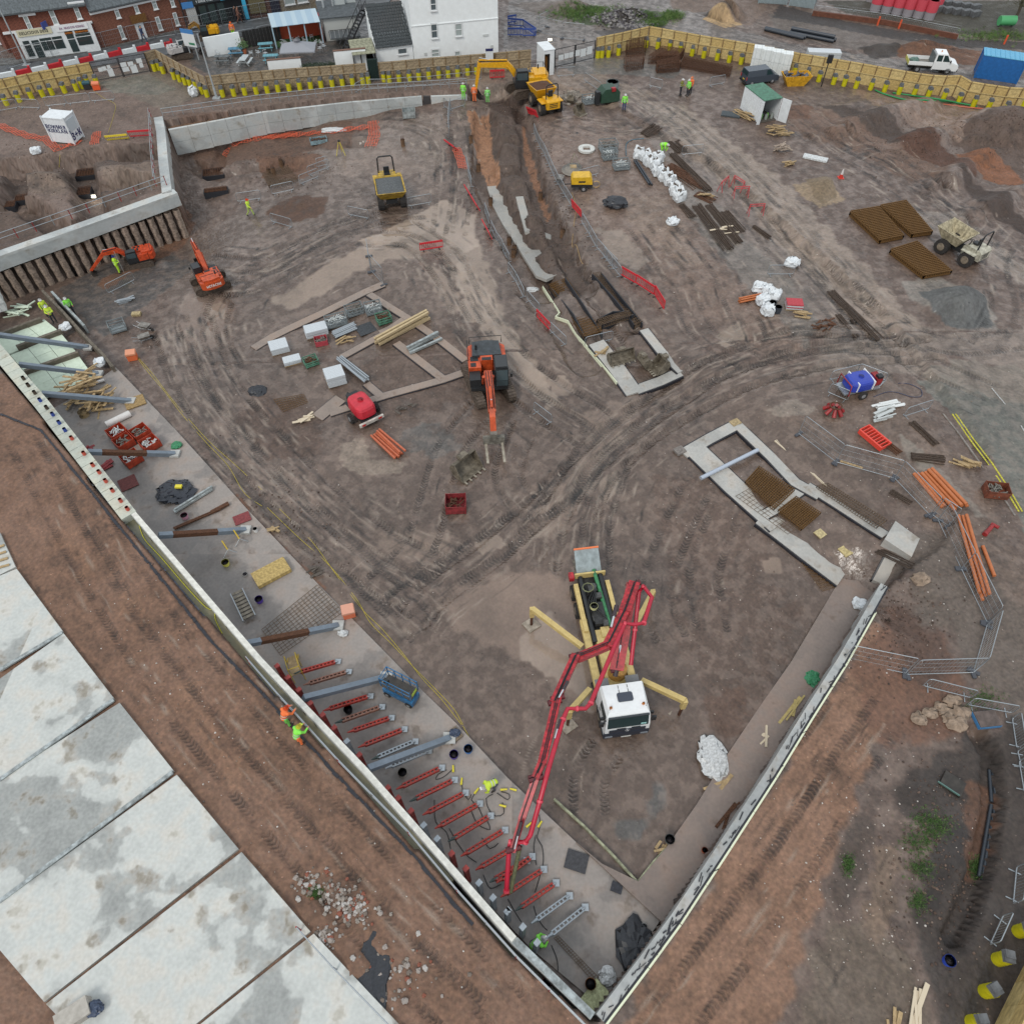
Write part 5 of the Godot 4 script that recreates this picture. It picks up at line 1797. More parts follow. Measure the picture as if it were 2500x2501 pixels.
func mesh_gate(label:String,pa:Vector2,pb:Vector2,boards:Array)->void:
	var a:=at(pa,0)
	var b:=at(pb,0)
	var l:=a.distance_to(b)
	var o:=thing("mesh_gate",label,"gate",a,yaw(a,b))
	var bm:=mt("black_steel")
	for x:float in [0.0,l*0.49,l*0.51,l]:
		pb("gate_post",o,v3(x,1.1,0),v3(0.1,2.2,0.1),bm)
	for y:float in [0.15,1.1,2.15]:
		pb("rail",o,v3(l*0.5,y,0.0),v3(l,0.06,0.05),bm)
	var st:=S()
	for i in int(l/0.2):
		bx(st,v3(0.2*i,1.1,0),v3(0.012,2.1,0.012))
	put("mesh",st,bm,o)
	for k:Array in boards:
		pb("notice_board",o,v3(l*k[0],k[1],0.07),v3(k[2],k[3],0.02),mt("notice_white",[226,230,230],0.5,0,0.08,3.0))
func fence_mats()->StandardMaterial3D:
	return mt("galvanised")
func heras(a:Vector3,b:Vector3,label:String,group:="",ht:=2.0,feet:=true)->void:
	a.y=hy(a.x,a.z)
	b.y=hy(b.x,b.z)
	var o:=thing("fence_panel",label,"fence panel",a,0,group)
	var d:=b-a
	var m:=fence_mats()
	var st:=S()
	var u:=v3(0,1,0)
	tube(st,[u*0.12,u*(ht-0.1),u*ht+d*0.03,u*ht+d*0.97,d+u*(ht-0.1),d+u*0.12,u*0.12],0.028,5)
	bar(st,u*0.0,u*0.2,0.05,0.05)
	bar(st,d,d+u*0.2,0.05,0.05)
	put("frame",st,m,o)
	st=S()
	var n:=int(d.length()/0.22)
	for i in range(1,n):
		var q:=d*(float(i)/n)
		cyl(st,q+u*0.14,q+u*(ht-0.02),0.008,0.008,3,false)
	for i in 3:
		cyl(st,u*(0.5+0.5*i),d+u*(0.5+0.5*i),0.008,0.008,3,false)
	put("mesh",st,m,o)
	if feet:
		var yw:=yaw(a,b)
		for q:Vector3 in [d*0.01,d*0.99]:
			var f:=pb("foot",o,q+u*0.07,v3(0.22,0.13,0.7),mt("fence_foot",[78,80,86],0.8))
			f.rotation.y=yw
func crowd(a:Vector3,b:Vector3,label:String,group:="",lean:=0.0)->void:
	a.y=hy(a.x,a.z)+0.03
	b.y=hy(b.x,b.z)+0.03
	var o:=thing("crowd_barrier",label,"barrier",a,0,group)
	var d:=b-a
	var side:=v3(-d.z,0,d.x).normalized()
	var u:=Vector3.UP*cos(lean)+side*sin(lean)
	var m:=fence_mats()
	var st:=S()
	tube(st,[u*0.15,u*0.95,u*1.08+d*0.05,u*1.08+d*0.95,d+u*0.95,d+u*0.25,d*0.95+u*0.15,d*0.05+u*0.15,u*0.25],0.03,5)
	put("frame",st,m,o)
	st=S()
	var n:=int(d.length()/0.16)
	for i in range(1,n):
		var q:=d*(float(i)/n)
		cyl(st,q+u*0.16,q+u*1.07,0.011,0.011,3,false)
	put("bars",st,m,o)
	for t:float in [0.12,0.88]:
		st=S()
		bar(st,d*t-side*0.3,d*t+side*0.3,0.05,0.03)
		bar(st,d*t,d*t+u*0.16,0.05,0.04)
		put("foot",st,m,o)
func fences(kind:String,t:int,a:Array,label:String,group:String,each:=0.0)->void:
	for i in range(0,a.size()-2,2):
		var p:=g(t,a[i],a[i+1])
		var q:=g(t,a[i+2],a[i+3])
		var full:=3.4 if kind=="heras" else 2.25
		var n:=maxi(1,int(round(p.distance_to(q)/full)))
		for k in n:
			var u:=p.lerp(q,(k+0.01)/n)
			var v:=p.lerp(q,(k+0.97)/n)
			if kind=="heras":
				heras(u,v,label,group)
			else:
				crowd(u,v,label,group)
func plb(a:Vector3,b:Vector3,m:Material,label:String,group:="",lean:=0.0)->void:
	a.y=hy(a.x,a.z)
	b.y=hy(b.x,b.z)
	var o:=thing("plastic_barrier",label,"barrier",a,0,group)
	var d:=b-a
	var side:=v3(-d.z,0,d.x).normalized()
	var u:=Vector3.UP*cos(lean)+side*sin(lean)
	var st:=S()
	bar(st,u*0.92,d+u*0.92,0.05,0.2)
	bar(st,u*0.15,d+u*0.15,0.05,0.12)
	bar(st,u*0.1,u*1.0,0.05,0.07)
	bar(st,d+u*0.1,d+u*1.0,0.05,0.07)
	put("rim",st,m,o)
	st=S()
	var n:=int(d.length()/0.2)
	for i in range(1,n):
		var q:=d*(float(i)/n)
		bar(st,q+u*0.2,q+u*0.84,0.03,0.06)
	put("slats",st,m,o)
	for t:float in [0.15,0.85]:
		st=S()
		bar(st,d*t-side*0.3,d*t+side*0.3,0.12,0.05)
		put("foot",st,mt("black_rubber",[46,46,48],0.8),o)
func street_fences()->void:
	var xs:=[-60,0,125,240,362,472,590,692,803,906,1012,1110,1215,1282]
	var ys:=[590,573,553,531,508,484,463,441,420,397,378,360,343,333]
	for i in xs.size()-1:
		var a:=at(z(0,xs[i],ys[i]),0.1)
		var b:=at(z(0,xs[i+1],ys[i+1]),0.1)
		var red:=i%2==0 and i>0
		if i==0:
			red=true
		var l:=a.distance_to(b)
		var o:=thing("road_barrier","red water-filled road barrier section along the street" if i%2==0 else "white water-filled road barrier section along the street","barrier",a,yaw(a,b),"red road barriers" if i%2==0 else "white road barriers")
		var st:=S()
		prism(st,[v2(0.02,0),v2(l-0.02,0),v2(l-0.02,0.75),v2(l-0.3,0.78),v2(l-0.34,0.5),v2(0.02,0.46)],-0.2,0.2)
		put("body",st,mt("barrier_red",[208,46,54],0.45,0,0.15) if i%2==0 else mt("barrier_white",[230,236,238],0.45,0,0.1),o)
	var far:=w3([20,167,75,150,130,140,200,128,260,118,320,104,380,92,430,84,500,75,545,62,600,52,640,44,700,36,760,26],0.1)
	for i in far.size()-1:
		heras(far[i],far[i+1],"mesh fence panel standing along the street in front of the shops","street mesh fence panels")
	for q:Array in [[530,112,575,100],[575,98,625,88],[630,86,690,74],[700,72,750,62]]:
		var a:=at(v2(q[0],q[1]),0.1)
		var b:=at(v2(q[2],q[3]),0.1)
		crowd(a,b,"low steel barrier standing on the street behind the pub garden","street crowd barriers")
	fences("crowd",0,[-20,830,145,800,310,805],"steel crowd barrier in the row beside the drums above the cabin","barriers above the cabin")
	fences("crowd",0,[345,790,500,775,680,755,860,740],"steel crowd barrier in the row beside the drums above the cabin","barriers above the cabin")
	fences("crowd",1,[850,655,985,652],"steel crowd barrier in the row behind the long white wall","barriers behind the long white wall")
	fences("crowd",1,[985,652,1140,640,1280,635,1410,620,1545,605,1680,590],"steel crowd barrier in the row behind the long white wall","barriers behind the long white wall")
	fences("crowd",1,[750,690,830,645],"steel crowd barrier in the row behind the long white wall","barriers behind the long white wall")
	fences("crowd",1,[1400,790,1440,820,1560,780],"steel crowd barrier at the end of the long white wall by three workers","barriers at the wall end")
	var tl:="steel crowd barrier in the line along the haul-track side of the foundation trench"
	var tg:="barriers along the trench, track side"
	fences("crowd",1,[1450,790,1432,920,1440,1010],tl,tg)
	fences("crowd",1,[1565,1215,1605,1390],tl,tg)
	fences("crowd",1,[1700,1560,1735,1660],tl,tg)
	fences("crowd",1,[1745,1690,1880,1931],tl,tg)
	fences("crowd",12,[0,130,120,335],tl,tg)
	fences("crowd",12,[140,340,235,450],tl,tg)
	fences("crowd",12,[305,570,430,690],tl,tg)
	tl="steel crowd barrier in the line along the compressor side of the foundation trench"
	tg="barriers along the trench, compressor side"
	fences("crowd",2,[190,970,235,1090,300,1220,360,1350,470,1530],tl,tg)
	fences("crowd",2,[540,1640,650,1830,800,1990],tl,tg)
	fences("crowd",12,[700,20,830,180],tl,tg)
	for q:Array in [[12,190,1160,320,1260,"lone steel crowd barrier standing in the mud by the large orange excavator"],[1,700,1590,850,1620,"steel crowd barrier reflected in a puddle left of the gravel dumper"],[1,135,1640,290,1685,"steel crowd barrier beside a muddy heap and puddle"],[1,140,1440,300,1405,"steel crowd barrier in front of the rebar pit"],[1,1140,1530,1310,1500,"steel crowd barrier beside the gravel dumper front wheel"],
			[1,345,1365,480,1310,"steel crowd barrier leaning among others behind the rebar pit"],[1,405,1300,560,1240,"steel crowd barrier lying over another near the rebar pit"],[1,470,1240,545,1220,"short steel crowd barrier end near the yellow tripod"],[0,1755,1495,1931,1470,"steel crowd barrier beside the walking worker"],[12,565,690,765,640,"steel crowd barrier lying across the rebar foundation"],
			[2,1275,1150,1430,1135,"steel crowd barrier by the worker bending at the rebar bundles"],[2,510,1330,665,1290,"steel crowd barrier behind the yellow compressor"],[2,360,570,495,560,"steel crowd barrier in front of the white site cabin"],[2,560,600,680,680,"steel crowd barrier beside the green tank"],[2,1040,640,1130,660,"fallen steel crowd barrier between site cabin and two workers"],[2,1480,640,1590,620,"fallen steel crowd barrier beside the dark van"],
			[13,35,160,225,160,"steel crowd barrier beside the lone white rubble bag"],[13,490,940,690,890,"steel crowd barrier behind the blue water bowser"],[13,690,885,890,960,"bent steel crowd barrier behind the blue water bowser hitch"],[13,1035,1210,1220,1150,"steel crowd barrier with paper notice beside the white frames"],[13,480,1030,620,1090,"steel crowd barrier against the blue bowser wheel"],
			[23,1175,1320,1530,1410,"bent steel crowd barrier in the brown dig by the stones"],[23,1500,1460,1830,1520,"steel crowd barrier beside the blue box"],[10,805,300,1000,200,"steel crowd barrier lying on the gravel by the lifting frame"]]:
		crowd(g(q[0],q[1],q[2]),g(q[0],q[3],q[4]),q[5])
	tl="steel crowd barrier along the cable trench at the black soil"
	tg="barriers along the cable trench"
	fences("crowd",23,[1830,1560,1865,1790],tl,tg)
	fences("crowd",23,[1870,1800,1900,1931],tl,tg)
	fences("crowd",33,[1880,0,1920,240],tl,tg)
	fences("crowd",33,[1835,1050,1862,770],tl,tg)
	fences("crowd",33,[1665,1350,1765,1130],tl,tg)
	tl="tall mesh fence panel with grey block feet around the dig"
	tg="mesh panels around the dig"
	for q:Array in [[13,265,1330,540,1540],[13,540,1540,970,1660],[13,970,1660,1230,1931],[23,1290,95,1460,455],[23,1460,455,1650,850],[23,1650,870,1550,1215],[23,580,1140,1050,1225],[23,1060,1235,1550,1220],[13,1250,1931,1370,2010]]:
		heras(g(q[0],q[1],q[2]),g(q[0],q[3],q[4]),tl,tg)
	heras(g(11,870,135),g(11,960,235),"mesh fence panel standing on the concrete strip corner")
	heras(g(11,865,140),g(11,848,20),"mesh fence panel turned back from the concrete strip corner")
	var pr:=mt("plastic_red")
	for q:Array in [[1,1225,1850,1390,1825,"red plastic barrier lying at the edge of the silt pool",0.2],[2,155,800,225,870,"red plastic barrier leaning beside the yellow dumper wheels",0.4],[2,475,1530,545,1610,"red plastic barrier in the line between compressor and trench",0.2],[0,965,1010,1130,1000,"red plastic barrier by the short return wall",0.5],
			[12,215,470,310,570,"red plastic barrier in the barrier line beside the rebar foundation",0.1],[1,1580,1410,1670,1560,"orange-red plastic barrier on the trench edge by the silt pool",0.5],[1,1705,1670,1760,1770,"red plastic barrier further along the trench edge",0.4],[1,1440,1060,1510,1110,"red plastic barrier fallen at the trench edge near the white wall end",0.8]]:
		plb(g(q[0],q[1],q[2]),g(q[0],q[3],q[4]),pr,q[5],"",q[6])
	for i in 3:
		var a:=g(12,[830,940,1075][i],[160,220,300][i])
		var b:=g(12,[935,1070,1145][i],[220,305,415][i])
		plb(a,b,pr,"red plastic barrier in the run of three past the rebar foundation","three red barriers")
	plb(g(2,5,470),g(2,60,470),pr,"red plastic barrier in front of hoarding under the yellow boom","")
	plb(g(1,1740,580),g(1,1845,575),pr,"red plastic barrier behind the yellow excavator stick")
	plb(g(0,795,1035),g(0,955,1020),mt("plastic_yellow",[232,206,60],0.45),"yellow plastic barrier lying by the short return wall","",0.7)
	for q:Array in [[0,190,110,200],[110,200,205,265],[0,265,110,265],[110,270,205,268],[0,175,60,165]]:
		plb(g(2,q[0],q[1]),g(2,q[2],q[3]),mt("plastic_blue",[56,84,160],0.45),"blue plastic barrier around the street works by the white building","blue street works barriers")
	for q:Array in [[210,235,400,285],[400,285,560,300],[230,230,290,200]]:
		heras(g(2,q[0],q[1]),g(2,q[2],q[3]),"mesh fence panel around the street works behind the gate","street works mesh panels")
func pt(t:int,zx:float,zy:float,h:float)->Vector3:
	return at(z(t,zx,zy),h)
func wheel(o:Node3D,c:Vector3,r:float,w:float,hub:Material)->void:
	var st:=S()
	cyl(st,c+v3(0,0,-w*0.5),c+v3(0,0,w*0.5),r,r,16)
	var n:=put("wheel",st,mt("tyre",[58,54,52],0.85,0,0.4,2.0),o)
	st=S()
	for s:float in [-1.0,1.0]:
		cyl(st,c+v3(0,0,s*w*0.5),c+v3(0,0,s*(w*0.5+0.012)),r*0.58,r*0.5,12)
	put("rim",st,hub,n)
	st=S()
	for i in 14:
		var a:=TAU*i/14
		bx(st,c+v3(cos(a)*r,sin(a)*r,0),v3(0.05,0.07,w*0.98),Basis(v3(0,0,1),a))
	put("tread",st,mt("tyre"),n)
func track(o:Node3D,zc:float,L:float,H:float,W:float)->void:
	var prof:=[]
	for i in 9:
		var t:=-PI/2+PI*i/8
		prof.append(v2(L*0.5-H*0.5+cos(t)*H*0.5,H*0.5+sin(t)*H*0.5))
	for i in 9:
		var t:=PI/2+PI*i/8
		prof.append(v2(-L*0.5+H*0.5+cos(t)*H*0.5,H*0.5+sin(t)*H*0.5))
	var st:=S()
	prism(st,prof,zc-W*0.42,zc+W*0.42)
	var n:=put("track",st,mt("track_steel",[104,90,78],0.75,0.1,0.5,1.5),o)
	st=S()
	var run:=int((L-H)/0.19)
	for i in run+1:
		var x:=-L*0.5+H*0.5+(L-H)*i/run
		for y:float in [0.0,H]:
			bx(st,v3(x,y,zc),v3(0.14,0.06,W))
	for i in 7:
		for s:float in [-1.0,1.0]:
			var t:=-PI/2+PI*(i+0.5)/7
			var c:=v3(s*(L*0.5-H*0.5+cos(t)*H*0.5),H*0.5+sin(t)*H*0.5,zc)
			bx(st,c,v3(0.06,0.14,W),Basis(v3(0,0,1),t if s>0 else PI-t))
	var sh:=put("track_shoes",st,mt("track_shoe",[112,98,86],0.7,0.15,0.4,1.5),n)
	sh.set_meta("kind","stuff")
	st=S()
	for i in 5:
		for s:float in [-1.0,1.0]:
			var x:=-L*0.38+L*0.76*i/4.0
			cyl(st,v3(x,H*0.42,zc+s*W*0.42),v3(x,H*0.42,zc+s*W*0.46),H*0.28,H*0.28,10)
	put("rollers",st,mt("track_shoe"),n).set_meta("kind","stuff")
func beam2(st:SurfaceTool,pts:Array,hs:Array,w:float,zc:=0.0)->void:
	var up:=[]
	var lo:=[]
	for i in pts.size():
		var a:Vector2=pts[maxi(i-1,0)]
		var b:Vector2=pts[mini(i+1,pts.size()-1)]
		var d:=(b-a).normalized()
		var n:Vector2=v2(-d.y,d.x)*hs[i]*0.5
		up.append(pts[i]+n)
		lo.append(pts[i]-n)
	lo.reverse()
	prism(st,up+lo,zc-w*0.5,zc+w*0.5)
func excavator(label:String,pos:Vector3,turn:float,house:float,k:float,body:Material,boomm:Material,boom:Array,stick:Array,tool:String,brand:="",dark_cover:=true,cabm:Material=null)->Node3D:
	var o:=thing("excavator",label,"excavator",pos,turn)
	o.scale=v3(k,k,k)
	var blk:=mt("machine_black",[40,42,44],0.5,0,0.2)
	if cabm==null:
		cabm=blk
	for s:float in [-1.0,1.0]:
		track(o,s*1.2,4.4,0.92,0.62)
	pb("undercarriage",o,v3(0,0.62,0),v3(1.7,0.5,1.9),mt("undercarriage",[70,62,56],0.8,0,0.4))
	var h:=Node3D.new()
	h.name="upper_structure"
	o.add_child(h)
	h.rotation.y=house
	var st:=S()
	cyl(st,v3(0,0.85,0),v3(0,1.1,0),0.65,0.65,16)
	put("slew_ring",st,blk,h)
	st=S()
	bx(st,v3(-0.35,1.18,0),v3(3.6,0.22,2.7))
	put("platform",st,blk,h)
	st=S()
	var tail:=[]
	for i in 13:
		var t:=-0.95+1.9*i/12
		tail.append(v3(-0.4-2.35*cos(t*0.72),0,1.42*sin(t*1.25)/sin(1.1875)))
	var pl:=[]
	for p:Vector3 in tail:
		pl.append(p)
	pl.append(v3(-1.75,0,1.42))
	pl.append(v3(-1.75,0,-1.42))
	slab(st,pl,1.2,2.12)
	put("counterweight",st,body,h)
	st=S()
	slab(st,[v3(-2.45,0,-1.0),v3(-2.6,0,0),v3(-2.45,0,1.0),v3(-0.9,0,1.1),v3(-0.9,0,-1.1)],2.125,2.42)
	put("engine_cover",st,mt("cover_dark",[66,72,76],0.5,0,0.3) if dark_cover else body,h)
	st=S()
	bx(st,v3(-0.75,1.75,0.95),v3(1.95,0.95,0.92))
	put("side_box",st,body,h)
	st=S()
	bx(st,v3(0.75,1.6,1.0),v3(0.98,0.7,0.8))
	put("tool_box",st,blk,h)
	st=S()
	bx(st,v3(-0.95,1.75,-0.95),v3(1.5,0.95,0.92))
	put("side_box",st,body,h)
	st=S()
	bx(st,v3(-0.6,1.9,0.05),v3(0.55,1.0,0.9))
	put("deck",st,body,h)
	for q:Array in [[-0.5,2.41,0.05,0.3,0.7],[-0.75,2.235,0.95,0.5,0.6],[-0.1,2.235,1.05,0.4,0.4]]:
		pb("grille",h,v3(q[0],q[1],q[2]),v3(q[3],0.03,q[4]),blk)
	pb("cab_screen_guard",h,v3(0.5,2.97,-0.925),v3(1.3,0.03,0.85),mt("guard_dark",[58,60,62],0.6))
	for s:float in [-1.0,1.0]:
		pb("mirror",h,v3(1.35,2.3,-0.92+s*0.68),v3(0.06,0.3,0.2),blk)
	st=S()
	prism(st,[v2(-0.15,1.3),v2(1.45,1.3),v2(1.5,2.0),v2(1.3,2.85),v2(-0.15,2.85)],-1.4,-0.45)
	var cab:=put("cab",st,cabm,h)
	st=S()
	for s:Array in [[-1.415,-1.405],[-0.445,-0.435]]:
		prism(st,[v2(-0.02,2.0),v2(1.42,2.0),v2(1.24,2.76),v2(-0.02,2.76)],s[0],s[1])
	quad(st,v3(1.515,2.0,-1.34),v3(1.325,2.8,-1.34),v3(1.325,2.8,-0.51),v3(1.515,2.0,-0.51))
	quad(st,v3(1.47,1.45,-1.34),v3(1.515,1.97,-1.34),v3(1.515,1.97,-0.51),v3(1.47,1.45,-0.51))
	put("cab_glass",st,mt("cab_glass",[70,84,88],0.06,0.0),cab)
	st=S()
	bx(st,v3(0.55,2.9,-0.925),v3(1.35,0.08,0.92))
	put("cab_roof",st,cabm,cab)
	st=S()
	tube(st,[v3(-2.3,2.4,1.2),v3(-2.3,3.0,1.2),v3(-2.3,3.0,-1.2),v3(-2.3,2.4,-1.2)],0.035,4)
	tube(st,[v3(-0.6,2.2,1.38),v3(-0.6,2.85,1.38),v3(-2.2,2.85,1.38)],0.03,4)
	put("handrail",st,blk,h)
	st=S()
	cyl(st,v3(-1.6,2.4,0.75),v3(-1.6,2.85,0.75),0.09,0.09,8)
	put("exhaust",st,blk,h)
	st=S()
	beam2(st,boom,[0.45,0.72,0.66,0.4] if boom.size()==4 else [0.45,0.7,0.4],0.52,0.12)
	put("boom",st,boomm,h)
	st=S()
	for e:float in [-0.06,0.12,0.3]:
		var hl:=[]
		for v:Vector2 in boom:
			hl.append(v3(v.x,v.y+0.36,e))
		tube(st,hl,0.03,4)
	put("boom_hoses",st,blk,h)
	st=S()
	beam2(st,stick,[0.45,0.42,0.25] if stick.size()==3 else [0.45,0.26],0.40,0.12)
	put("stick",st,boomm,h)
	st=S()
	var b0:Vector2=boom[1]
	for s:float in [-0.22,0.46]:
		cyl(st,v3(0.9,1.25,s),v3(b0.x,b0.y-0.1,s),0.10,0.10,8)
	var be:Vector2=boom[boom.size()-1]
	var bm:Vector2=boom[boom.size()-2]
	var s0:Vector2=stick[0]
	cyl(st,v3(bm.x,bm.y+0.45,0.12),v3(be.x,be.y+0.5,0.12),0.09,0.09,8)
	put("boom_cylinder",st,boomm,h)
	st=S()
	cyl(st,v3(be.x,be.y+0.5,0.12).lerp(v3(bm.x,bm.y+0.45,0.12),0.45),v3(s0.x,s0.y+0.45,0.12),0.05,0.05,8)
	put("cylinder_rod",st,mt("chrome",[220,222,224],0.2,0.8),h)
	var e:Vector2=stick[stick.size()-1]
	if tool=="forks":
		st=S()
		bx(st,v3(e.x+0.05,e.y-0.25,0.12),v3(0.3,0.6,1.5))
		bx(st,v3(e.x,e.y+0.2,0.12),v3(0.5,0.5,0.5))
		put("fork_carriage",st,mt("dull_steel",[142,138,128],0.6,0.2,0.4),h)
		for s:float in [-0.45,0.69]:
			pb("fork_tine",h,v3(e.x+1.05,e.y-0.5,s),v3(1.9,0.08,0.17),mt("fork_steel",[188,178,160],0.5,0.3,0.3))
	else:
		st=S()
		var dx:=-1.0 if tool=="bucket" else 1.0
		var prof:=[v2(0.1,0.1),v2(0.05,-0.35),v2(0.2,-0.75),v2(0.5,-0.95),v2(0.95,-0.95),v2(0.9,-0.88),v2(0.52,-0.87),v2(0.27,-0.7),v2(0.14,-0.35),v2(0.25,0.1)]
		for i in prof.size():
			prof[i]=v2(e.x+dx*(prof[i].x-0.1),e.y+prof[i].y)
		prism(st,prof,-0.45,0.69)
		for s:float in [-0.47,0.68]:
			prism(st,[prof[0],prof[2],prof[3],prof[4],prof[9]],s,s+0.03)
		for i in 4:
			bx(st,v3(prof[4].x+dx*0.08,prof[4].y+0.03,-0.35+0.31*i),v3(0.22,0.06,0.1))
		put("bucket",st,mt("bucket_steel",[72,64,58],0.6,0.2,0.4),h)
	if brand!="":
		var tm:=mt("brand_white",[236,236,232],0.5)
		letters(brand,0.34,tm,h,Transform3D(Basis(Vector3.UP,-PI/2),v3(-2.77,1.72,0)))
	return o
func dumper(label:String,pos:Vector3,turn:float,k:float,body:Material,skipm:Material,fill:Material,tilt:=0.0)->void:
	var o:=thing("site_dumper",label,"dumper",pos,turn)
	o.scale=v3(k,k,k)
	var blk:=mt("machine_black")
	for x:float in [1.25,-1.15]:
		for s:float in [-1.0,1.0]:
			wheel(o,v3(x,0.62,s*0.92),0.62,0.5,mt("hub_mud",[150,136,118],0.7,0,0.4))
	pb("chassis",o,v3(-0.1,0.75,0),v3(3.6,0.35,0.9),blk)
	var st:=S()
	prism(st,[v2(-2.05,0.75),v2(-2.05,1.45),v2(-1.8,1.62),v2(-0.75,1.62),v2(-0.6,1.2),v2(-0.35,0.95),v2(-0.35,0.75)],-0.72,0.72)
	var b:=put("engine_hood",st,body,o)
	st=S()
	for i in 3:
		bx(st,v3(-2.06,0.95+0.16*i,0),v3(0.03,0.06,0.9))
	put("grille",st,blk,b)
	for s:float in [-1.0,1.0]:
		pb("mudguard",o,v3(-1.1,1.3,s*0.95),v3(1.3,0.06,0.5),body)
	st=S()
	bx(st,v3(-0.95,1.75,0),v3(0.5,0.14,0.5))
	bx(st,v3(-1.17,2.0,0),v3(0.12,0.5,0.48))
	put("seat",st,blk,o)
	st=S()
	cyl(st,v3(-0.4,1.3,0),v3(-0.5,1.75,0),0.04,0.04,6)
	lathe(st,[[0.16,1.76],[0.2,1.78],[0.16,1.8]],12,v3(-0.5,0,0))
	put("steering_wheel",st,blk,o)
	st=S()
	tube(st,[v3(-1.55,1.2,-0.68),v3(-1.5,2.8,-0.62),v3(-1.5,2.95,-0.5),v3(-1.5,2.95,0.5),v3(-1.5,2.8,0.62),v3(-1.55,1.2,0.68)],0.06,6)
	put("roll_bar",st,blk,o)
	st=S()
	bx(st,v3(-0.45,1.05,0),v3(0.4,0.5,1.1))
	put("footwell",st,body,o)
	var sk:=Node3D.new()
	sk.name="skip"
	o.add_child(sk)
	sk.position=v3(0.15,1.0,0)
	sk.rotation.z=tilt
	var top:=[v3(-0.35,1.0,1.15),v3(2.3,0.85,1.2),v3(2.3,0.85,-1.2),v3(-0.35,1.0,-1.15)]
	var bot:=[v3(0.05,0.0,0.75),v3(1.55,0.0,0.85),v3(1.55,0.0,-0.85),v3(0.05,0.0,-0.75)]
	st=S()
	for i in 4:
		var j:=(i+1)%4
		var c:=v3(1.0,0.5,0)
		var ti:Vector3=top[i]
		var tj:Vector3=top[j]
		quad(st,bot[i],ti,tj,bot[j])
		var it:=ti+(c-ti)*v3(0.06,0,0.06)
		var jt:=tj+(c-tj)*v3(0.06,0,0.06)
		quad(st,ti,it,jt,tj)
		quad(st,bot[j]+v3(0,0.06,0),jt,it,bot[i]+v3(0,0.06,0))
	quad(st,bot[0],bot[1],bot[2],bot[3])
	quad(st,bot[0]+v3(0,0.06,0),bot[3]+v3(0,0.06,0),bot[2]+v3(0,0.06,0),bot[1]+v3(0,0.06,0))
	put("tub",st,skipm,sk)
	if fill:
		st=S()
		var nz:=FastNoiseLite.new()
		nz.frequency=1.2
		nz.seed=int(pos.x*10)
		var n:=14
		var gridp:=[]
		for i in n+1:
			var rw:=[]
			for j in n+1:
				var u:=float(i)/n
				var v:=float(j)/n
				var p:=((top[0] as Vector3).lerp(top[1],u)).lerp((top[3] as Vector3).lerp(top[2],u),v)
				p=p.lerp(v3(1.0,p.y,0),0.07)
				var dome:=(1.0-pow(absf(u*2-1),2.0))*(1.0-pow(absf(v*2-1),2.0))
				p.y+=-0.12+0.34*dome+0.14*nz.get_noise_2d(p.x,p.z)*dome
				rw.append(p)
			gridp.append(rw)
		for i in n:
			for j in n:
				quad(st,gridp[i][j],gridp[i][j+1],gridp[i+1][j+1],gridp[i+1][j])
		put("load_heap",st,fill,sk)
func box_body(o:Node3D,called:String,prof:Array,w:float,m:Material)->MeshInstance3D:
	var st:=S()
	prism(st,prof,-w*0.5,w*0.5)
	return put(called,st,m,o)
func face_between(a:Vector3,b:Vector3)->float:
	return yaw(a,b)
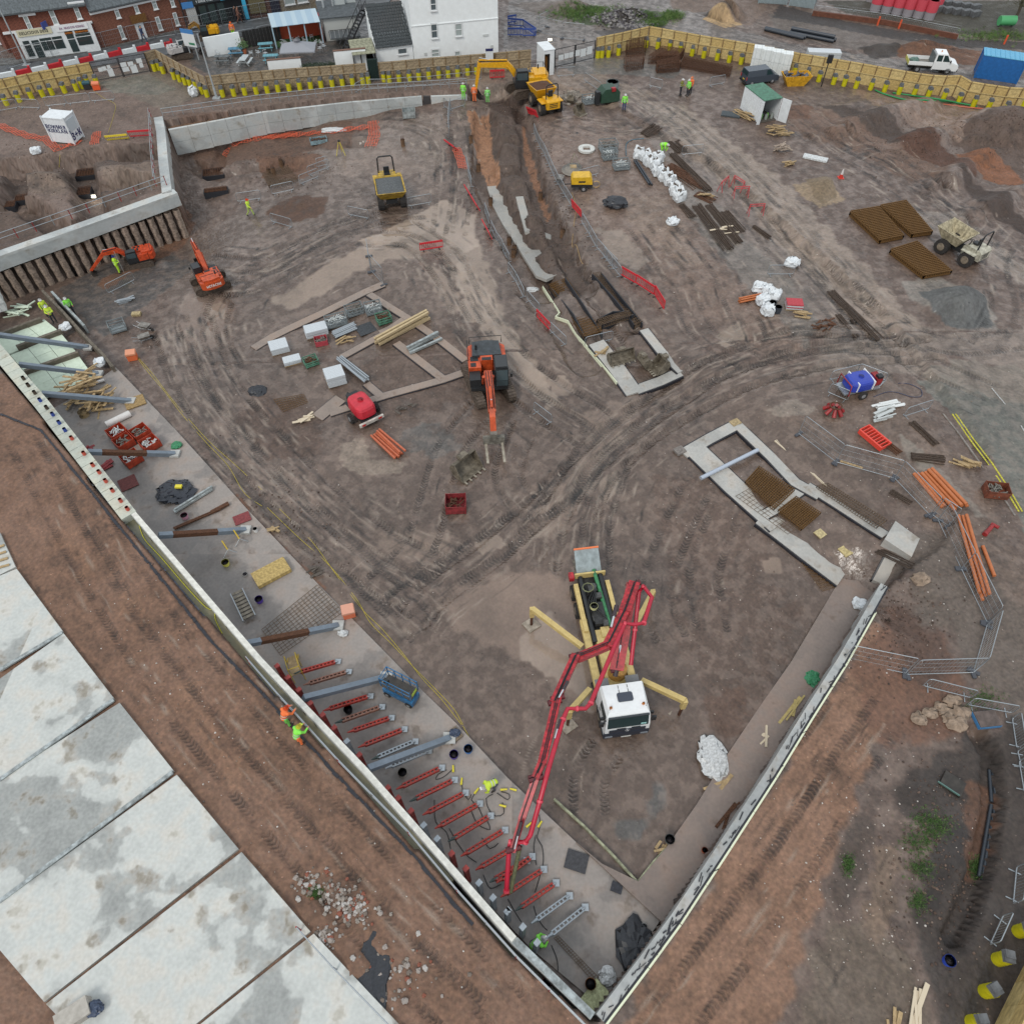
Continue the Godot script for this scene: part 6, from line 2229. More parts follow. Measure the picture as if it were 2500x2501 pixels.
func build_machines()->void:
	var orange:=mt("excavator_orange",[220,92,46],0.42,0,0.25,0.6)
	var yellow:=mt("machine_yellow",[240,178,30],0.4,0,0.2,1.0)
	var p0:=g(11,1728,985)
	excavator("large orange crawler excavator with pallet forks on its boom in mid site",p0,yaw(g(11,1545,930),g(11,1660,1200)),yaw(pt(11,1722,860,-1),pt(11,1775,1300,-1))-yaw(g(11,1545,930),g(11,1660,1200)),1.12,orange,orange,
		[v2(0.5,1.7),v2(2.2,3.2),v2(3.9,3.25),v2(5.3,2.6)],[v2(4.9,2.9),v2(5.5,2.4),v2(6.2,1.15)],"forks","")
	var a:=g(10,1560,235)
	excavator("orange midi excavator seen from its rear with white lettering on the counterweight",a,yaw(g(10,1480,320),g(10,1730,235)),yaw(g(10,1600,200),g(0,1440,1830))-yaw(g(10,1480,320),g(10,1730,235)),0.78,orange,orange,
		[v2(0.5,1.7),v2(1.9,3.7),v2(3.6,4.1)],[v2(3.5,4.3),v2(4.6,1.4)],"bucket","HITACHI",false)
	a=g(10,1035,75)
	excavator("small orange excavator with black canopy cab reaching out beside the bored piles",a,yaw(g(10,920,70),g(10,1150,40)),yaw(g(10,1080,60),g(10,700,150))-yaw(g(10,920,70),g(10,1150,40)),0.66,mt("small_orange",[222,84,44],0.4,0,0.25),mt("small_orange"),
		[v2(0.5,1.6),v2(2.3,3.0),v2(4.2,2.9)],[v2(4.1,3.1),v2(7.0,0.75)],"bucket","",false)
	a=gd(v2(1283,226))
	var tt:=yaw(gd(v2(1262,222)),gd(v2(1310,212)))
	excavator("yellow and black crawler excavator digging at the head of the foundation trench",a,tt,yaw(gd(v2(1300,216)),gd(v2(1180,226)))-tt,1.0,yellow,yellow,
		[v2(0.5,1.7),v2(2.3,3.3),v2(5.7,3.4)],[v2(5.6,3.7),v2(6.2,0.6)],"bucket","",false)
	a=gd(v2(448,140))
	excavator("small white and maroon excavator parked in the street behind the angled hoarding",a+v3(0,0.1,0),0.3,0.25,0.62,mt("maroon_white",[206,202,200],0.4,0,0.2),mt("grey_boom",[120,116,108],0.6),[v2(0.5,1.6),v2(2.1,3.3),v2(3.6,2.8)],[v2(3.5,3.0),v2(4.4,0.95)],"bucket","",false,mt("cab_white",[224,226,226],0.4))
	a=gd(v2(512,96))
	excavator("small yellow excavator working in the street beside the blue shop",a+v3(0,0.1,0),0.2,3.3,0.6,yellow,mt("ochre_boom",[176,130,50],0.6,0,0.4),[v2(0.5,1.6),v2(2.1,3.2),v2(3.6,2.6)],[v2(3.5,2.8),v2(4.4,0.9)],"bucket","",false)
	a=g(1,1010,1470)
	dumper("yellow site dumper loaded with grey gravel facing the silt pool",a,yaw(g(1,985,1380),g(1,1035,1600)),1.28,mt("dumper_yellow",[214,176,62],0.5,0,0.4),mt("dumper_yellow"),mt("gravel_load",[112,116,118],0.95,0,0.5,3.0))
	a=g(2,275,800)
	dumper("bright yellow site dumper loaded with brown soil beside the trench head",a,yaw(g(2,320,840),g(2,215,740)),1.15,yellow,yellow,mt("soil_load",[106,72,52],0.95,0,0.5,3.0))
	a=g(13,1440,15)
	dumper("muddy cream site dumper with raised empty skip beside the rebar mats",a,yaw(g(13,1500,60),g(3,1340,1840)),1.08,mt("dumper_cream",[214,210,190],0.5,0,0.4),mt("skip_cream",[206,194,162],0.7,0,0.6,0.8),null,0.12)
	pump_truck()
	pickup()
	van()
	red_bowser()
	blue_bowser()
	compressor()
	scissor_lift()
	skip_bin()
	cabins()
func pump_truck()->void:
	var gy:=-3.42
	var rear:=at(v2(1430,1372),gy+1.3)
	var front:=at(v2(1527,1792),gy+0.7)
	var d:=front-rear
	d.y=0
	var L:=d.length()
	var o:=thing("pump_truck","white cab concrete pump truck with unfolded red boom and yellow outriggers","truck",v3(rear.x,gy,rear.z),yaw(rear,front))
	o.scale=v3(1,1,1.1)
	var loc:=o.transform.affine_inverse()
	var red:=mt("pump_red",[200,46,56],0.42,0,0.45,0.8)
	var crm:=mt("pump_cream",[222,196,128],0.5,0,0.2,0.5)
	var blk:Material=mt("machine_black")
	var wht:=mt("cab_gloss_white",[242,244,244],0.22,0,0.03)
	for s:float in [-1.0,1.0]:
		pb("chassis_rail",o,v3(L*0.48,0.95,s*0.42),v3(L*0.9,0.3,0.14),mt("chassis_black",[46,44,42],0.7))
		for x:float in [1.9,3.3,L-3.0,L-1.35]:
			wheel(o,v3(x,0.52,s*1.06),0.52,0.34,mt("hub_mud"))
	var cb:=Node3D.new()
	cb.name="cab"
	o.add_child(cb)
	cb.position=v3(L-2.25,0,0)
	var st:=S()
	var lower:=[v2(0,0.75),v2(2.22,0.75),v2(2.3,1.15),v2(2.24,1.75),v2(0,1.75)]
	prism(st,lower,-1.22,1.22)
	put("cab_lower",st,wht,cb)
	st=S()
	var b4:=[v3(0,1.75,1.22),v3(2.24,1.75,1.22),v3(2.24,1.75,-1.22),v3(0,1.75,-1.22)]
	var m4:=[v3(0,2.75,1.2),v3(1.98,2.75,1.17),v3(1.98,2.75,-1.17),v3(0,2.75,-1.2)]
	var t4:=[v3(0.06,3.02,1.1),v3(1.72,2.98,1.02),v3(1.72,2.98,-1.02),v3(0.06,3.02,-1.1)]
	hexa(st,b4+m4)
	hexa(st,m4+t4)
	put("cab_upper",st,wht,cb)
	st=S()
	quad(st,v3(2.248,1.82,1.12),v3(2.248,1.82,-1.12),v3(2.005,2.72,-1.1),v3(2.005,2.72,1.1))
	put("windscreen",st,mt("screen_glass",[38,58,60],0.05),cb)
	st=S()
	for s:float in [-1.0,1.0]:
		quad(st,v3(0.75,1.95,s*1.226),v3(1.95,1.95,s*1.222),v3(1.8,2.68,s*1.19),v3(0.75,2.68,s*1.205))
	put("side_window",st,mt("screen_glass"),cb)
	st=S()
	prism(st,[v2(2.24,1.38),v2(2.33,1.15),v2(2.36,0.85),v2(2.3,0.45),v2(1.7,0.45),v2(1.7,0.75),v2(2.2,0.78)],-1.24,1.24)
	put("bumper",st,mt("bumper_navy",[44,50,62],0.45),cb)
	pb("grille",cb,v3(2.29,1.46,0),v3(0.04,0.3,2.0),mt("bumper_navy"))
	st=S()
	var em:=[]
	for i in 13:
		em.append(v3(2.325,1.47+0.13*sin(TAU*i/12),0.13*cos(TAU*i/12)))
	tube(st,em,0.016,4)
	for i in 3:
		bar(st,v3(2.325,1.47,0),v3(2.325,1.47+0.12*sin(TAU*i/3+PI/2),0.12*cos(TAU*i/3+PI/2)),0.02,0.02)
	put("emblem",st,mt("chrome"),cb)
	for s:float in [-1.0,1.0]:
		pb("headlight",cb,v3(2.34,0.82,s*0.98),v3(0.06,0.18,0.4),mt("lamp_glass",[150,158,166],0.1))
		st=S()
		bx(st,v3(2.05,2.15,s*1.42),v3(0.12,0.5,0.24))
		bx(st,v3(1.75,2.3,s*1.36),v3(0.1,0.3,0.2))
		bar(st,v3(2.0,2.55,s*1.18),v3(2.05,2.4,s*1.42),0.04,0.04)
		put("mirror",st,blk,cb)
		st=S()
		lathe(st,[[0.085,2.99],[0.085,3.06],[0.06,3.12],[0.0,3.13]],10,v3(1.45,0,s*0.88))
		put("beacon",st,mt("amber",[206,120,40],0.3),cb)
		st=S()
		cyl(st,v3(1.6,2.98,s*0.98),v3(1.6,3.5,s*1.0),0.012,0.012,4)
		put("aerial",st,blk,cb)
	st=S()
	slab(st,[v3(0.62,0,0.36),v3(0.7,0,0.42),v3(1.1,0,0.42),v3(1.18,0,0.36),v3(1.18,0,-0.36),v3(1.1,0,-0.42),v3(0.7,0,-0.42),v3(0.62,0,-0.36)],3.0,3.045)
	put("roof_hatch",st,mt("hatch_slate",[66,72,84],0.4),cb)
	for s:float in [-0.45,0.35]:
		pb("wiper",cb,v3(2.29,1.74,s),v3(0.03,0.04,0.5),blk)
	pb("screen_card",cb,v3(2.225,1.98,-0.85),v3(0.012,0.22,0.3),mt("pale_card",[170,220,216],0.6))
	pb("number_plate",cb,v3(2.37,0.62,0),v3(0.02,0.12,0.55),mt("plate_white",[220,220,214],0.5))
	pb("sun_visor",cb,v3(2.02,2.8,0),v3(0.1,0.1,2.2),mt("visor_dark",[52,58,62],0.4))
	for s:float in [-1.0,1.0]:
		pb("door_handle",cb,v3(0.85,1.6,s*1.235),v3(0.22,0.06,0.03),blk)
		pb("wheel_arch",cb,v3(0.95,0.85,s*1.2),v3(1.2,0.22,0.1),blk)
		pb("step",cb,v3(1.9,0.6,s*1.2),v3(0.5,0.3,0.12),blk)
		for x:float in [0.25,0.5]:
			pb("roof_rib",cb,v3(x,3.01,s*0.25),v3(0.2,0.04,0.04),mt("step_grey"))
	st=S()
	for k in 9:
		var y:=1.75+0.06*(k%4)
		tube(st,smooth([v3(1.3+0.2*k,1.3,-0.5+0.12*k),v3(2.0+0.25*k,y,-0.3+0.09*k),v3(3.4+0.2*k,y,0.5-0.11*k),v3(4.2+0.15*k,1.4,0.4-0.1*k)]),0.035,5)
	put("hydraulic_hoses",st,blk,o)
	for q:Array in [[4.6,1.62,0.3,0.5,0.3,0.35],[5.1,1.66,-0.2,0.45,0.4,0.3],[2.4,1.7,0.1,0.6,0.35,0.5],[3.1,1.85,-0.15,0.4,0.2,0.35]]:
		pb("pump_component",o,v3(q[0],q[1],q[2]),v3(q[3],q[4],q[5]),mt("pump_iron",[92,92,90],0.5,0.3,0.5))
	for s:float in [-1.0,1.0]:
		pb("side_deck",o,v3(L*0.58,1.25,s*1.0),v3(L*0.42,0.35,0.42),crm)
		pb("side_beam",o,v3(L*0.30,1.35,s*0.98),v3(L*0.30,0.4,0.26),crm)
		pb("step_plate",o,v3(L-2.75,1.9,s*0.85),v3(0.75,0.06,0.75),mt("step_grey",[168,166,158],0.6,0.2,0.4))
	pb("sub_frame",o,v3(L*0.62,1.3,0),v3(L*0.34,0.5,1.1),crm)
	pb("pump_bed",o,v3(L*0.30,1.15,0),v3(L*0.4,0.25,1.5),mt("pump_dark",[62,62,62],0.6,0,0.5))
	for q:Array in [[0.62,1.55,"black",0.17],[-0.62,1.5,"black",0.15],[0.35,1.45,"black",0.1]]:
		st=S()
		cyl(st,v3(1.3,q[1],q[0]*-1.0),v3(L*0.52,q[1],q[0]*-1.0),q[3],q[3],10)
		put("pump_cylinder",st,blk,o)
	st=S()
	cyl(st,v3(1.0,1.75,-0.28),v3(L*0.44,1.65,-0.45),0.12,0.12,10)
	put("delivery_line",st,mt("pipe_green",[70,150,96],0.5,0,0.4),o)
	pb("engine_block",o,v3(L*0.36,1.55,0.05),v3(1.6,0.5,0.7),mt("pump_dark"))
	pb("valve_block",o,v3(L*0.47,1.5,-0.1),v3(0.7,0.35,0.5),crm)
	st=S()
	lathe(st,[[0.2,1.85],[0.26,2.15],[0.22,2.15],[0.18,1.88]],12,v3(L*0.33,0,0.3))
	put("bucket",st,mt("bucket_cream",[206,204,150],0.6),o)
	st=S()
	var coil:=[]
	for i in 26:
		coil.append(v3(L*0.2+0.34*cos(i*0.75),1.85+i*0.004,0.35+0.34*sin(i*0.75)))
	tube(st,coil,0.03,4)
	put("hose_coil",st,mt("hose_olive",[120,124,92],0.7),o)
	st=S()
	hexa(st,[v3(0.1,0.7,0.55),v3(1.0,0.7,0.55),v3(1.0,0.7,-0.55),v3(0.1,0.7,-0.55),v3(-0.2,1.45,0.85),v3(1.15,1.45,0.85),v3(1.15,1.45,-0.85),v3(-0.2,1.45,-0.85)])
	put("hopper",st,mt("hopper_steel",[120,112,100],0.6,0.1,0.5),o)
	st=S()
	hexa(st,[v3(0.95,1.5,0.78),v3(1.0,1.5,0.78),v3(1.0,1.5,-0.78),v3(0.95,1.5,-0.78),v3(-0.35,2.35,0.76),v3(-0.3,2.4,0.76),v3(-0.3,2.4,-0.76),v3(-0.35,2.35,-0.76)])
	put("hopper_lid",st,mt("lid_grey",[166,178,180],0.5,0.1,0.25),o)
	st=S()
	bar(st,v3(-0.36,2.42,0.78),v3(-0.36,2.42,-0.78),0.12,0.1)
	put("hi_vis_edge",st,mt("hi_vis_orange",[238,128,74],0.5),o)
	pb("red_box",o,v3(1.2,1.5,1.15),v3(0.5,0.4,0.3),red)
	pb("gantry",o,v3(1.25,1.6,0),v3(0.12,0.5,1.9),crm)
	for q:Array in [[22,545,1025,178,745,172,880,0.0],[22,985,1275,1305,1425,1255,1562,1.0],[22,600,1340,455,1500,452,1545,0.0],[22,940,860,1070,615,1062,700,0.0]]:
		var s0:Vector3=loc*at(z(q[0],q[1],q[2]),gy+1.6)
		var s1:Vector3=loc*at(z(q[0],q[3],q[4]),gy+2.2)
		var s2:=v3(s1.x,0.06,s1.z)
		st=S()
		bar(st,s0,s1,0.30,0.36)
		var ou:=put("outrigger",st,crm,o)
		st=S()
		bx(st,v3(s1.x,1.75,s1.z),v3(0.26,1.0,0.26))
		put("leg_housing",st,crm,ou)
		st=S()
		cyl(st,s2,v3(s1.x,1.4,s1.z),0.09,0.09,8)
		put("jack_leg",st,mt("rust_steel",[104,66,46],0.7,0.1,0.4),ou)
		st=S()
		bx(st,s2,v3(0.85,0.1,0.85),Basis(Vector3.UP,0.5))
		put("ground_pad",st,mt("pad_board",[178,166,150],0.8,0,0.3),ou)
	var P:=func(t:int,x:float,y:float,h:float)->Vector3:return loc*at(z(t,x,y),h)
	var base:Vector3=P.call(22,805,1215,gy+1.7)
	st=S()
	cyl(st,v3(base.x,1.3,base.z),v3(base.x,2.3,base.z),0.55,0.5,16)
	put("turntable",st,mt("turntable_ochre",[196,146,70],0.6,0,0.4),o)
	var A:=[
		[[P.call(22,800,1190,0.2),P.call(22,850,900,1.6),P.call(22,915,570,3.2)],0.62,0.55],
		[[P.call(22,930,560,3.5),P.call(22,860,760,3.6),P.call(22,735,1015,3.6),P.call(22,520,1105,3.4)],0.5,0.5],
		[[P.call(22,500,1090,3.5),P.call(22,345,1430,3.6)],0.36,0.42],
		[[P.call(22,365,1400,3.6),P.call(22,255,1870,3.4),P.call(32,205,110,3.2)],0.34,0.4],
		[[P.call(32,205,120,3.2),P.call(32,110,400,2.2),P.call(32,40,640,1.2)],0.28,0.32]]
	for q:Array in A:
		st=S()
		for i in q[0].size()-1:
			var f:float=1.0-0.12*i
			bar(st,q[0][i],q[0][i+1]+(q[0][i+1]-q[0][i]).normalized()*0.12,q[1]*f*1.2,q[2]*f)
		var bs:=put("boom_section",st,red,o)
		st=S()
		var e0:Vector3=q[0][0]
		var e1:Vector3=q[0][q[0].size()-1]
		for e:Vector3 in [e0,e1]:
			cyl(st,e+v3(-0.05,0,-0.33),e+v3(0.05,0,0.33),0.17,0.17,10)
		put("hinge_pin",st,mt("hinge_dark",[92,30,36],0.5),bs)
	for q:Array in [[P.call(22,790,1240,0.0),P.call(22,830,1010,1.3),0.11],[P.call(22,800,720,3.9),P.call(22,760,880,3.9),0.09],[P.call(22,440,1280,3.9),P.call(22,375,1400,3.9),0.07],[P.call(32,100,440,2.6),P.call(32,50,640,1.6),0.06],[P.call(22,385,1560,3.9),P.call(22,345,1700,3.8),0.05]]:
		st=S()
		var mid:Vector3=(q[0] as Vector3).lerp(q[1],0.5)
		cyl(st,q[0],mid,q[2]*1.3,q[2]*1.3,8)
		put("ram",st,mt("ram_dark",[60,46,50],0.4),o)
		st=S()
		cyl(st,mid,q[1],q[2]*0.7,q[2]*0.7,8)
		put("ram_rod",st,mt("chrome"),o)
	for q:Array in [[P.call(22,905,1160,0.8),P.call(22,935,900,1.8),P.call(22,965,620,3.2),P.call(22,1000,580,3.5),P.call(22,1060,660,3.7),P.call(22,1000,850,3.8),P.call(22,930,860,3.8),P.call(22,860,855,3.8),P.call(22,790,1010,3.8),P.call(22,610,1440,3.8),P.call(22,570,1480,3.8),P.call(22,510,1480,3.8),P.call(22,440,1480,3.8),P.call(22,405,1560,3.8),P.call(22,300,1920,3.6),P.call(32,235,290,2.9),P.call(32,165,540,1.8),P.call(32,130,590,1.5),P.call(32,70,590,1.4),P.call(31,1890,590,1.3),P.call(31,1880,640,1.0),P.call(31,1860,950,-0.8)]]:
		st=S()
		tube(st,q,0.115,8)
		put("concrete_pipe",st,mt("pipe_red",[196,34,60],0.35,0,0.15),o)
		for i in range(1,q.size(),2):
			var dd:Vector3=(q[i]-q[i-1]).normalized()
			st=S()
			cyl(st,q[i]-dd*0.06,q[i]+dd*0.06,0.15,0.15,10)
			put("pipe_coupling",st,mt("coupling_red",[214,70,86],0.4),o)
	for q:Array in A:
		st=S()
		for e:float in [-0.1,0.06]:
			var hl:=[]
			for v:Vector3 in q[0]:
				hl.append(v+v3(e,q[2]*0.55,e))
			tube(st,hl,0.028,4)
		put("hydraulic_line",st,blk,o)
	st=S()
	tube(st,[P.call(32,90,620,1.1),P.call(32,60,760,0.2),P.call(32,20,960,-1.0)],0.1,8)
	put("end_hose",st,mt("hose_moss",[110,112,78],0.8,0,0.5,2.0),o)
func pickup()->void:
	var a:=at(v2(2213,180),0)
	var b:=at(v2(2332,178),0)
	a=gd(v2(2210,168))
	b=gd(v2(2328,176))
	var o:=thing("pickup_truck","white crew cab tipper pickup parked behind the yellow hoarding","pickup truck",a,yaw(a,b))
	var k:=a.distance_to(b)/5.9
	o.scale=v3(k,k,k)
	var w:=mt("van_white",[240,242,242],0.25)
	var blk:=mt("machine_black")
	for x:float in [1.1,4.75]:
		for s:float in [-1.0,1.0]:
			wheel(o,v3(x,0.36,s*0.86),0.36,0.26,mt("hub_silver",[170,172,174],0.4,0.4))
	pb("chassis",o,v3(2.6,0.5,0),v3(5.2,0.2,1.2),blk)
	box_body(o,"cab_body",[v2(2.75,0.42),v2(5.75,0.42),v2(5.85,0.8),v2(5.7,1.12),v2(4.95,1.32),v2(2.75,1.35)],1.98,w)
	var st:=S()
	hexa(st,[v3(2.75,1.35,0.99),v3(4.95,1.33,0.97),v3(4.95,1.33,-0.97),v3(2.75,1.35,-0.99),v3(2.85,2.2,0.84),v3(4.15,2.2,0.82),v3(4.15,2.2,-0.82),v3(2.85,2.2,-0.84)])
	var cab:=put("cab_top",st,w,o)
	st=S()
	quad(st,v3(4.93,1.4,0.86),v3(4.93,1.4,-0.86),v3(4.22,2.13,-0.76),v3(4.22,2.13,0.76))
	put("windscreen",st,mt("screen_glass"),cab)
	for q:Array in [[2.98,3.62],[3.75,4.6]]:
		st=S()
		for s:float in [-1.0,1.0]:
			quad(st,v3(q[0],1.42,s*0.99),v3(q[1],1.42,s*0.985),v3(minf(q[1],4.15),2.08,s*0.865),v3(q[0],2.08,s*0.87))
		put("side_window",st,mt("screen_glass"),cab)
	st=S()
	lathe(st,[[0.09,2.2],[0.08,2.32],[0.0,2.34]],8,v3(3.5,0,0))
	put("beacon",st,mt("amber"),cab)
	pb("sill_trim",o,v3(4.0,0.45,0),v3(2.3,0.12,2.02),blk)
	pb("bumper",o,v3(5.78,0.5,0),v3(0.2,0.3,1.9),blk)
	for s:float in [-1.0,1.0]:
		pb("headlight",o,v3(5.72,0.92,s*0.8),v3(0.25,0.2,0.3),mt("lamp_glass"))
		pb("mirror",o,v3(4.65,1.5,s*1.12),v3(0.1,0.25,0.2),blk)
	pb("tipper_floor",o,v3(1.25,0.85,0),v3(2.9,0.1,2.0),mt("tipper_grey",[150,146,138],0.7,0,0.4))
	for s:float in [-1.0,1.0]:
		pb("side_board",o,v3(1.25,1.08,s*1.0),v3(2.9,0.4,0.05),w)
	pb("tailgate",o,v3(-0.2,1.08,0),v3(0.05,0.4,2.0),mt("chevron_yellow",[226,220,110],0.5,0,0.3,3.0))
	pb("bulkhead",o,v3(2.62,1.5,0),v3(0.06,1.3,1.9),mt("bulkhead_grey",[96,104,104],0.5))
	st=S()
	lump(st,v3(0.7,1.05,-0.2),v3(0.6,0.28,0.5),0.3,6,4)
	put("tarpaulin",st,mt("green_tarp",[96,122,112],0.7),o)
func van()->void:
	var a:=gd(v2(1812,205))
	var b:=gd(v2(1890,196))
	var o:=thing("panel_van","dark grey panel van parked beside stacked white blocks","van",a,yaw(a,b))
	var k:=maxf(a.distance_to(b)/5.0,0.85)
	o.scale=v3(k,k,k)
	var w:=mt("van_slate",[70,78,88],0.25,0.1)
	var blk:=mt("machine_black")
	for x:float in [0.95,4.1]:
		for s:float in [-1.0,1.0]:
			wheel(o,v3(x,0.34,s*0.84),0.34,0.25,mt("hub_silver"))
	box_body(o,"body",[v2(0.0,0.35),v2(5.0,0.35),v2(5.05,0.75),v2(4.85,1.05),v2(4.2,1.2),v2(0.0,1.2)],1.95,w)
	var st:=S()
	hexa(st,[v3(0,1.2,0.975),v3(4.2,1.2,0.96),v3(4.2,1.2,-0.96),v3(0,1.2,-0.975),v3(0.1,1.92,0.84),v3(3.45,1.95,0.82),v3(3.45,1.95,-0.82),v3(0.1,1.92,-0.84)])
	var up:=put("upper_body",st,w,o)
	st=S()
	quad(st,v3(4.17,1.27,0.84),v3(4.17,1.27,-0.84),v3(3.52,1.9,-0.74),v3(3.52,1.9,0.74))
	for s:float in [-1.0,1.0]:
		quad(st,v3(2.95,1.25,s*0.97),v3(3.95,1.25,s*0.967),v3(3.42,1.85,s*0.855),v3(2.95,1.85,s*0.86))
	put("windscreen",st,mt("screen_glass"),up)
	st=S()
	quad(st,v3(0.0,1.3,-0.8),v3(0.0,1.3,0.8),v3(0.07,1.8,0.72),v3(0.07,1.8,-0.72))
	put("rear_window",st,mt("screen_glass"),up)
	for s:float in [-1.0,1.0]:
		pb("tail_light",o,v3(-0.01,1.0,s*0.88),v3(0.06,0.4,0.14),mt("tail_red",[190,44,44],0.3))
		pb("headlight",o,v3(4.95,0.85,s*0.75),v3(0.2,0.2,0.35),mt("lamp_glass"))
	pb("rear_bumper",o,v3(-0.05,0.45,0),v3(0.15,0.25,1.9),blk)
	pb("number_plate",o,v3(-0.02,0.72,0),v3(0.03,0.12,0.5),mt("plate_yellow",[222,190,60],0.5))
func red_bowser()->void:
	var a:=g(11,750,1120)
	var b:=g(11,870,1260)
	var o:=thing("water_bowser","red plastic towable bowser with white rear bumper beside orange pipes","trailer",(a+b)*0.5,yaw(a,b))
	o.scale=v3(1.25,1.25,1.25)
	var st:=S()
	bowser_tank(st,0.95,0.7,0.62)
	put("tank",st,mt("bowser_red",[216,50,66],0.4,0,0.15),o)
	for s:float in [-1.0,1.0]:
		wheel(o,v3(0.1,0.33,s*0.95),0.33,0.22,mt("hub_silver"))
	pb("frame",o,v3(-0.1,0.42,0),v3(2.4,0.12,1.2),mt("machine_black"))
	pb("rear_bumper",o,v3(1.2,0.45,0),v3(0.14,0.22,1.75),mt("bumper_white",[216,210,200],0.6,0,0.3))
	for s:float in [-1.0,1.0]:
		pb("tail_light",o,v3(1.28,0.45,s*0.6),v3(0.03,0.12,0.25),mt("tail_red"))
	pb("pump_unit",o,v3(-1.15,0.75,0),v3(0.5,0.5,0.8),mt("machine_black"))
	st=S()
	bar(st,v3(-1.1,0.42,0.5),v3(-2.1,0.42,0),0.08,0.08)
	bar(st,v3(-1.1,0.42,-0.5),v3(-2.1,0.42,0),0.08,0.08)
	put("drawbar",st,mt("machine_black"),o)
func bowser_tank(st:SurfaceTool,hx:float,hz:float,hh:float)->void:
	var prev:=[]
	for i in 7:
		var t:=i/6.0
		var f:float=[0.9,1.0,1.0,0.98,0.9,0.7,0.0][i]
		var y:float=[0.5,0.6,0.9,1.15,1.3,1.38,1.4][i]
		var row:=[]
		for j in 16:
			var a:=TAU*j/16
			var cx:=signf(cos(a))*pow(absf(cos(a)),0.5)
			var cz:=signf(sin(a))*pow(absf(sin(a)),0.5)
			row.append(v3(cx*hx*f,y,cz*hz*f))
		if prev.size():
			for j in 16:
				quad(st,prev[j],prev[(j+1)%16],row[(j+1)%16],row[j])
		prev=row
	lathe(st,[[0.2,1.38],[0.2,1.46],[0.0,1.47]],10)
func blue_bowser()->void:
	var a:=g(13,560,1040)
	var b:=g(13,800,970)
	var o:=thing("water_bowser","blue and white towable pressure washer bowser with red rear frame","trailer",(a+b)*0.5,yaw(a,b))
	o.scale=v3(1.05,1.05,1.05)
	var st:=S()
	bowser_tank(st,1.05,0.78,0.62)
	put("tank",st,mt("bowser_blue",[52,72,178],0.35,0,0.1),o)
	st=S()
	for x:float in [-0.55,0.75]:
		bx(st,v3(x,1.0,0.0),v3(0.07,0.75,1.6))
	put("white_strap",st,mt("van_white"),o)
	for s:float in [-1.0,1.0]:
		wheel(o,v3(0.0,0.32,s*0.98),0.32,0.2,mt("hub_silver"))
	pb("frame",o,v3(0.1,0.42,0),v3(3.0,0.12,1.3),mt("galvanised"))
	st=S()
	tube(st,[v3(-1.15,0.4,0.8),v3(-1.2,1.3,0.75),v3(-1.2,1.3,-0.75),v3(-1.15,0.4,-0.8)],0.05,6)
	put("rear_frame",st,mt("red_paint"),o)
	pb("pump_unit",o,v3(1.45,0.85,0),v3(0.5,0.6,0.9),mt("red_paint"))
	pb("engine",o,v3(1.5,1.2,0.2),v3(0.4,0.3,0.4),mt("machine_black"))
	st=S()
	lathe(st,[[0.2,0.9],[0.26,1.0],[0.2,1.1]],12,v3(1.85,0,-0.25))
	put("hose_reel",st,mt("van_white"),o)
	st=S()
	bar(st,v3(1.6,0.42,0.5),v3(2.5,0.45,0),0.08,0.08)
	bar(st,v3(1.6,0.42,-0.5),v3(2.5,0.45,0),0.08,0.08)
	put("drawbar",st,mt("galvanised"),o)
	st=S()
	var l:=[]
	for q:Array in [[820,1055],[920,1020],[1000,1025],[1100,1055],[1170,1050],[1165,1000],[1080,960],[1000,955]]:
		l.append(g(13,q[0],q[1])+v3(0,0.03,0))
	tube(st,smooth(l),0.03,4)
	tag(put("hose",st,mt("hose_blue",[60,72,100],0.6)),"thin dark blue hose looped on mud behind the blue bowser","hose")
func smooth(l:Array)->Array:
	var c:=Curve3D.new()
	for i in l.size():
		var a:Vector3=l[maxi(i-1,0)]
		var b:Vector3=l[mini(i+1,l.size()-1)]
		c.add_point(l[i],(a-b)/6.0,(b-a)/6.0)
	c.bake_interval=0.3
	var o:=[]
	for p in c.get_baked_points():
		o.append(p)
	return o
func compressor()->void:
	var a:=g(2,470,1410)
	var b:=g(2,610,1395)
	var o:=thing("compressor","yellow towable compressor with rounded canopy beside the burnt heap","trailer",(a+b)*0.5+v3(0,0,-0.4),yaw(a,b))
	var st:=S()
	prism(st,[v2(-1.1,0.75),v2(-1.12,1.2),v2(-0.95,1.5),v2(0.8,1.55),v2(1.05,1.25),v2(1.1,0.75)],-0.65,0.65)
	put("canopy",st,mt("compressor_yellow",[236,188,44],0.4,0,0.15),o)
	pb("base",o,v3(0,0.6,0),v3(2.2,0.35,1.25),mt("machine_black"))
	for s:float in [-1.0,1.0]:
		wheel(o,v3(0.2,0.3,s*0.7),0.3,0.2,mt("hub_silver"))
	pb("label_plate",o,v3(0.0,1.05,0.66),v3(0.7,0.16,0.02),mt("machine_black"))
	st=S()
	var coil:=[]
	for i in 40:
		coil.append(v3(1.55+0.4*cos(i*0.7),0.55+0.35*sin(i*0.7),0.1+i*0.004))
	tube(st,coil,0.025,4)
	put("hose_coil",st,mt("hose_tan",[180,150,104],0.7),o)
	st=S()
	bar(st,v3(-1.1,0.5,0),v3(-1.8,0.45,0),0.08,0.08)
	put("drawbar",st,mt("machine_black"),o)
	st=S()
	var l:=[]
	for q:Array in [[470,1420],[490,1480],[500,1560],[485,1660],[478,1760],[500,1830],[540,1890],[560,1915]]:
		l.append(g(2,q[0],q[1])+v3(0,0.04,0))
	tube(st,smooth(l),0.03,4)
	tag(put("hose",st,mt("hose_tan")),"pale yellow air hose trailing from compressor along the trench edge","hose")
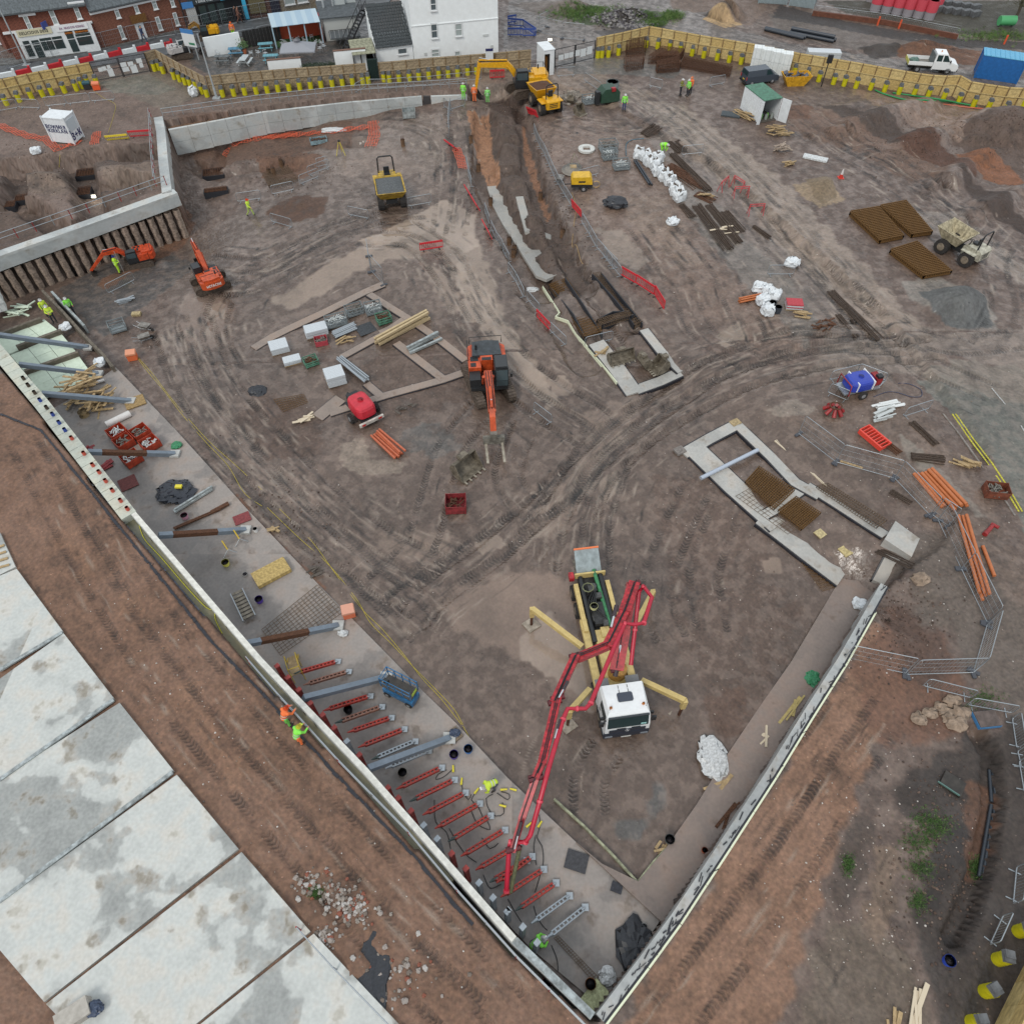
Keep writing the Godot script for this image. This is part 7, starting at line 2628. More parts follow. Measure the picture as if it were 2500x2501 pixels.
func scissor_lift()->void:
	var a:=pt(21,985,1330,-3.3)
	var b:=pt(21,1200,1440,-3.3)
	var o:=thing("scissor_lift","blue scissor lift platform standing on the raft slab edge","scissor lift",(a+b)*0.5,yaw(a,b))
	var m:=mt("lift_blue",[58,122,172],0.45,0,0.25)
	var L:=a.distance_to(b)
	pb("base",o,v3(0,0.5,0),v3(L,0.5,0.85),m)
	for x:float in [-0.36,0.36]:
		for s:float in [-1.0,1.0]:
			wheel(o,v3(x*L,0.22,s*0.42),0.22,0.14,mt("hub_silver"))
	var st:=S()
	for i in 3:
		for s:float in [-0.3,0.3]:
			var y:=0.75+0.13*i
			bar(st,v3(-L*0.42,y,s),v3(L*0.42,y+0.12,s),0.05,0.09)
			bar(st,v3(-L*0.42,y+0.12,s*0.85),v3(L*0.42,y,s*0.85),0.05,0.09)
	put("scissor_arms",st,m,o)
	pb("platform",o,v3(0,1.22,0),v3(L,0.1,0.85),mt("lift_deck",[70,66,62],0.7))
	st=S()
	for y:float in [1.75,2.3]:
		tube(st,[v3(-L*0.5,y,-0.42),v3(L*0.5,y,-0.42),v3(L*0.5,y,0.42),v3(-L*0.5,y,0.42),v3(-L*0.5,y,-0.42)],0.035,5)
	put("guard_rail",st,m,o)
	for i in 5:
		for s:float in [-0.42,0.42]:
			st=S()
			bar(st,v3(L*(i/4.0-0.5),1.25,s),v3(L*(i/4.0-0.5),2.3,s),0.05,0.05)
			put("rail_post",st,m,o)
	pb("control_box",o,v3(-L*0.3,2.1,0.3),v3(0.3,0.35,0.2),mt("machine_black"))
	pb("label_plate",o,v3(L*0.505,1.6,0),v3(0.02,0.3,0.5),mt("lime_label",[190,214,70],0.5))
func skip_bin()->void:
	var a:=g(3,185,645)
	var b:=g(3,310,640)
	var o:=thing("waste_skip","yellow open waste skip full of rubble near the dark van","skip",(a+b)*0.5+v3(0,0,-0.9),yaw(a,b))
	var m:=mt("skip_yellow",[236,178,40],0.5,0,0.25)
	var st:=S()
	var tb:=[v3(-1.75,1.2,0.9),v3(1.75,1.2,0.9),v3(1.75,1.2,-0.9),v3(-1.75,1.2,-0.9)]
	var bb:=[v3(-1.05,0.0,0.7),v3(1.05,0.0,0.7),v3(1.05,0.0,-0.7),v3(-1.05,0.0,-0.7)]
	for i in 4:
		var j:=(i+1)%4
		quad(st,bb[i],tb[i],tb[j],bb[j])
		var ti:Vector3=tb[i]*v3(0.95,1,0.92)
		var tj:Vector3=tb[j]*v3(0.95,1,0.92)
		quad(st,tb[i],ti,tj,tb[j])
		quad(st,tj,ti,bb[i]+v3(0,0.05,0),bb[j]+v3(0,0.05,0))
	quad(st,bb[0],bb[1],bb[2],bb[3])
	put("tub",st,m,o)
	for s:float in [-1.0,1.0]:
		pb("lug",o,v3(s*0.7,0.9,0.88),v3(0.12,0.4,0.1),m)
	st=S()
	for i in 26:
		var c:=v3(rng.randf_range(-1.4,1.4),rng.randf_range(0.9,1.2),rng.randf_range(-0.65,0.65))
		bx(st,c,v3(rng.randf_range(0.2,0.7),0.08,rng.randf_range(0.2,0.5)),Basis.from_euler(v3(rng.randf()*0.8,rng.randf()*6,rng.randf()*0.8)))
	var f:Node3D=put("rubble",st,mt("rubble_grey",[112,116,128],0.8,0,0.4),o)
	f.set_meta("kind","stuff")
func container(label:String,a:Vector3,b:Vector3,dep:float,h:float,m:Material,roof:Material,ribs:=true)->Node3D:
	var l:=v2(b.x-a.x,b.z-a.z).length()
	var o:=thing("container",label,"container",a,yaw(a,b))
	pb("shell",o,v3(l*0.5,h*0.5,-dep*0.5),v3(l-0.06,h-0.05,dep-0.06),m)
	var st:=S()
	if ribs:
		var n:=int(l/0.28)
		for i in n:
			bx(st,v3(l*(i+0.5)/n,h*0.5,0.0),v3(0.12,h-0.3,0.05))
		var n2:=int(dep/0.28)
		for i in n2:
			for x:float in [0.0,l]:
				bx(st,v3(x,h*0.5,-dep*(i+0.5)/n2),v3(0.05,h-0.3,0.12))
		var cr:=put("corrugation",st,m,o)
	for x:float in [0.05,l-0.05]:
		for zz:float in [-0.05,-dep+0.05]:
			pb("corner_post",o,v3(x,h*0.5,zz),v3(0.16,h+0.02,0.16),m)
	pb("roof",o,v3(l*0.5,h+0.01,-dep*0.5),v3(l,0.06,dep),roof)
	return o
func cabins()->void:
	var ww:=mt("cabin_white",[234,238,240],0.45,0,0.08,0.5)
	var a:=g(0,395,1052)
	var b:=g(0,555,1068)
	var c:=g(0,650,1014)
	var l:=a.distance_to(b)
	var dep:=b.distance_to(c)
	var o:=thing("site_cabin","white steel cabin with dark blue company lettering beside the trenches","cabin",a,yaw(a,b))
	var h:=2.6
	pb("shell",o,v3(l*0.5,h*0.5+0.12,-dep*0.5),v3(l,h,dep),ww)
	pb("roof",o,v3(l*0.5,h+0.16,-dep*0.5),v3(l+0.1,0.1,dep+0.1),ww)
	for x:float in [0.0,l]:
		for zz:float in [0.0,-dep]:
			pb("corner_post",o,v3(x,h*0.5+0.15,zz),v3(0.14,h+0.35,0.14),ww)
	pb("shutter",o,v3(l+0.01,1.85,-dep*0.5),v3(0.06,1.2,dep*0.75),mt("shutter_grey",[196,204,208],0.4))
	var nv:=mt("logo_navy",[38,42,92],0.5)
	letters("+BOWMER",0.42,nv,o,Transform3D(Basis.IDENTITY,v3(l*0.42,1.85,0.015)))
	letters("+KIRKLAND",0.42,nv,o,Transform3D(Basis.IDENTITY,v3(l*0.50,1.4,0.015)))
	letters("B+K",0.8,nv,o,Transform3D(Basis(Vector3.UP,PI/2),v3(l+0.02,0.75,-dep*0.5)))
	a=gd(v2(1299,172))
	b=gd(v2(1327,186))
	c=gd(v2(1352,182))
	o=thing("site_cabin","narrow white corrugated cabin with open front by the entrance gate","cabin",b,yaw(b,c))
	l=b.distance_to(c)
	dep=2.6
	h=2.9
	pb("side_wall",o,v3(0.03,h*0.5,-dep*0.5),v3(0.06,h,dep),ww)
	pb("side_wall",o,v3(l-0.03,h*0.5,-dep*0.5),v3(0.06,h,dep),ww)
	pb("back_wall",o,v3(l*0.5,h*0.5,-dep),v3(l,h,0.06),ww)
	pb("front_panel",o,v3(l*0.78,h*0.5,-0.03),v3(l*0.44,h,0.06),ww)
	pb("lintel",o,v3(l*0.3,h-0.2,-0.03),v3(l*0.56,0.4,0.055),ww)
	pb("roof",o,v3(l*0.5,h+0.03,-dep*0.5),v3(l+0.1,0.08,dep+0.1),ww)
	pb("stored_timber",o,v3(l*0.3,1.0,-1.0),v3(l*0.4,2.0,0.8),mt("ochre_store",[176,120,50],0.8,0,0.6,2.0))
	for i in 8:
		pb("rib",o,v3(-0.01,h*0.5,-dep*(i+0.5)/8),v3(0.04,h-0.2,0.14),ww)
	a=g(2,1725,790)
	b=g(2,1845,912)
	c=g(3,85,905)
	var c2:=g(2,1935,895)
	o=thing("container","white store container with green roof and open doors","container",b,yaw(b,c2))
	l=2.4
	dep=maxf(4.2,a.distance_to(b)*0.95)
	h=2.5
	pb("side_wall",o,v3(0.04,h*0.5,-dep*0.5),v3(0.06,h,dep),ww)
	pb("side_wall",o,v3(l-0.04,h*0.5,-dep*0.5),v3(0.06,h,dep),ww)
	pb("back_wall",o,v3(l*0.5,h*0.5,-dep),v3(l,h,0.06),ww)
	pb("floor",o,v3(l*0.5,0.08,-dep*0.5),v3(l-0.1,0.1,dep-0.1),mt("store_floor",[90,84,78],0.8))
	pb("roof",o,v3(l*0.5,h+0.03,-dep*0.5),v3(l+0.06,0.07,dep+0.06),mt("roof_green",[74,132,104],0.5,0,0.25))
	for i in 10:
		pb("rib",o,v3(-0.012,h*0.5,-dep*(i+0.5)/10),v3(0.05,h-0.2,0.15),ww)
	var dr:=pb("door",o,v3(l+0.35,h*0.5,0.5),v3(1.15,h,0.06),ww)
	dr.rotation.y=-1.1
	dr=pb("door",o,v3(-0.2,h*0.5,0.15),v3(0.4,h,0.06),ww)
	for i in 7:
		var s2:=S()
		lathe(s2,[[0.16,0.12],[0.18,0.6],[0.1,0.75],[0.0,0.76]],8,v3(0.4+0.26*i,0,-0.5-0.2*(i%3)))
		put("stored_canister",s2,mt("canister_"+str(i%3),[[150,156,150],[110,170,70],[80,82,88]][i%3],0.6),o)
	a=gd(v2(2376,190))
	b=gd(v2(2480,206))
	var bl:=mt("container_blue",[32,106,178],0.5,0,0.15)
	o=container("bright blue shipping container with pale blue roof behind the yellow hoarding",a,b,2.6,2.6,bl,mt("roof_blue",[98,178,216],0.5,0,0.1),false)
	for i in 9:
		pb("roof_rib",o,v3(a.distance_to(b)*(i+0.5)/9,2.66,-1.3),v3(0.1,0.06,2.5),mt("roof_blue"))
	pb("green_panel",o,v3(a.distance_to(b)+0.01,1.6,-1.0),v3(0.05,1.6,1.6),mt("lime_panel",[120,190,80],0.5))
	for q:Array in [[1850,8,1920,12],[1925,14,1985,22]]:
		a=gd(v2(q[0],q[1]))
		b=gd(v2(q[2],q[3]))
		container("pale grey-blue storage container at the edge of the pipe yard" if q[0]<1900 else "grey storage container with green corner beside the pipe yard fence",a,b,3.0,2.8,mt("shed_grey_blue",[150,164,168],0.6,0,0.2),mt("shed_grey_blue"))
	for i in 4:
		a=gd(v2(1843+i*23,168+i*5))
		for lev in 2:
			var st:=S()
			bx(st,v3(0,0.62,0),v3(1.25,1.22,1.2))
			var bk:=thing("wrapped_block","large white wrapped insulation block in the stack behind the dark van","package",a+v3(0,lev*1.25,-0.3),-0.25,"white blocks behind the van")
			put("pack",st,mt("wrap_white",[238,242,240],0.4,0,0.08),bk)
			for s:float in [-0.3,0.3]:
				pb("strap",bk,v3(s,0.62,0),v3(0.05,1.235,1.215),mt("strap_grey",[200,206,206],0.5))
	for i in 3:
		var p:=pt(10,30+12*i,420,-3.3)
		var bk:=thing("wrapped_block","tall white foam block in the stack beside the worker pair at the gravel","package",p+v3(-0.6,i*0.85,-0.2),0.5,"white foam stack")
		pb("pack",bk,v3(0,0.42,0),v3(1.5,0.83,1.1),mt("wrap_white"))
		pb("strap",bk,v3(0.3,0.42,0),v3(0.05,0.845,1.115),mt("strap_grey"))
func bars(st:SurfaceTool,c:Array,nu:int,nv:int,r:float)->void:
	for i in nu+1:
		var u:=float(i)/nu
		bar(st,(c[0] as Vector3).lerp(c[1],u),(c[3] as Vector3).lerp(c[2],u),r,r)
	for i in nv+1:
		var v:=float(i)/nv
		bar(st,(c[0] as Vector3).lerp(c[3],v)+v3(0,r,0),(c[1] as Vector3).lerp(c[2],v)+v3(0,r,0),r,r)
func mob(label:String,c:Array,nu:int,nv:int,r:float,m:Material,layers:=[0.03],called:="rebar_mat")->void:
	var o:=thing(called,label,"rebar")
	for h:float in layers:
		var st:=S()
		var q:=[]
		for p:Vector3 in c:
			q.append(p+v3(0,h,0))
		bars(st,q,nu,nv,r)
		put("bar_layer",st,m,o).set_meta("kind","stuff")
	if layers.size()>1:
		var st:=S()
		for i in nu+1:
			for k in 2:
				var p:Vector3=(c[k*3] as Vector3).lerp(c[1+k],float(i)/nu)
				bar(st,p+v3(0,layers[0],0),p+v3(0,layers[-1],0),r,r)
		for i in nv+1:
			for k in 2:
				var p:Vector3=(c[k] as Vector3).lerp(c[3-k],float(i)/nv)
				bar(st,p+v3(0,layers[0],0),p+v3(0,layers[-1],0),r,r)
		put("upright_bars",st,m,o).set_meta("kind","stuff")
func bundle(label:String,a:Vector3,b:Vector3,n:int,spread:float,r:float,m:Material,called:="rebar_bundle",cat:="rebar",round_bar:=false,part:="bar")->void:
	var o:=thing(called,label,cat,a)
	var d:=b-a
	var s:=v3(-d.z,0,d.x).normalized()
	var per:=maxi(2,int(spread/(r*2.3)))
	for i in n:
		var st:=S()
		var lev:=i/per
		var off:=s*((i%per)-per*0.5+0.5*(lev%2))*(spread/per)+v3(0,r+lev*r*1.75,0)
		var j:=s*rng.randf_range(-0.5,0.5)*spread*(0.1 if round_bar else 0.5)
		var e0:=off+d*rng.randf_range(0.0,0.05)
		var e1:=d*rng.randf_range(0.93,1.0)+off+j
		if round_bar:
			cyl(st,e0,e1,r,r,8)
		else:
			bar(st,e0,e1,r*1.6,r*1.6)
		put(part,st,m,o)
func crate(label:String,p:Vector3,turn:float,s:Vector3,m:Material,fill:Material=null,solid:=false,called:="stillage",cat:="crate",group:="")->Node3D:
	var o:=thing(called,label,cat,p,turn,group)
	for x:float in [-0.5,0.5]:
		for zz:float in [-0.5,0.5]:
			pb("corner_post",o,v3(x*(s.x-0.06),s.y*0.5,zz*(s.z-0.06)),v3(0.06,s.y,0.06),m)
	pb("base",o,v3(0,0.12,0),v3(s.x,0.06,s.z),m)
	var rows:=[0.5] if solid else [0.25,0.55,0.9]
	for y:float in rows:
		var h:=s.y*0.86 if solid else 0.1
		for k:float in [-0.5,0.5]:
			pb("side_panel",o,v3(0,s.y*y,k*s.z),v3(s.x,h,0.03),m)
			pb("end_panel",o,v3(k*s.x,s.y*y,0),v3(0.03,h,s.z-0.04),m)
	if fill:
		var st:=S()
		for i in 26:
			var c:=v3(rng.randf_range(-0.38,0.38)*s.x,s.y*rng.randf_range(0.4,0.8),rng.randf_range(-0.36,0.36)*s.z)
			var d:=v3(rng.randf_range(-1,1),rng.randf_range(-0.3,0.3),rng.randf_range(-1,1)).normalized()*s.x*0.25
			bar(st,c-d*0.6,c+d*0.6,0.07,0.06)
		put("contents",st,fill,o).set_meta("kind","stuff")
	return o
func bag(label:String,p:Vector3,s:float,sd:int,group:="",full:=1.0,m:Material=null)->void:
	var o:=thing("bulk_bag",label,"bag",p,sd*0.7,group)
	var st:=S()
	var nz:=FastNoiseLite.new()
	nz.seed=sd
	nz.frequency=1.4
	var rows:=[]
	for i in 7:
		var f:float=[0.80,0.98,1.03,1.0,0.93,0.74,0.5][i]
		var y:float=[0.0,0.12,0.4,0.68,0.88,0.97,0.9][i]*full
		var row:=[]
		for j in 16:
			var a:=TAU*j/16
			var q:=v3(signf(cos(a))*pow(absf(cos(a)),0.55),0,signf(sin(a))*pow(absf(sin(a)),0.55))*0.5*f*s
			q.y=y*s
			var k:=1.0+0.4*nz.get_noise_3dv(q*2.0+v3(sd,0,0))
			row.append(v3(q.x*k,q.y*(1.0+0.4*nz.get_noise_2d(q.x*2.0,q.z*2.0+sd)),q.z*k))
		rows.append(row)
	for i in 6:
		for j in 16:
			quad(st,rows[i][j],rows[i][(j+1)%16],rows[i+1][(j+1)%16],rows[i+1][j])
	put("sack",st,m if m else mt("bag_white",[232,236,238],0.6,0,0.12,1.5),o)
	st=S()
	for j in 16:
		tri(st,v3(0,0.84*s*full,0),rows[6][j],rows[6][(j+1)%16])
	put("contents",st,mt("bag_fill",[122,112,104],0.9,0,0.5,3.0) if full>0.9 else m if m else mt("bag_white"),o)
func planks(label:String,t:int,x:float,y:float,n:int,ln:float,sp:float,m:Material,jumble:=1.0,turn:=0.0,called:="timber_heap")->void:
	var c:=g(t,x,y)
	if c.y>-3.4 and c.y<-3.0 and t in [10,20,21,31,32]:
		c.y=-3.28
	var o:=thing(called,label,"timber",c,turn)
	for i in n:
		var st:=S()
		bx(st,Vector3.ZERO,v3(ln*rng.randf_range(0.45,1.0),0.06,rng.randf_range(0.1,0.22)))
		var q:=put("plank",st,m,o)
		q.position=v3(rng.randf_range(-sp,sp),0.05+0.045*i*(0.6+0.4*jumble),rng.randf_range(-sp,sp)*0.8)
		q.rotation=v3(rng.randf_range(-0.12,0.12)*jumble,rng.randf_range(-0.9,0.9)*jumble,rng.randf_range(-0.1,0.1)*jumble)
func build_materials()->void:
	var steel:=mt("prop_grey",[132,144,156],0.45,0.2,0.15)
	var rust:=mt("rust",[112,74,50],0.85,0.1,0.5,2.0)
	var gal:=mt("galvanised")
	var redp:=mt("soldier_red",[200,64,48],0.5,0,0.5,1.2)
	var wood:=mt("timber")
	var i:=0
	for q:Array in [[10,-60,590,655,690,0,"grey raking steel prop over the first insulation bay"],[10,140,815,725,885,0,"grey raking steel prop between insulation bays and timber heap"],[10,310,1030,965,1085,0,"grey raking steel prop across the heap of formwork timber"],[10,650,1460,1290,1475,1,"raking prop part rusty part grey above the orange bins"],[20,1170,205,1810,165,1,"raking prop part rusty with white wrapped foot near the yellow lamp stands"],[21,-60,1005,620,870,1,"raking prop part rusty over the bar mesh"],[21,365,1405,975,1250,0,"grey raking prop ending beside the blue scissor lift"],[21,840,1925,1440,1700,0,"grey raking prop ending at the board by the yellow cables"]]:
		var a:=pt(q[0],q[1],q[2],-0.3)
		var b:=pt(q[0],q[3],q[4],-3.2)
		var o:=thing("raking_prop",q[6],"steel prop")
		var st:=S()
		bar(st,a,a.lerp(b,0.15 if q[5] else 1.0),0.34,0.36)
		put("tube",st,steel,o)
		if q[5]:
			st=S()
			bar(st,a.lerp(b,0.15),a.lerp(b,0.66),0.33,0.35)
			put("rusted_length",st,rust,o)
			st=S()
			bar(st,a.lerp(b,0.66),b,0.34,0.36)
			put("tube",st,steel,o)
		st=S()
		bx(st,b+v3(0,0.02,0),v3(0.75,0.2,0.7))
		put("foot_block",st,mt("foot_pale",[196,196,192],0.7,0,0.2),o)
	var PP:=[[21,290,1225,620,1130],[21,355,1310,700,1205],[21,500,1500,860,1385],[21,590,1590,945,1465],[21,680,1660,1015,1545],[21,760,1770,1110,1630],[21,860,1860,1190,1720],[21,960,1925,1290,1790],[31,1040,205,1385,40],[31,1140,295,1480,130],[31,1235,395,1560,225],[31,1325,495,1665,305],[31,1425,590,1745,395],[31,1515,700,1850,500],[31,1625,800,1950,610],[31,1730,890,2010,725],[32,-90,895,180,695],[32,-60,1000,265,790],[32,50,1100,355,890],[32,165,1195,455,985],[32,275,1305,570,1070]]
	for q:Array in PP:
		var kind:=1 if i in [1,3] else 2 if i in [6,7,19,20] else 0
		var m:Material=[redp,mt("soldier_worn",[170,120,100],0.6,0,0.5,2.0),mt("soldier_grey",[176,184,190],0.45,0.4,0.2)][kind]
		var a:=pt(q[0],q[1],q[2],-2.2)
		var b:=pt(q[0],q[3],q[4],-3.1)
		var o:=thing("push_pull_prop",["red perforated push-pull prop bracing the basement wall formwork","worn brown perforated push-pull prop bracing the wall formwork","grey galvanised push-pull prop bracing the wall formwork"][kind],"steel prop",a,0,["red push-pull props","worn push-pull props","grey push-pull props"][kind])
		var d:=b-a
		var n:=d.normalized()
		var s:=v3(-n.z,0,n.x)*0.1
		for k:float in [-1.0,1.0]:
			var st:=S()
			bar(st,d*0.16+s*k,d*0.92+s*k,0.07,0.2)
			put("channel",st,m,o)
		var st:=S()
		var cnt:=int(d.length()*0.76/0.24)
		for j in cnt+1:
			var c:=d*lerpf(0.16,0.92,float(j)/cnt)
			bar(st,c-n*0.05+v3(0,0.07,0),c+n*0.05+v3(0,0.07,0),0.16,0.03)
		put("batten_plates",st,m,o).set_meta("kind","stuff")
		st=S()
		cyl(st,d*0.02,d*0.17,0.035,0.12,6)
		put("jack_end",st,mt("jack_green",[60,74,70],0.6) if i%3==0 else m,o)
		st=S()
		cyl(st,d*0.91,d,0.1,0.03,6)
		bx(st,d+v3(0,-0.06,0),v3(0.35,0.05,0.35))
		put("base_plate",st,gal,o)
		i+=1
	i=0
	for q:Array in [[21,170,1165],[21,250,1250],[21,330,1340],[21,415,1440],[21,505,1525],[21,590,1620],[21,685,1720],[21,775,1820],[31,985,190],[31,1062,265],[31,1155,360],[31,1250,465],[31,1350,565],[31,1455,675],[31,1560,785],[31,1658,890],[31,1760,1000],[31,1866,1100],[32,0,1095],[32,110,1215],[32,215,1330]]:
		var kind:=1 if i in [6,11,12,15,16,17,18,19,20] else 0
		var p:=pt(q[0],q[1],q[2],-0.25)
		var yw:=yaw(at(v2(331,1250),0),at(v2(1452,2474),0))
		var o:=thing("wall_soldier",["red upright formwork soldier against the basement wall","grey upright formwork soldier against the basement wall"][kind],"formwork",v3(p.x,-3.3,p.z),yw,["red wall soldiers","grey wall soldiers"][kind])
		var m:Material=[mt("soldier_dark_red",[166,62,54],0.55,0,0.35),mt("soldier_grey")][kind]
		for k:float in [-1.0,1.0]:
			pb("channel",o,v3(k*0.09,1.5,0),v3(0.05,3.05,0.24),m)
		for j in 9:
			pb("batten_plate",o,v3(0,0.2+0.34*j,0),v3(0.14,0.12,0.22),m)
		pb("head_plate",o,v3(0,3.05,0),v3(0.26,0.05,0.3),m)
		i+=1
	var br:=mt("rebar_brown",[128,92,44],0.85,0.1,0.4,2.0)
	var gy:=mt("mesh_rust",[122,100,78],0.8,0.2,0.3,2.0)
	mob("deep brown rebar mat on the yard beside a long timber",zg(3,[640,1590,850,1555,1030,1765,860,1800]),13,20,0.09,br,[0.08,0.42])
	mob("deep brown rebar mat nearest the raised dumper skip",zg(3,[860,1545,1050,1510,1240,1735,1095,1755]),12,20,0.09,br,[0.08,0.42])
	mob("deep brown rebar mat at the edge of the grey gravel heap",zg(13,[935,0,1130,-60,1380,155,1180,190]),12,20,0.09,br,[0.08,0.42])
	mob("bar mesh laid on the raft slab between planks and raking prop",zs3(21,[60,900,470,570,660,770,200,1090],-3.24),16,11,0.025,gy)
	mob("narrow ladder of bars lying on the raft near the wall corner",zs3(32,[340,1300,370,1280,680,1600,640,1630],-3.24),2,22,0.022,gy)
	mob("yellow-brown bar mesh inside the pale strip foundation by the grey pipe",zg(12,[1740,1700,1840,1590,2100,1760,1950,1900],0.1),12,18,0.035,br,[0.05,0.3])
	mob("yellow-brown bar mesh inside the lower bay of the pale strip foundation",zg(23,[110,40,240,-60,420,60,280,180],0.1),12,14,0.035,br,[0.05,0.3])
	mob("bar mesh lying across the pale strip foundation edge",zg(13,[-60,1720,330,1990,180,2080,-200,1800],0.2),14,6,0.022,gy)
	mob("dark bar cage along the pale narrow strip foundation",zg(13,[390,1740,470,1720,900,1990,830,2040],0.2),4,26,0.025,gy,[0.05,0.3])
	mob("open bar mesh cage in the middle foundation trench",zg(12,[300,270,430,215,690,610,560,650],0.25),14,26,0.035,br,[0.1,0.4])
	mob("dark bar cage strip along the far side of the middle foundation",zg(12,[620,165,680,170,980,540,925,560],0.05),5,26,0.028,gy,[0.1,0.5])
	mob("dark bar cage crossing between the middle foundation strips",zg(12,[650,520,880,455,900,490,690,560],0.05),16,4,0.028,gy,[0.1,0.5])
	mob("small faded bar mesh on the mud near the red bowser",zg(11,[150,1080,370,1040,400,1100,220,1170],0.05),12,6,0.025,br)
	mob("loose bar mesh beside the wide pale foundation",zg(23,[290,410,400,440,540,590,440,620],0.05),10,8,0.02,br)
	mob("rebar mat sunk in the excavated pit beside two piles",zg(1,[75,1310,260,1260,330,1350,120,1400],0.2),14,9,0.035,gy,[0.05,0.35])
	for q:Array in [["brown rebar cage box stored against the hoarding corner",[865,370,1010,350,1010,410,870,420],1.3,9,5],["brown rebar cage box beside a white machine",[850,490,990,475,995,510,870,530],1.2,9,4],["long brown rebar cage rolls stored by the hoarding",[1030,470,1130,400,1290,420,1250,470],1.0,14,8],["brown rebar cage with curved top nearest the parking line",[1085,520,1250,480,1260,530,1100,545],1.1,14,6],["long low brown rebar frame leaning by the drums",[1260,500,1300,430,1650,500,1630,570],0.35,6,34]]:
		mob(q[0],zg(2,q[1]),q[3],q[4],0.035,rust,[0.06,q[2]*0.5,q[2]],"rebar_cage")
	for q:Array in [["black lined rebar basket in the trench by the cabin",0,630,1225,2.6,1.6],["black box of rebar in the trench by the floodlight",0,635,1440,1.4,1.7],["black box of rebar at the end of the upper platform trench",0,185,1490,1.5,1.2],["black box of rebar half hidden in the trench bank",0,70,1520,1.4,1.1],["black lined rebar basket in the lower excavation",0,1580,1300,2.4,1.7],["small black rebar box beside the lone post",0,1600,1430,2.6,0.9]]:
		var p:=g(q[1],q[2],q[3])
		var o:=thing("rebar_basket",q[0],"rebar",p,0.25)
		for k:float in [-0.5,0.5]:
			pb("side_panel",o,v3(0,0.15,k*q[5]),v3(q[4],0.7,0.05),mt("black_panel",[42,44,50],0.6))
			pb("end_panel",o,v3(k*q[4],0.15,0),v3(0.05,0.7,q[5]),mt("black_panel"))
		var st:=S()
		for h:float in [0.25,0.55]:
			bars(st,[v3(-q[4]*0.46,h,q[5]*0.46),v3(q[4]*0.46,h,q[5]*0.46),v3(q[4]*0.46,h,-q[5]*0.46),v3(-q[4]*0.46,h,-q[5]*0.46)],8,5,0.04)
		put("bars",st,rust,o).set_meta("kind","stuff")
	for q:Array in [["dark rebar bundle fanned at the head of the store rows",2,1000,1000,1110,930,16,1.2],["dark rebar bundle behind the bending worker",2,1180,1050,1270,1130,14,0.8],["short dark rebar bundle by the crowd barrier",2,1240,1040,1330,1100,10,0.7],["long dark rebar bundle beside the white bags",2,1200,1130,1490,1420,18,0.8],["pile of rusty rebar frames below the white bags",2,1140,1230,1420,1400,22,2.6],["rusty rebar offcuts past the last white bag",2,1380,1430,1520,1490,14,1.2],
			["short dark rebar bundle at the foot of the bags",2,1270,1510,1360,1610,10,0.7],["long rebar bundle on timber bearers, bag side",2,1380,1510,1640,1850,18,1.1],["long rebar bundle on timber bearers, middle",2,1470,1510,1700,1800,16,0.9],["long rebar bundle on timber bearers, road side",2,1580,1560,1720,1720,14,1.1],["rebar bundle end by the haul road",2,1800,1670,1925,1760,10,0.5],["loose bars fanned on the ground beside the haul road",13,470,280,840,650,10,1.6],["loose bars crossing beside the haul road",13,540,450,690,630,6,0.8],["rebar bundle tied near the double yellow lines",13,1090,1500,1350,1530,16,0.8],["thin rebar bundle beside the white frames",13,1090,1240,1280,1420,10,0.6],
			["rusty bar offcuts behind the red folded barriers",13,880,1380,1010,1480,10,0.6],["loose steel bars by the fallen mesh panel",13,930,1760,1090,1850,6,0.8],["bar starters sticking from the wall end",23,770,740,870,830,8,1.2],["bar starters sticking from the wall near the pad",23,850,620,960,690,8,1.2],["brown bars laid across the pad foundation corner",23,840,320,1110,450,8,0.8]]:
		bundle(q[0],g(q[1],q[2],q[3])+v3(0,0.05,0),g(q[1],q[4],q[5])+v3(0,0.05,0),q[6],q[7],0.035,mt("rebar_dark",[92,76,64],0.8,0.2,0.4,2.0) if not "rusty" in q[0] else rust)
	var terr:=mt("pipe_orange",[206,122,72],0.45,0,0.15)
	bundle("stack of orange drain pipes beside the fallen mesh panels",g(13,1110,1625),g(13,1330,1885),2,0.5,0.13,terr,"pipe_stack","pipes",true,"pipe")
	bundle("fan of orange drain pipes reaching the small white cap",g(13,1190,1610),g(13,1450,1890),6,1.2,0.13,terr,"pipe_stack","pipes",true,"pipe")
	bundle("orange drain pipes lying along the mesh fence",g(23,1440,60),g(23,1615,690),5,0.6,0.11,terr,"pipe_stack","pipes",true,"pipe")
	bundle("single short orange pipe on the concrete apron",g(23,1600,285),g(23,1685,510),1,0.3,0.12,terr,"pipe_stack","pipes",true,"pipe")
	bundle("stack of square orange duct lengths on pale dust",g(11,890,1335),g(11,1070,1510),10,0.95,0.09,mt("duct_orange",[206,110,74],0.5,0,0.2),"duct_stack","pipes",false,"duct")
	bundle("pale grey spiral pipe lying over the strip foundation",g(12,1420,1690)+v3(0,0.25,0),g(12,1850,1475)+v3(0,0.25,0),1,0.3,0.17,mt("pipe_silver",[188,196,208],0.35,0.3),"pipe_stack","pipe",true,"pipe")
	bundle("black plastic pipes beside the white bags",g(2,930,1190),g(2,1050,1380),4,0.5,0.09,mt("pipe_black",[56,62,70],0.4),"pipe_stack","pipes",true,"pipe")
	bundle("large black pipes lying on the yard behind the hoarding",g(3,10,225),g(3,320,300),2,0.7,0.24,mt("pipe_black"),"pipe_stack","pipes",true,"pipe")
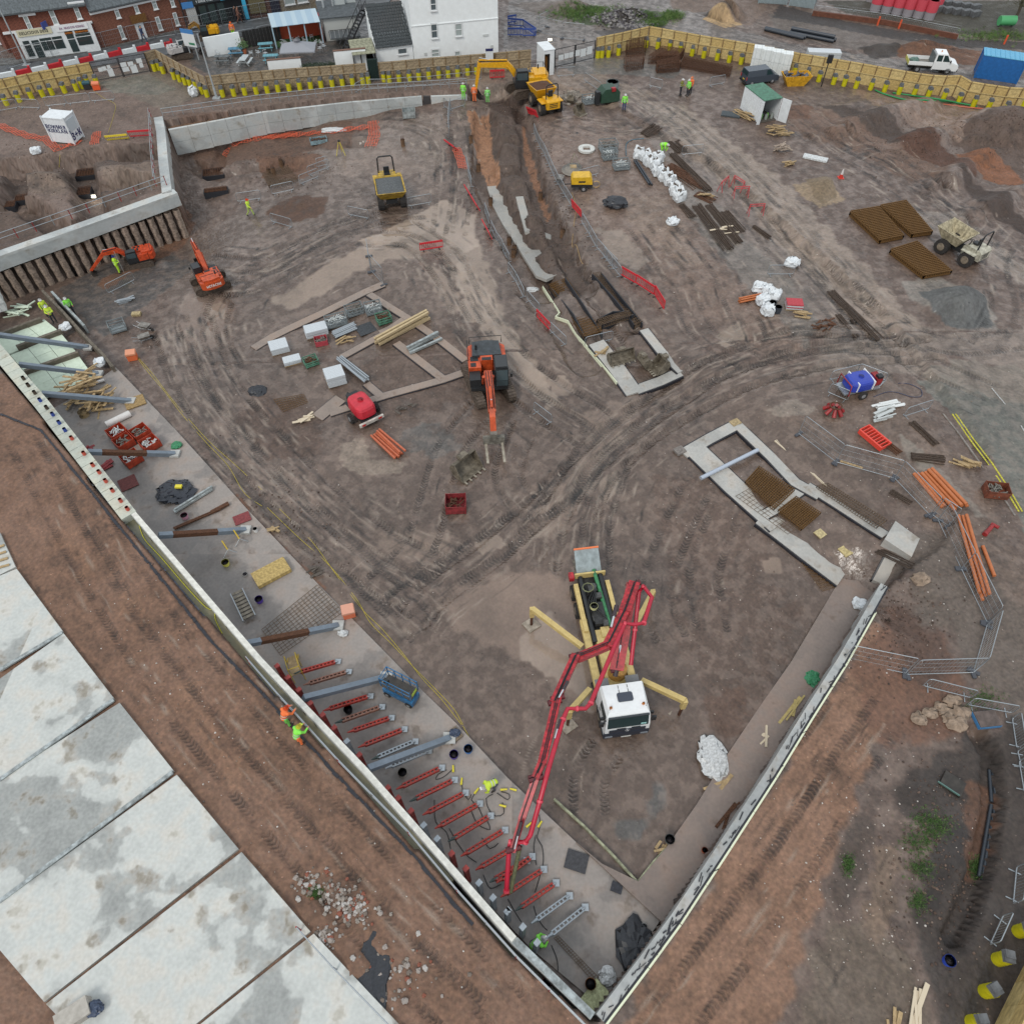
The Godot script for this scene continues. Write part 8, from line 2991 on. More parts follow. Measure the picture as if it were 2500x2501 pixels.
	bundle("large black pipes lying beside a yellow ended pipe",g(3,190,250),g(3,540,320),3,1.1,0.24,mt("pipe_black"),"pipe_stack","pipes",true,"pipe")
	bundle("orange pipe offcuts poking from the white sacks",g(12,1700,365),g(12,1920,320),6,0.5,0.08,terr,"pipe_stack","pipes",true,"pipe")
	bundle("pair of black cable ducts in the curved trench",gd(v2(2412,1880)),gd(v2(2418,1960)),2,0.4,0.1,mt("pipe_black"),"duct_run","pipes",true,"pipe")
	bundle("pair of black cable ducts further down the curved trench",gd(v2(2417,1965)),gd(v2(2385,2150)),2,0.4,0.1,mt("pipe_black"),"duct_run","pipes",true,"pipe")
	bundle("galvanised beam lengths resting on two pallets",g(11,625,785)+v3(0,0.25,0),g(11,840,965)+v3(0,0.25,0),8,0.7,0.07,gal,"beam_stack","steel",false,"beam")
	bundle("bundle of scaffold tubes under a blue strap",g(11,590,620)+v3(0,0.1,0),g(11,760,545)+v3(0,0.1,0),16,0.9,0.06,gal,"tube_bundle","steel",true,"tube")
	bundle("grey perforated steel beam on the raft near crumpled black sheet",pt(10,1290,1910,-3.2),pt(10,1580,1730,-3.2),3,0.3,0.09,mt("galvanised_dull"),"beam_stack","steel",false,"beam")
	bundle("rusty perforated steel beam on the raft",pt(10,1560,1915,-3.2),pt(10,1700,1845,-3.2),2,0.25,0.09,rust,"beam_stack","steel",false,"beam")
	bundle("rusty channel length lying across a plank on the raft",pt(20,1280,165,-3.2),pt(20,1650,10,-3.2),2,0.2,0.08,rust,"beam_stack","steel",false,"beam")
	bundle("grey trough beams beside the timber stack",g(11,1140,740)+v3(0,0.1,0),g(11,1380,620)+v3(0,0.1,0),4,1.0,0.13,mt("galvanised_dull"),"beam_stack","steel",false,"beam")
	bundle("long pale timber beams stacked beside the middle foundation",g(11,905,690)+v3(0,0.05,0),g(11,1300,480)+v3(0,0.05,0),8,0.8,0.13,mt("glulam",[204,182,142],0.75,0,0.2),"timber_stack","timber",false,"beam")
	bundle("two long timbers leaning beside the pale strip foundation",g(13,75,1375),g(13,465,1735),2,0.5,0.07,mt("pale_timber",[214,198,172],0.8),"timber_stack","timber",false,"timber")
	bundle("pale timber length wedged by the fallen fence panel",g(13,560,1540),g(13,745,1600),1,0.3,0.08,wood,"timber_stack","timber",false,"timber")
	for q:Array in [[960,1165],[1010,1185],[1035,1220],[1075,1245],[1100,1290],[1140,1325],[1185,1360],[1225,1430],[1255,1475]]:
		bag("white bulk bag in the row beside the rebar frames",g(2,q[0],q[1]),1.15,int(q[0]),"white bulk bags by the rebar")
	bag("white bulk bag with twisted dark mouth in the bag row",g(2,1100,1195),1.15,3)
	bag("lone crumpled white bag on the ground below the rebar bundles",g(2,1210,1650),1.1,5,"",0.55)
	bag("lone white bag of rubble on the yard by a crowd barrier",g(13,215,85),1.2,8,"",0.55)
	bag("white bulk bag standing by the angled hoarding",g(0,1432,705),1.0,12)
	bag("white bag lying beside timber lengths near the cabin",g(0,272,1125),1.1,14,"",0.5)
	for q:Array in [[12,1840,280],[12,1900,300],[12,1870,370],[13,30,300],[13,80,330],[12,1905,440]]:
		bag("white sack in the heap around orange pipes and black rings",g(q[0],q[1],q[2]),1.1,int(q[1]+q[2]),"white sacks round the orange pipes",0.8)
	bag("small white sack on the brown raft by the wall",pt(23,710,715,-3.2),0.9,22,"",0.4)
	bag("grey white sack heap inside the board compound",pt(10,490,550,-3.2),0.9,33,"",0.5)
	bag("white sack in a timber tray by the shutter wall",pt(10,745,815,-3.2),0.9,34,"",0.6)
	for q:Array in [["black plastic ring section standing by white sacks",13,70,395],["black plastic ring section beside another in the sacks",13,110,430]]:
		var st:=S()
		lathe(st,[[0.3,0.0],[0.32,0.6],[0.28,0.6],[0.26,0.05]],14,g(q[1],q[2],q[3]))
		tag(put("plastic_ring",st,mt("pipe_black")),q[0],"pipe")
	var gc:=mt("stillage_grey",[150,158,160],0.5,0.3,0.2)
	for q:Array in [["grey stillage of scaffold fittings nearest the strip corner",11,885,430,0.35,1.5,1.0,1.0,0],["grey stillage of tubes with green stains",11,745,440,0.45,1.6,0.9,1.0,1],["grey stillage heaped with white tubes",11,612,520,0.4,1.9,0.9,1.1,0],["green fronted stillage of rusty fittings",11,960,500,0.45,1.3,0.8,1.0,2],["empty grey mesh stillage on the gravel corner",10,878,560,0.5,1.4,0.9,1.1,9],["grey slatted stillage behind the white bags",2,735,1110,0.2,1.9,1.1,1.4,1],["grey stillage in front of the slatted one",2,745,1170,0.2,1.6,1.0,1.0,0],["grey stillage holding white sheets near the bags",2,830,1240,0.15,1.7,0.9,1.2,0],["grey stillage of tubes behind the green tank",2,595,760,0.3,1.5,0.9,1.2,0],["brown wire box beside orange crates",11,425,810,0.5,1.2,0.6,1.0,2]]:
		crate(q[0],g(q[1],q[2],q[3]),q[4],v3(q[5],q[6],q[7]),gc if q[8]!=2 else mt("stillage_green",[96,150,124],0.6,0,0.4),[mt("tube_white",[196,200,198],0.5),mt("tube_dark",[116,112,104],0.7),rust][q[8]] if q[8]<9 else null)
	var orb:=mt("bin_orange",[200,74,44],0.5,0,0.3)
	for q:Array in [["orange steel bin of clamps beside the pole rack",10,880,1340],["orange steel bin heaped with grey wedges",10,930,1410],["orange steel bin with white rags, wall side",10,985,1530],["orange steel bin with dark scrap, outer side",10,1050,1340],["orange steel bin holding white bags",10,1120,1420]]:
		crate(q[0],pt(q[1],q[2],q[3],-3.28),-0.75,v3(1.15,0.75,1.3),orb,mt("tube_white") if i%2 else mt("tube_dark"),true,"steel_bin","bin")
		i+=1
	crate("small red tipping bin with muddy inside in mid site",g(11,1490,1870),0.05,v3(1.5,0.95,1.3),mt("tub_red",[160,56,60],0.6,0,0.4),mt("soil_load"),true,"steel_bin","bin")
	crate("rust brown steel bin of scrap by the double yellow lines",g(13,1705,1770),-0.15,v3(1.5,0.8,1.0),mt("bin_brown",[140,78,56],0.6,0,0.4),mt("tube_dark"),true,"steel_bin","bin")
	crate("red plastic crate of fittings beside the white stillage",g(11,500,660),0.3,v3(1.1,0.6,0.9),mt("crate_red",[190,74,84],0.5,0,0.2),mt("tube_dark"),true,"plastic_crate","crate")
	crate("dull grey mixing skip at the foot of the white wall",g(1,1145,860),0.1,v3(1.5,0.9,1.2),mt("galvanised_dull"),null,true,"steel_bin","bin")
	crate("pale blue mixing trough near the yellow tripod",g(1,480,1050),0.3,v3(2.0,0.5,1.0),mt("trough_blue",[150,178,186],0.5,0,0.3),mt("soil_load"),true,"steel_bin","bin")
	for q:Array in [["stack of white foil wrapped boards by the foundation",11,465,590,2.0,0.7,1.2],["wrapped grey block pallet with white hood in mid site",11,605,940,1.6,1.0,1.5],["white polythene pallet draped with orange net",11,195,710,1.6,0.6,1.4],["white polystyrene slab stack beside orange crates",11,285,800,1.5,0.35,0.9],["pallet of red and white cement sacks by the white bags",13,228,395,1.4,0.5,1.0],["white wrapped sheet stack behind the yellow hoarding",3,440,440,4.2,1.0,1.4]]:
		var o:=thing("pallet_load",q[0],"pallet",g(q[1],q[2],q[3]),0.4 if q[1]==11 else -0.1)
		for k in 3:
			pb("pallet_board",o,v3(0,0.06,(k-1)*q[6]*0.4),v3(q[4],0.1,0.14),wood)
		var nl:=4
		for k in nl:
			var bxm:=pb("layer",o,v3(rng.randf_range(-0.03,0.03),0.12+q[5]*(k+0.5)/nl,rng.randf_range(-0.03,0.03)),v3(q[4],q[5]/nl-0.015,q[6]),mt("sack_red",[206,70,80],0.6,0,0.3,3.0) if "cement" in q[0] and k%2 else mt("polythene",[214,220,224],0.35,0,0.2,2.0))
	planks("large heap of old formwork timber under the grey prop",10,640,1060,46,2.6,1.3,wood,1.0,0.6)
	planks("formwork timber leaning beside a cable drum",10,770,1130,26,2.2,0.9,wood,1.0,1.0)
	planks("foam boards and timber offcuts beside the white foam stack",10,150,440,14,1.9,0.8,mt("mint_foam"),0.9,0.3)
	planks("plywood sheets and long laths at the container side",2,1730,860,12,2.6,0.6,wood,0.5,-0.8)
	planks("pallets and board offcuts by the cement sacks",3,120,990,22,1.8,1.0,wood,0.6,0.0)
	planks("broken pallet below the rubbish bags",3,200,1215,10,1.3,0.4,wood,0.5,0.4)
	planks("rough rubbish heap with red sheet by the pallets",3,150,1110,16,1.2,0.7,mt("rubbish",[196,176,158],0.8,0,0.5,2.0),1.0,0.2)
	planks("short bamboo coloured offcuts by the small rebar frames",13,290,455,8,1.4,0.5,wood,0.4,0.0)
	planks("pile of rusty small rebar frames near the haul road",13,450,550,16,1.0,0.7,rust,1.0,0.0,"frame_heap")
	planks("broken pallet by the double yellow lines",13,1490,1560,12,1.5,0.5,wood,0.4,-0.5)
	planks("timber offcuts on the strip foundation beside the bowser",11,380,1230,7,1.5,0.4,mt("pale_timber"),0.5,0.5)
	planks("rusty shutters against the inner wall corner",32,1590,400,6,2.4,0.3,rust,0.25,0.9)
	planks("yellow shutter boards on the raft corner",32,1245,680,6,1.3,0.35,mt("ply_yellow",[206,184,118],0.7,0,0.2),0.3,-0.5)
	planks("two boards lying by the yellow shutter boards",32,1225,750,3,1.6,0.2,wood,0.3,-0.4)
	planks("board and wedge by the right wall on the raft",23,230,1500,5,2.4,0.3,mt("ply_yellow"),0.3,1.0)
	planks("loose timber lengths on the brown raft by a prop board",32,1560,170,4,1.6,0.4,wood,0.8,0.9)
	planks("thin laths lying on the brown raft beside the wall",22,1900,1700,4,1.5,0.4,mt("pale_timber"),0.6,1.1)
	planks("broken laths by the slurry tub in the raft corner",32,1120,620,5,0.9,0.4,wood,1.0,0.2)
	planks("timber bits strewn by the last rebar frames",2,1450,1460,9,1.0,0.7,wood,1.0,0.0)
	planks("timber bearers under the long rebar bundles",2,1600,1700,6,1.6,0.9,mt("pale_timber"),0.4,0.1)
	planks("scrap boards beside the stillages",11,690,640,6,1.2,0.6,wood,0.8,0.4)
	planks("rusty clamps strewn by the orange ducts",11,1130,1150,7,0.7,0.8,mt("scrap_dark",[92,84,76],0.8),1.0,0.0)
	planks("timber brackets on the soil edge by the raft",21,145,170,6,0.9,0.25,wood,1.0,0.0)
	planks("scrap timber and black sheet on the raft edge",21,455,480,8,0.9,0.35,mt("scrap_dark",[92,84,76],0.8),1.0,0.0)
	planks("white boards and laths on the brown slope by the hoarding",33,1120,1830,5,2.6,0.4,mt("pale_timber"),0.25,1.1)
	planks("timber pieces under the black soil corner",33,960,1910,4,1.0,0.3,wood,0.6,1.2)
	planks("buried shuttering boards in the old bucket",12,690,730,8,1.2,0.3,wood,0.8,0.4)
	planks("grey aluminium frames stacked under white battens",13,890,1200,12,2.0,0.6,mt("tube_white"),0.3,0.5,"frame_heap")
	planks("white battens laid over the aluminium frames",13,920,1130,12,2.2,0.4,mt("batten_white",[228,230,228],0.6),0.08,0.3,"batten_stack")
	planks("grey ladder frames by the gravel edge",10,925,350,9,1.6,0.35,gal,0.2,0.5,"frame_heap")
	planks("timber sheets on the upper wall ledge by red barrier",10,640,1480,10,1.6,0.5,mt("rack_red",[170,60,62],0.6,0,0.3),0.4,0.9,"pole_rack")
	planks("red frame rack lying along the wall inside",10,780,1580,10,2.0,0.4,mt("rack_red"),0.3,0.95,"pole_rack")
	for q:Array in [["stack of yellow plywood sheets on the raft slab",21,140,500,-0.95,1.3,2.45,6,[206,178,112]],["brown plywood sheet beside the grey prop foot",10,1005,1110,0.55,1.6,1.3,2,[176,146,96]],["dark red plywood sheet on the raft",10,955,1705,0.6,1.3,1.3,1,[126,68,64]],["dark red plywood square at the raft edge",20,1790,90,0.5,1.2,0.9,1,[146,66,68]],["dark steel plate beside the stillages",11,840,550,0.55,2.0,1.5,1,[70,74,78]],["small pale ply square on the wide pale foundation",23,425,195,0.6,0.65,0.65,2,[218,200,150]],["larger pale ply square beside the wide foundation",23,618,320,0.5,0.8,0.8,2,[216,196,140]],["timber shutter box on the pad foundation",23,1020,260,-0.4,0.8,0.6,4,[196,176,130]],["dark rubber mat on the raft by the last props",32,500,740,-0.3,1.2,1.0,1,[74,74,78]],["small dark rubber mat on the raft",32,795,930,-0.35,0.6,0.5,1,[58,60,68]],["pale foam sheet on the raft in the wall corner",32,640,1740,0.8,1.3,1.0,2,[216,220,170]],["grey board at a prop foot by the yellow cables",21,1470,1690,0.7,0.9,0.8,2,[136,120,100]],["board at the top corner of the pale frame",12,1672,1250,0.5,0.8,0.6,3,[190,168,126]],["old board stack at the outer corner of the pale frame",12,1262,1460,0.5,0.8,0.7,4,[140,132,126]],["dark cover plate by the haul road store",2,1640,850,-0.3,2.2,1.2,3,[80,88,92]],["long white portable door lying near the sand",3,390,1170,-0.45,2.6,0.9,3,[232,236,236]],["timber box tray on the gravel corner",10,1010,450,0.1,0.8,0.5,4,[196,176,132]]]:
		var c:=g(q[1],q[2],q[3])
		if q[1] in [21,20,32] or (q[1]==10 and q[3]>1000):
			c.y=-3.27
		var o:=thing("board_stack" if q[7]>1 else "board",q[0],"board",c,q[4])
		for k in q[7]:
			pb("sheet",o,v3(rng.randf_range(-0.02,0.02),0.04+0.055*k,rng.randf_range(-0.02,0.02)),v3(q[5],0.05,q[6]),mt("sheet_%d_%d"%[q[8][0],q[8][2]],q[8],0.75,0,0.3,1.5))
var poses:={}
func pose_joints(k:String)->Dictionary:
	var j:={"pel":Vector3(0,0.95,0),"che":Vector3(0.02,1.32,0),"nec":Vector3(0.03,1.5,0),"hea":Vector3(0.06,1.64,0),"sl":Vector3(0.02,1.42,-0.2),"sr":Vector3(0.02,1.42,0.2),"el":Vector3(0.02,1.14,-0.28),"er":Vector3(0.02,1.14,0.28),"wl":Vector3(0.12,0.92,-0.27),"wr":Vector3(0.12,0.92,0.27),
		"hl":Vector3(0,0.92,-0.1),"hr":Vector3(0,0.92,0.1),"kl":Vector3(0.03,0.5,-0.12),"kr":Vector3(0.03,0.5,0.12),"al":Vector3(0,0.09,-0.13),"ar":Vector3(0,0.09,0.13),"tl":Vector3(0.17,0.05,-0.15),"tr":Vector3(0.17,0.05,0.15)}
	if k=="lean":
		j.merge({"che":Vector3(0.15,1.28,0),"nec":Vector3(0.25,1.42,0),"hea":Vector3(0.34,1.52,0),"sl":Vector3(0.2,1.36,-0.2),"sr":Vector3(0.2,1.36,0.2),"el":Vector3(0.38,1.14,-0.26),"er":Vector3(0.38,1.14,0.26),"wl":Vector3(0.58,1.12,-0.16),"wr":Vector3(0.58,1.12,0.2)},true)
	elif k=="walk":
		j.merge({"kl":Vector3(0.2,0.52,-0.11),"al":Vector3(0.3,0.1,-0.12),"tl":Vector3(0.46,0.07,-0.13),"kr":Vector3(-0.06,0.5,0.11),"ar":Vector3(-0.33,0.14,0.12),"tr":Vector3(-0.2,0.04,0.13),"el":Vector3(-0.12,1.15,-0.27),"wl":Vector3(-0.05,0.92,-0.28),"er":Vector3(0.14,1.16,0.27),"wr":Vector3(0.32,1.02,0.22)},true)
	elif k=="bend":
		j.merge({"pel":Vector3(-0.1,0.9,0),"che":Vector3(0.25,1.0,0),"nec":Vector3(0.42,1.0,0),"hea":Vector3(0.55,0.98,0),"sl":Vector3(0.36,1.0,-0.2),"sr":Vector3(0.36,1.0,0.2),"el":Vector3(0.42,0.72,-0.25),"er":Vector3(0.42,0.72,0.25),"wl":Vector3(0.5,0.48,-0.15),"wr":Vector3(0.5,0.48,0.15),"hl":Vector3(-0.1,0.87,-0.1),"hr":Vector3(-0.1,0.87,0.1)},true)
	elif k=="crouch":
		j.merge({"pel":Vector3(-0.15,0.42,0),"che":Vector3(0.1,0.72,0),"nec":Vector3(0.24,0.84,0),"hea":Vector3(0.36,0.9,0),"sl":Vector3(0.18,0.8,-0.2),"sr":Vector3(0.18,0.8,0.2),"el":Vector3(0.34,0.56,-0.26),"er":Vector3(0.34,0.56,0.26),"wl":Vector3(0.52,0.4,-0.14),"wr":Vector3(0.52,0.4,0.14),"hl":Vector3(-0.13,0.4,-0.11),"hr":Vector3(-0.13,0.4,0.11),"kl":Vector3(0.26,0.48,-0.18),"kr":Vector3(0.26,0.46,0.18),"al":Vector3(0,0.09,-0.16),"ar":Vector3(0,0.09,0.16)},true)
	elif k=="fold":
		j.merge({"el":Vector3(0.1,1.14,-0.28),"er":Vector3(0.1,1.14,0.28),"wl":Vector3(0.3,1.16,-0.06),"wr":Vector3(0.32,1.12,0.08)},true)
	return j
func pose_mesh(k:String)->Dictionary:
	if poses.has(k):
		return poses[k]
	var j:=pose_joints(k)
	var B:=[[j.pel,j.che,0.165,0.18,0],[j.che,(j.sl+j.sr)*0.5,0.18,0.14,0],[j.sl,j.sr,0.095,0.095,0],[j.nec,j.hea,0.06,0.06,2],[j.hea+Vector3(0,-0.03,0),j.hea+Vector3(0.01,0.05,0),0.092,0.1,2],[j.hea+Vector3(0.095,-0.02,0),j.hea+Vector3(0.11,-0.035,0),0.02,0.022,2],
		[j.sl,j.el,0.078,0.06,0],[j.el,j.wl,0.062,0.048,0],[j.sr,j.er,0.078,0.06,0],[j.er,j.wr,0.062,0.048,0],[j.hl,j.kl,0.105,0.075,1],[j.kl,j.al,0.075,0.058,1],[j.hr,j.kr,0.105,0.075,1],[j.kr,j.ar,0.075,0.058,1],[j.al,j.tl,0.062,0.048,3],[j.ar,j.tr,0.062,0.048,3],[j.hl,j.hr,0.12,0.12,1]]
	for s:String in ["l","r"]:
		var w:Vector3=j["w"+s]
		var d:Vector3=(w-j["e"+s]).normalized()
		B.append([w,w+d*0.08,0.042,0.04,2])
	var c:=0.028
	var lo:=Vector3(9,9,9)
	var hi:=-lo
	for b:Array in B:
		for e in 2:
			lo=lo.min(b[e]-Vector3.ONE*(b[2]+0.06))
			hi=hi.max(b[e]+Vector3.ONE*(b[3]+0.06))
	var nx:=int((hi.x-lo.x)/c)+2
	var ny:=int((hi.y-lo.y)/c)+2
	var nz:=int((hi.z-lo.z)/c)+2
	var f:=PackedFloat32Array()
	f.resize(nx*ny*nz)
	f.fill(1.0)
	var own:=PackedByteArray()
	own.resize(nx*ny*nz)
	var near:=PackedFloat32Array()
	near.resize(nx*ny*nz)
	near.fill(1.0)
	for b:Array in B:
		var a:Vector3=b[0]
		var e:Vector3=b[1]
		var ab:=e-a
		var l2:=maxf(ab.length_squared(),1e-6)
		var r:=maxf(b[2],b[3])+0.07
		var l:=a.min(e)-Vector3.ONE*r-lo
		var h:=a.max(e)+Vector3.ONE*r-lo
		for y in range(maxi(0,int(l.y/c)),mini(ny,int(h.y/c)+2)):
			for zz in range(maxi(0,int(l.z/c)),mini(nz,int(h.z/c)+2)):
				for x in range(maxi(0,int(l.x/c)),mini(nx,int(h.x/c)+2)):
					var p:=lo+Vector3(x,y,zz)*c
					var t:=clampf((p-a).dot(ab)/l2,0.0,1.0)
					var d:=p.distance_to(a+ab*t)-lerpf(b[2],b[3],t)
					var q:=(y*nz+zz)*nx+x
					var kk:=clampf(0.5+0.5*(f[q]-d)/0.035,0.0,1.0)
					f[q]=lerpf(f[q],d,kk)-0.035*kk*(1.0-kk)
					if d<near[q]:
						near[q]=d
						own[q]=b[4]
	var vs:=PackedVector3Array()
	var ow:=PackedByteArray()
	var id:=PackedInt32Array()
	id.resize(nx*ny*nz)
	id.fill(-1)
	for y in ny-1:
		for zz in nz-1:
			for x in nx-1:
				var q:=(y*nz+zz)*nx+x
				var s:=Vector3.ZERO
				var n:=0
				for ed:Array in [[0,1,0,0,0,1,0,0],[0,nx,0,0,0,0,0,1],[0,nx*nz,0,0,0,0,1,0],[1,1+nx,1,0,0,1,0,1],[1,1+nx*nz,1,0,0,1,1,0],[nx,nx+1,0,0,1,1,0,1],[nx,nx+nx*nz,0,0,1,0,1,1],[nx*nz,nx*nz+1,0,1,0,1,1,0],[nx*nz,nx*nz+nx,0,1,0,0,1,1],[1+nx,1+nx+nx*nz,1,0,1,1,1,1],[1+nx*nz,1+nx+nx*nz,1,1,0,1,1,1],[nx+nx*nz,1+nx+nx*nz,0,1,1,1,1,1]]:
					var fa:=f[q+ed[0]]
					var fb:=f[q+ed[1]]
					if (fa<0.0)!=(fb<0.0):
						s+=Vector3(ed[2],ed[3],ed[4]).lerp(Vector3(ed[5],ed[6],ed[7]),fa/(fa-fb))
						n+=1
				if n:
					id[q]=vs.size()
					vs.append(lo+(Vector3(x,y,zz)+s/n)*c)
					ow.append(own[q])
	var ix:=PackedInt32Array()
	for y in range(1,ny-1):
		for zz in range(1,nz-1):
			for x in range(1,nx-1):
				var q:=(y*nz+zz)*nx+x
				for ed:Array in [[1,nx,nx*nz],[nx,nx*nz,1],[nx*nz,1,nx]]:
					var fa:=f[q]
					var fb:=f[q+ed[0]]
					if (fa<0.0)!=(fb<0.0):
						var v:=[id[q],id[q-ed[1]],id[q-ed[1]-ed[2]],id[q-ed[2]]]
						if v.has(-1):
							continue
						ix.append_array(PackedInt32Array([v[0],v[1],v[2],v[0],v[2],v[3]]) if fa<0.0 else PackedInt32Array([v[0],v[2],v[1],v[0],v[3],v[2]]))
	var ns:=PackedVector3Array()
	ns.resize(vs.size())
	for i in range(0,ix.size(),3):
		var n:=(vs[ix[i+2]]-vs[ix[i]]).cross(vs[ix[i+1]]-vs[ix[i]])
		for e in 3:
			ns[ix[i+e]]+=n
	for i in ns.size():
		ns[i]=ns[i].normalized()
	poses[k]={"v":vs,"n":ns,"i":ix,"o":ow,"j":j}
	return poses[k]
func person(label:String,pos:Vector3,turn:float,pose:String,jacket:Array,trousers:Array,hat:Variant,band:=true,prop:="")->void:
	var P:=pose_mesh(pose)
	var cols:=[lin(jacket),lin(trousers),lin([206,152,124]),lin([52,44,40])]
	var ca:=PackedColorArray()
	for i in P.o.size():
		ca.append(cols[P.o[i]])
	var ar:=[]
	ar.resize(Mesh.ARRAY_MAX)
	ar[Mesh.ARRAY_VERTEX]=P.v
	ar[Mesh.ARRAY_NORMAL]=P.n
	ar[Mesh.ARRAY_COLOR]=ca
	ar[Mesh.ARRAY_INDEX]=P.i
	var am:=ArrayMesh.new()
	am.add_surface_from_arrays(Mesh.PRIMITIVE_TRIANGLES,ar)
	var m:=mt("cloth_and_skin",[255,255,255],0.8)
	m.albedo_color=Color.WHITE
	m.vertex_color_use_as_albedo=true
	am.surface_set_material(0,m)
	var o:=thing("person",label,"person",pos,turn)
	o.scale=Vector3.ONE*1.1
	putm("body",am,o)
	var j:Dictionary=P.j
	for s:String in ["l","r"]:
		var w:Vector3=j["w"+s]
		var d:Vector3=(w-j["e"+s]).normalized()
		var u:=Vector3(0,0,1) if absf(d.z)<0.8 else Vector3.RIGHT
		var st:=S()
		for k in 4:
			var b:=w+d*0.09+u*(k-1.5)*0.02
			cyl(st,b,b+d*[0.05,0.06,0.057,0.045][k]+Vector3(0,-0.012,0),0.011,0.009,5)
		cyl(st,w+d*0.04+u*0.035,w+d*0.09+u*0.065,0.012,0.01,5)
		put("hand",st,mt("skin",[206,152,124],0.6),o)
	var h:Vector3=j.hea
	if hat!=null:
		var st:=S()
		lathe(st,[[0.15,0.03],[0.128,0.045],[0.125,0.09],[0.1,0.14],[0.05,0.17],[0.0,0.175]],12,h)
		bx(st,h+Vector3(0.14,0.04,0),Vector3(0.09,0.015,0.17))
		put("hard_hat",st,mt("hat_%d_%d"%[hat[0],hat[2]],hat,0.35),o)
	else:
		var st:=S()
		lump(st,h+Vector3(-0.015,0.06,0),Vector3(0.11,0.09,0.108),0.05,6,2)
		put("hair",st,mt("hair",[52,42,36],0.8),o)
	if band:
		var up:Vector3=(j.che-j.pel).normalized()
		for t:float in [0.25,0.7]:
			var c:Vector3=(j.pel as Vector3).lerp(j.che,t)
			var st:=S()
			cyl(st,c-up*0.025,c+up*0.025,0.188,0.192,14,false)
			put("reflective_band",st,mt("reflective",[206,210,206],0.4),o)
	if prop=="staff":
		var st:=S()
		var w:Vector3=j.wr
		cyl(st,Vector3(w.x+0.06,0,w.z),Vector3(w.x+0.06,2.2,w.z),0.02,0.02,5)
		put("measuring_staff",st,mt("bright_metal"),o)
func build_people()->void:
	var lime:=[140,232,84]
	var yel:=[206,230,70]
	var ora:=[240,120,60]
	var wh:=[238,238,236]
	for q:Array in [
		["person in orange and lime vest and orange hard hat leaning on the ledge rail",21,255,1600,0.0,0.9,"lean",ora,[110,190,80],[236,84,44]],
		["person in lime jacket and orange trousers with yellow hat reaching over the rail",21,345,1735,0.0,0.9,"lean",lime,ora,[226,216,70]],
		["person in lime vest crouching over cables on the raft slab",31,1765,195,-3.28,3.6,"bend",yel,[80,84,92],wh],
		["person in lime vest crouching by the last grey prop at the wall",32,205,1350,-3.28,0.4,"crouch",lime,[70,74,84],wh],
		["person in yellow striped coat standing in the board compound, dark trousers",10,410,505,-3.28,-1.2,"fold",yel,[44,46,54],wh],
		["person in yellow coat half hidden behind another in the board compound",10,365,460,-3.28,-0.6,"stand",yel,[44,46,54],wh],
		["person in lime coat standing outside the low shutter wall",10,545,445,99,-0.9,"stand",lime,[52,56,64],wh],
		["person in lime suit and blue hat holding a tall staff by the small excavator",10,885,140,99,0.3,"fold",[190,240,60],[190,236,60],[50,70,140],"staff"],
		["person in lime and navy jacket with orange hat walking past a crowd barrier",0,1850,1590,99,-0.2,"walk",[206,236,70],[170,190,100],[236,90,44]],
		["person in lime jacket standing behind the white wall end",1,1545,735,99,1.4,"stand",lime,lime,wh],
		["person in orange suit standing at the trench head plank",1,1625,752,99,1.5,"stand",ora,ora,wh],
		["person in pale green suit standing beside the digging bucket",1,1722,745,99,1.7,"stand",[140,220,120],[130,210,110],wh],
		["person in lime coat and jeans standing alone by the green tank",2,852,815,99,-1.5,"stand",lime,[60,70,110],wh],
		["person in dark clothes and yellow vest talking to another near the van",2,1265,705,99,-0.4,"fold",[120,120,50],[36,38,46],wh],
		["person in lime coat and dark striped trousers talking near the van",2,1320,708,99,3.6,"stand",lime,[54,56,62],wh],
		["person in orange jacket behind the lime coat near the van",2,1340,690,99,3.6,"stand",ora,[60,60,66],[240,150,110]],
		["person in bright lime suit bending over the rebar bundles",2,1130,1130,99,-0.6,"bend",[150,240,60],[150,240,60],wh],
		["person in orange jacket and lime trousers standing in the street",0,1730,285,99,-1.4,"stand",ora,[160,230,60],ora],
		["person in dark blue walking past the white house door",0,1072,318,99,-0.4,"walk",[52,66,96],[60,70,96],null],
		["person in long brown coat walking outside the blue shop",0,1772,180,99,0.3,"walk",[120,84,70],[110,76,64],null],
		["person in dark coat walking beside another outside the blue shop",0,1750,178,99,0.3,"stand",[50,44,50],[40,38,44],null]]:
		var p:=pt(q[1],q[2],q[3],q[4]) if q[4]<50 else g(q[1],q[2],q[3])
		if q[1]==0 and q[3]<400:
			p.y=0.12 if q[3]>200 else 0.22
		person(q[0],p,q[5],q[6],q[7],q[8],q[9],q[9]!=null,q[10] if q.size()>10 else "")
func lt(called:String,label:String,cat:String,t:int,a:Array,r:float,m:Material,h:=99.0)->void:
	var l:=[]
	for i in range(0,a.size(),2):
		l.append((pt(t,a[i],a[i+1],h) if h<50 else g(t,a[i],a[i+1]))+v3(0,r+0.01,0))
	var st:=S()
	tube(st,smooth(l),r,4)
	tag(put(called,st,m),label,cat)
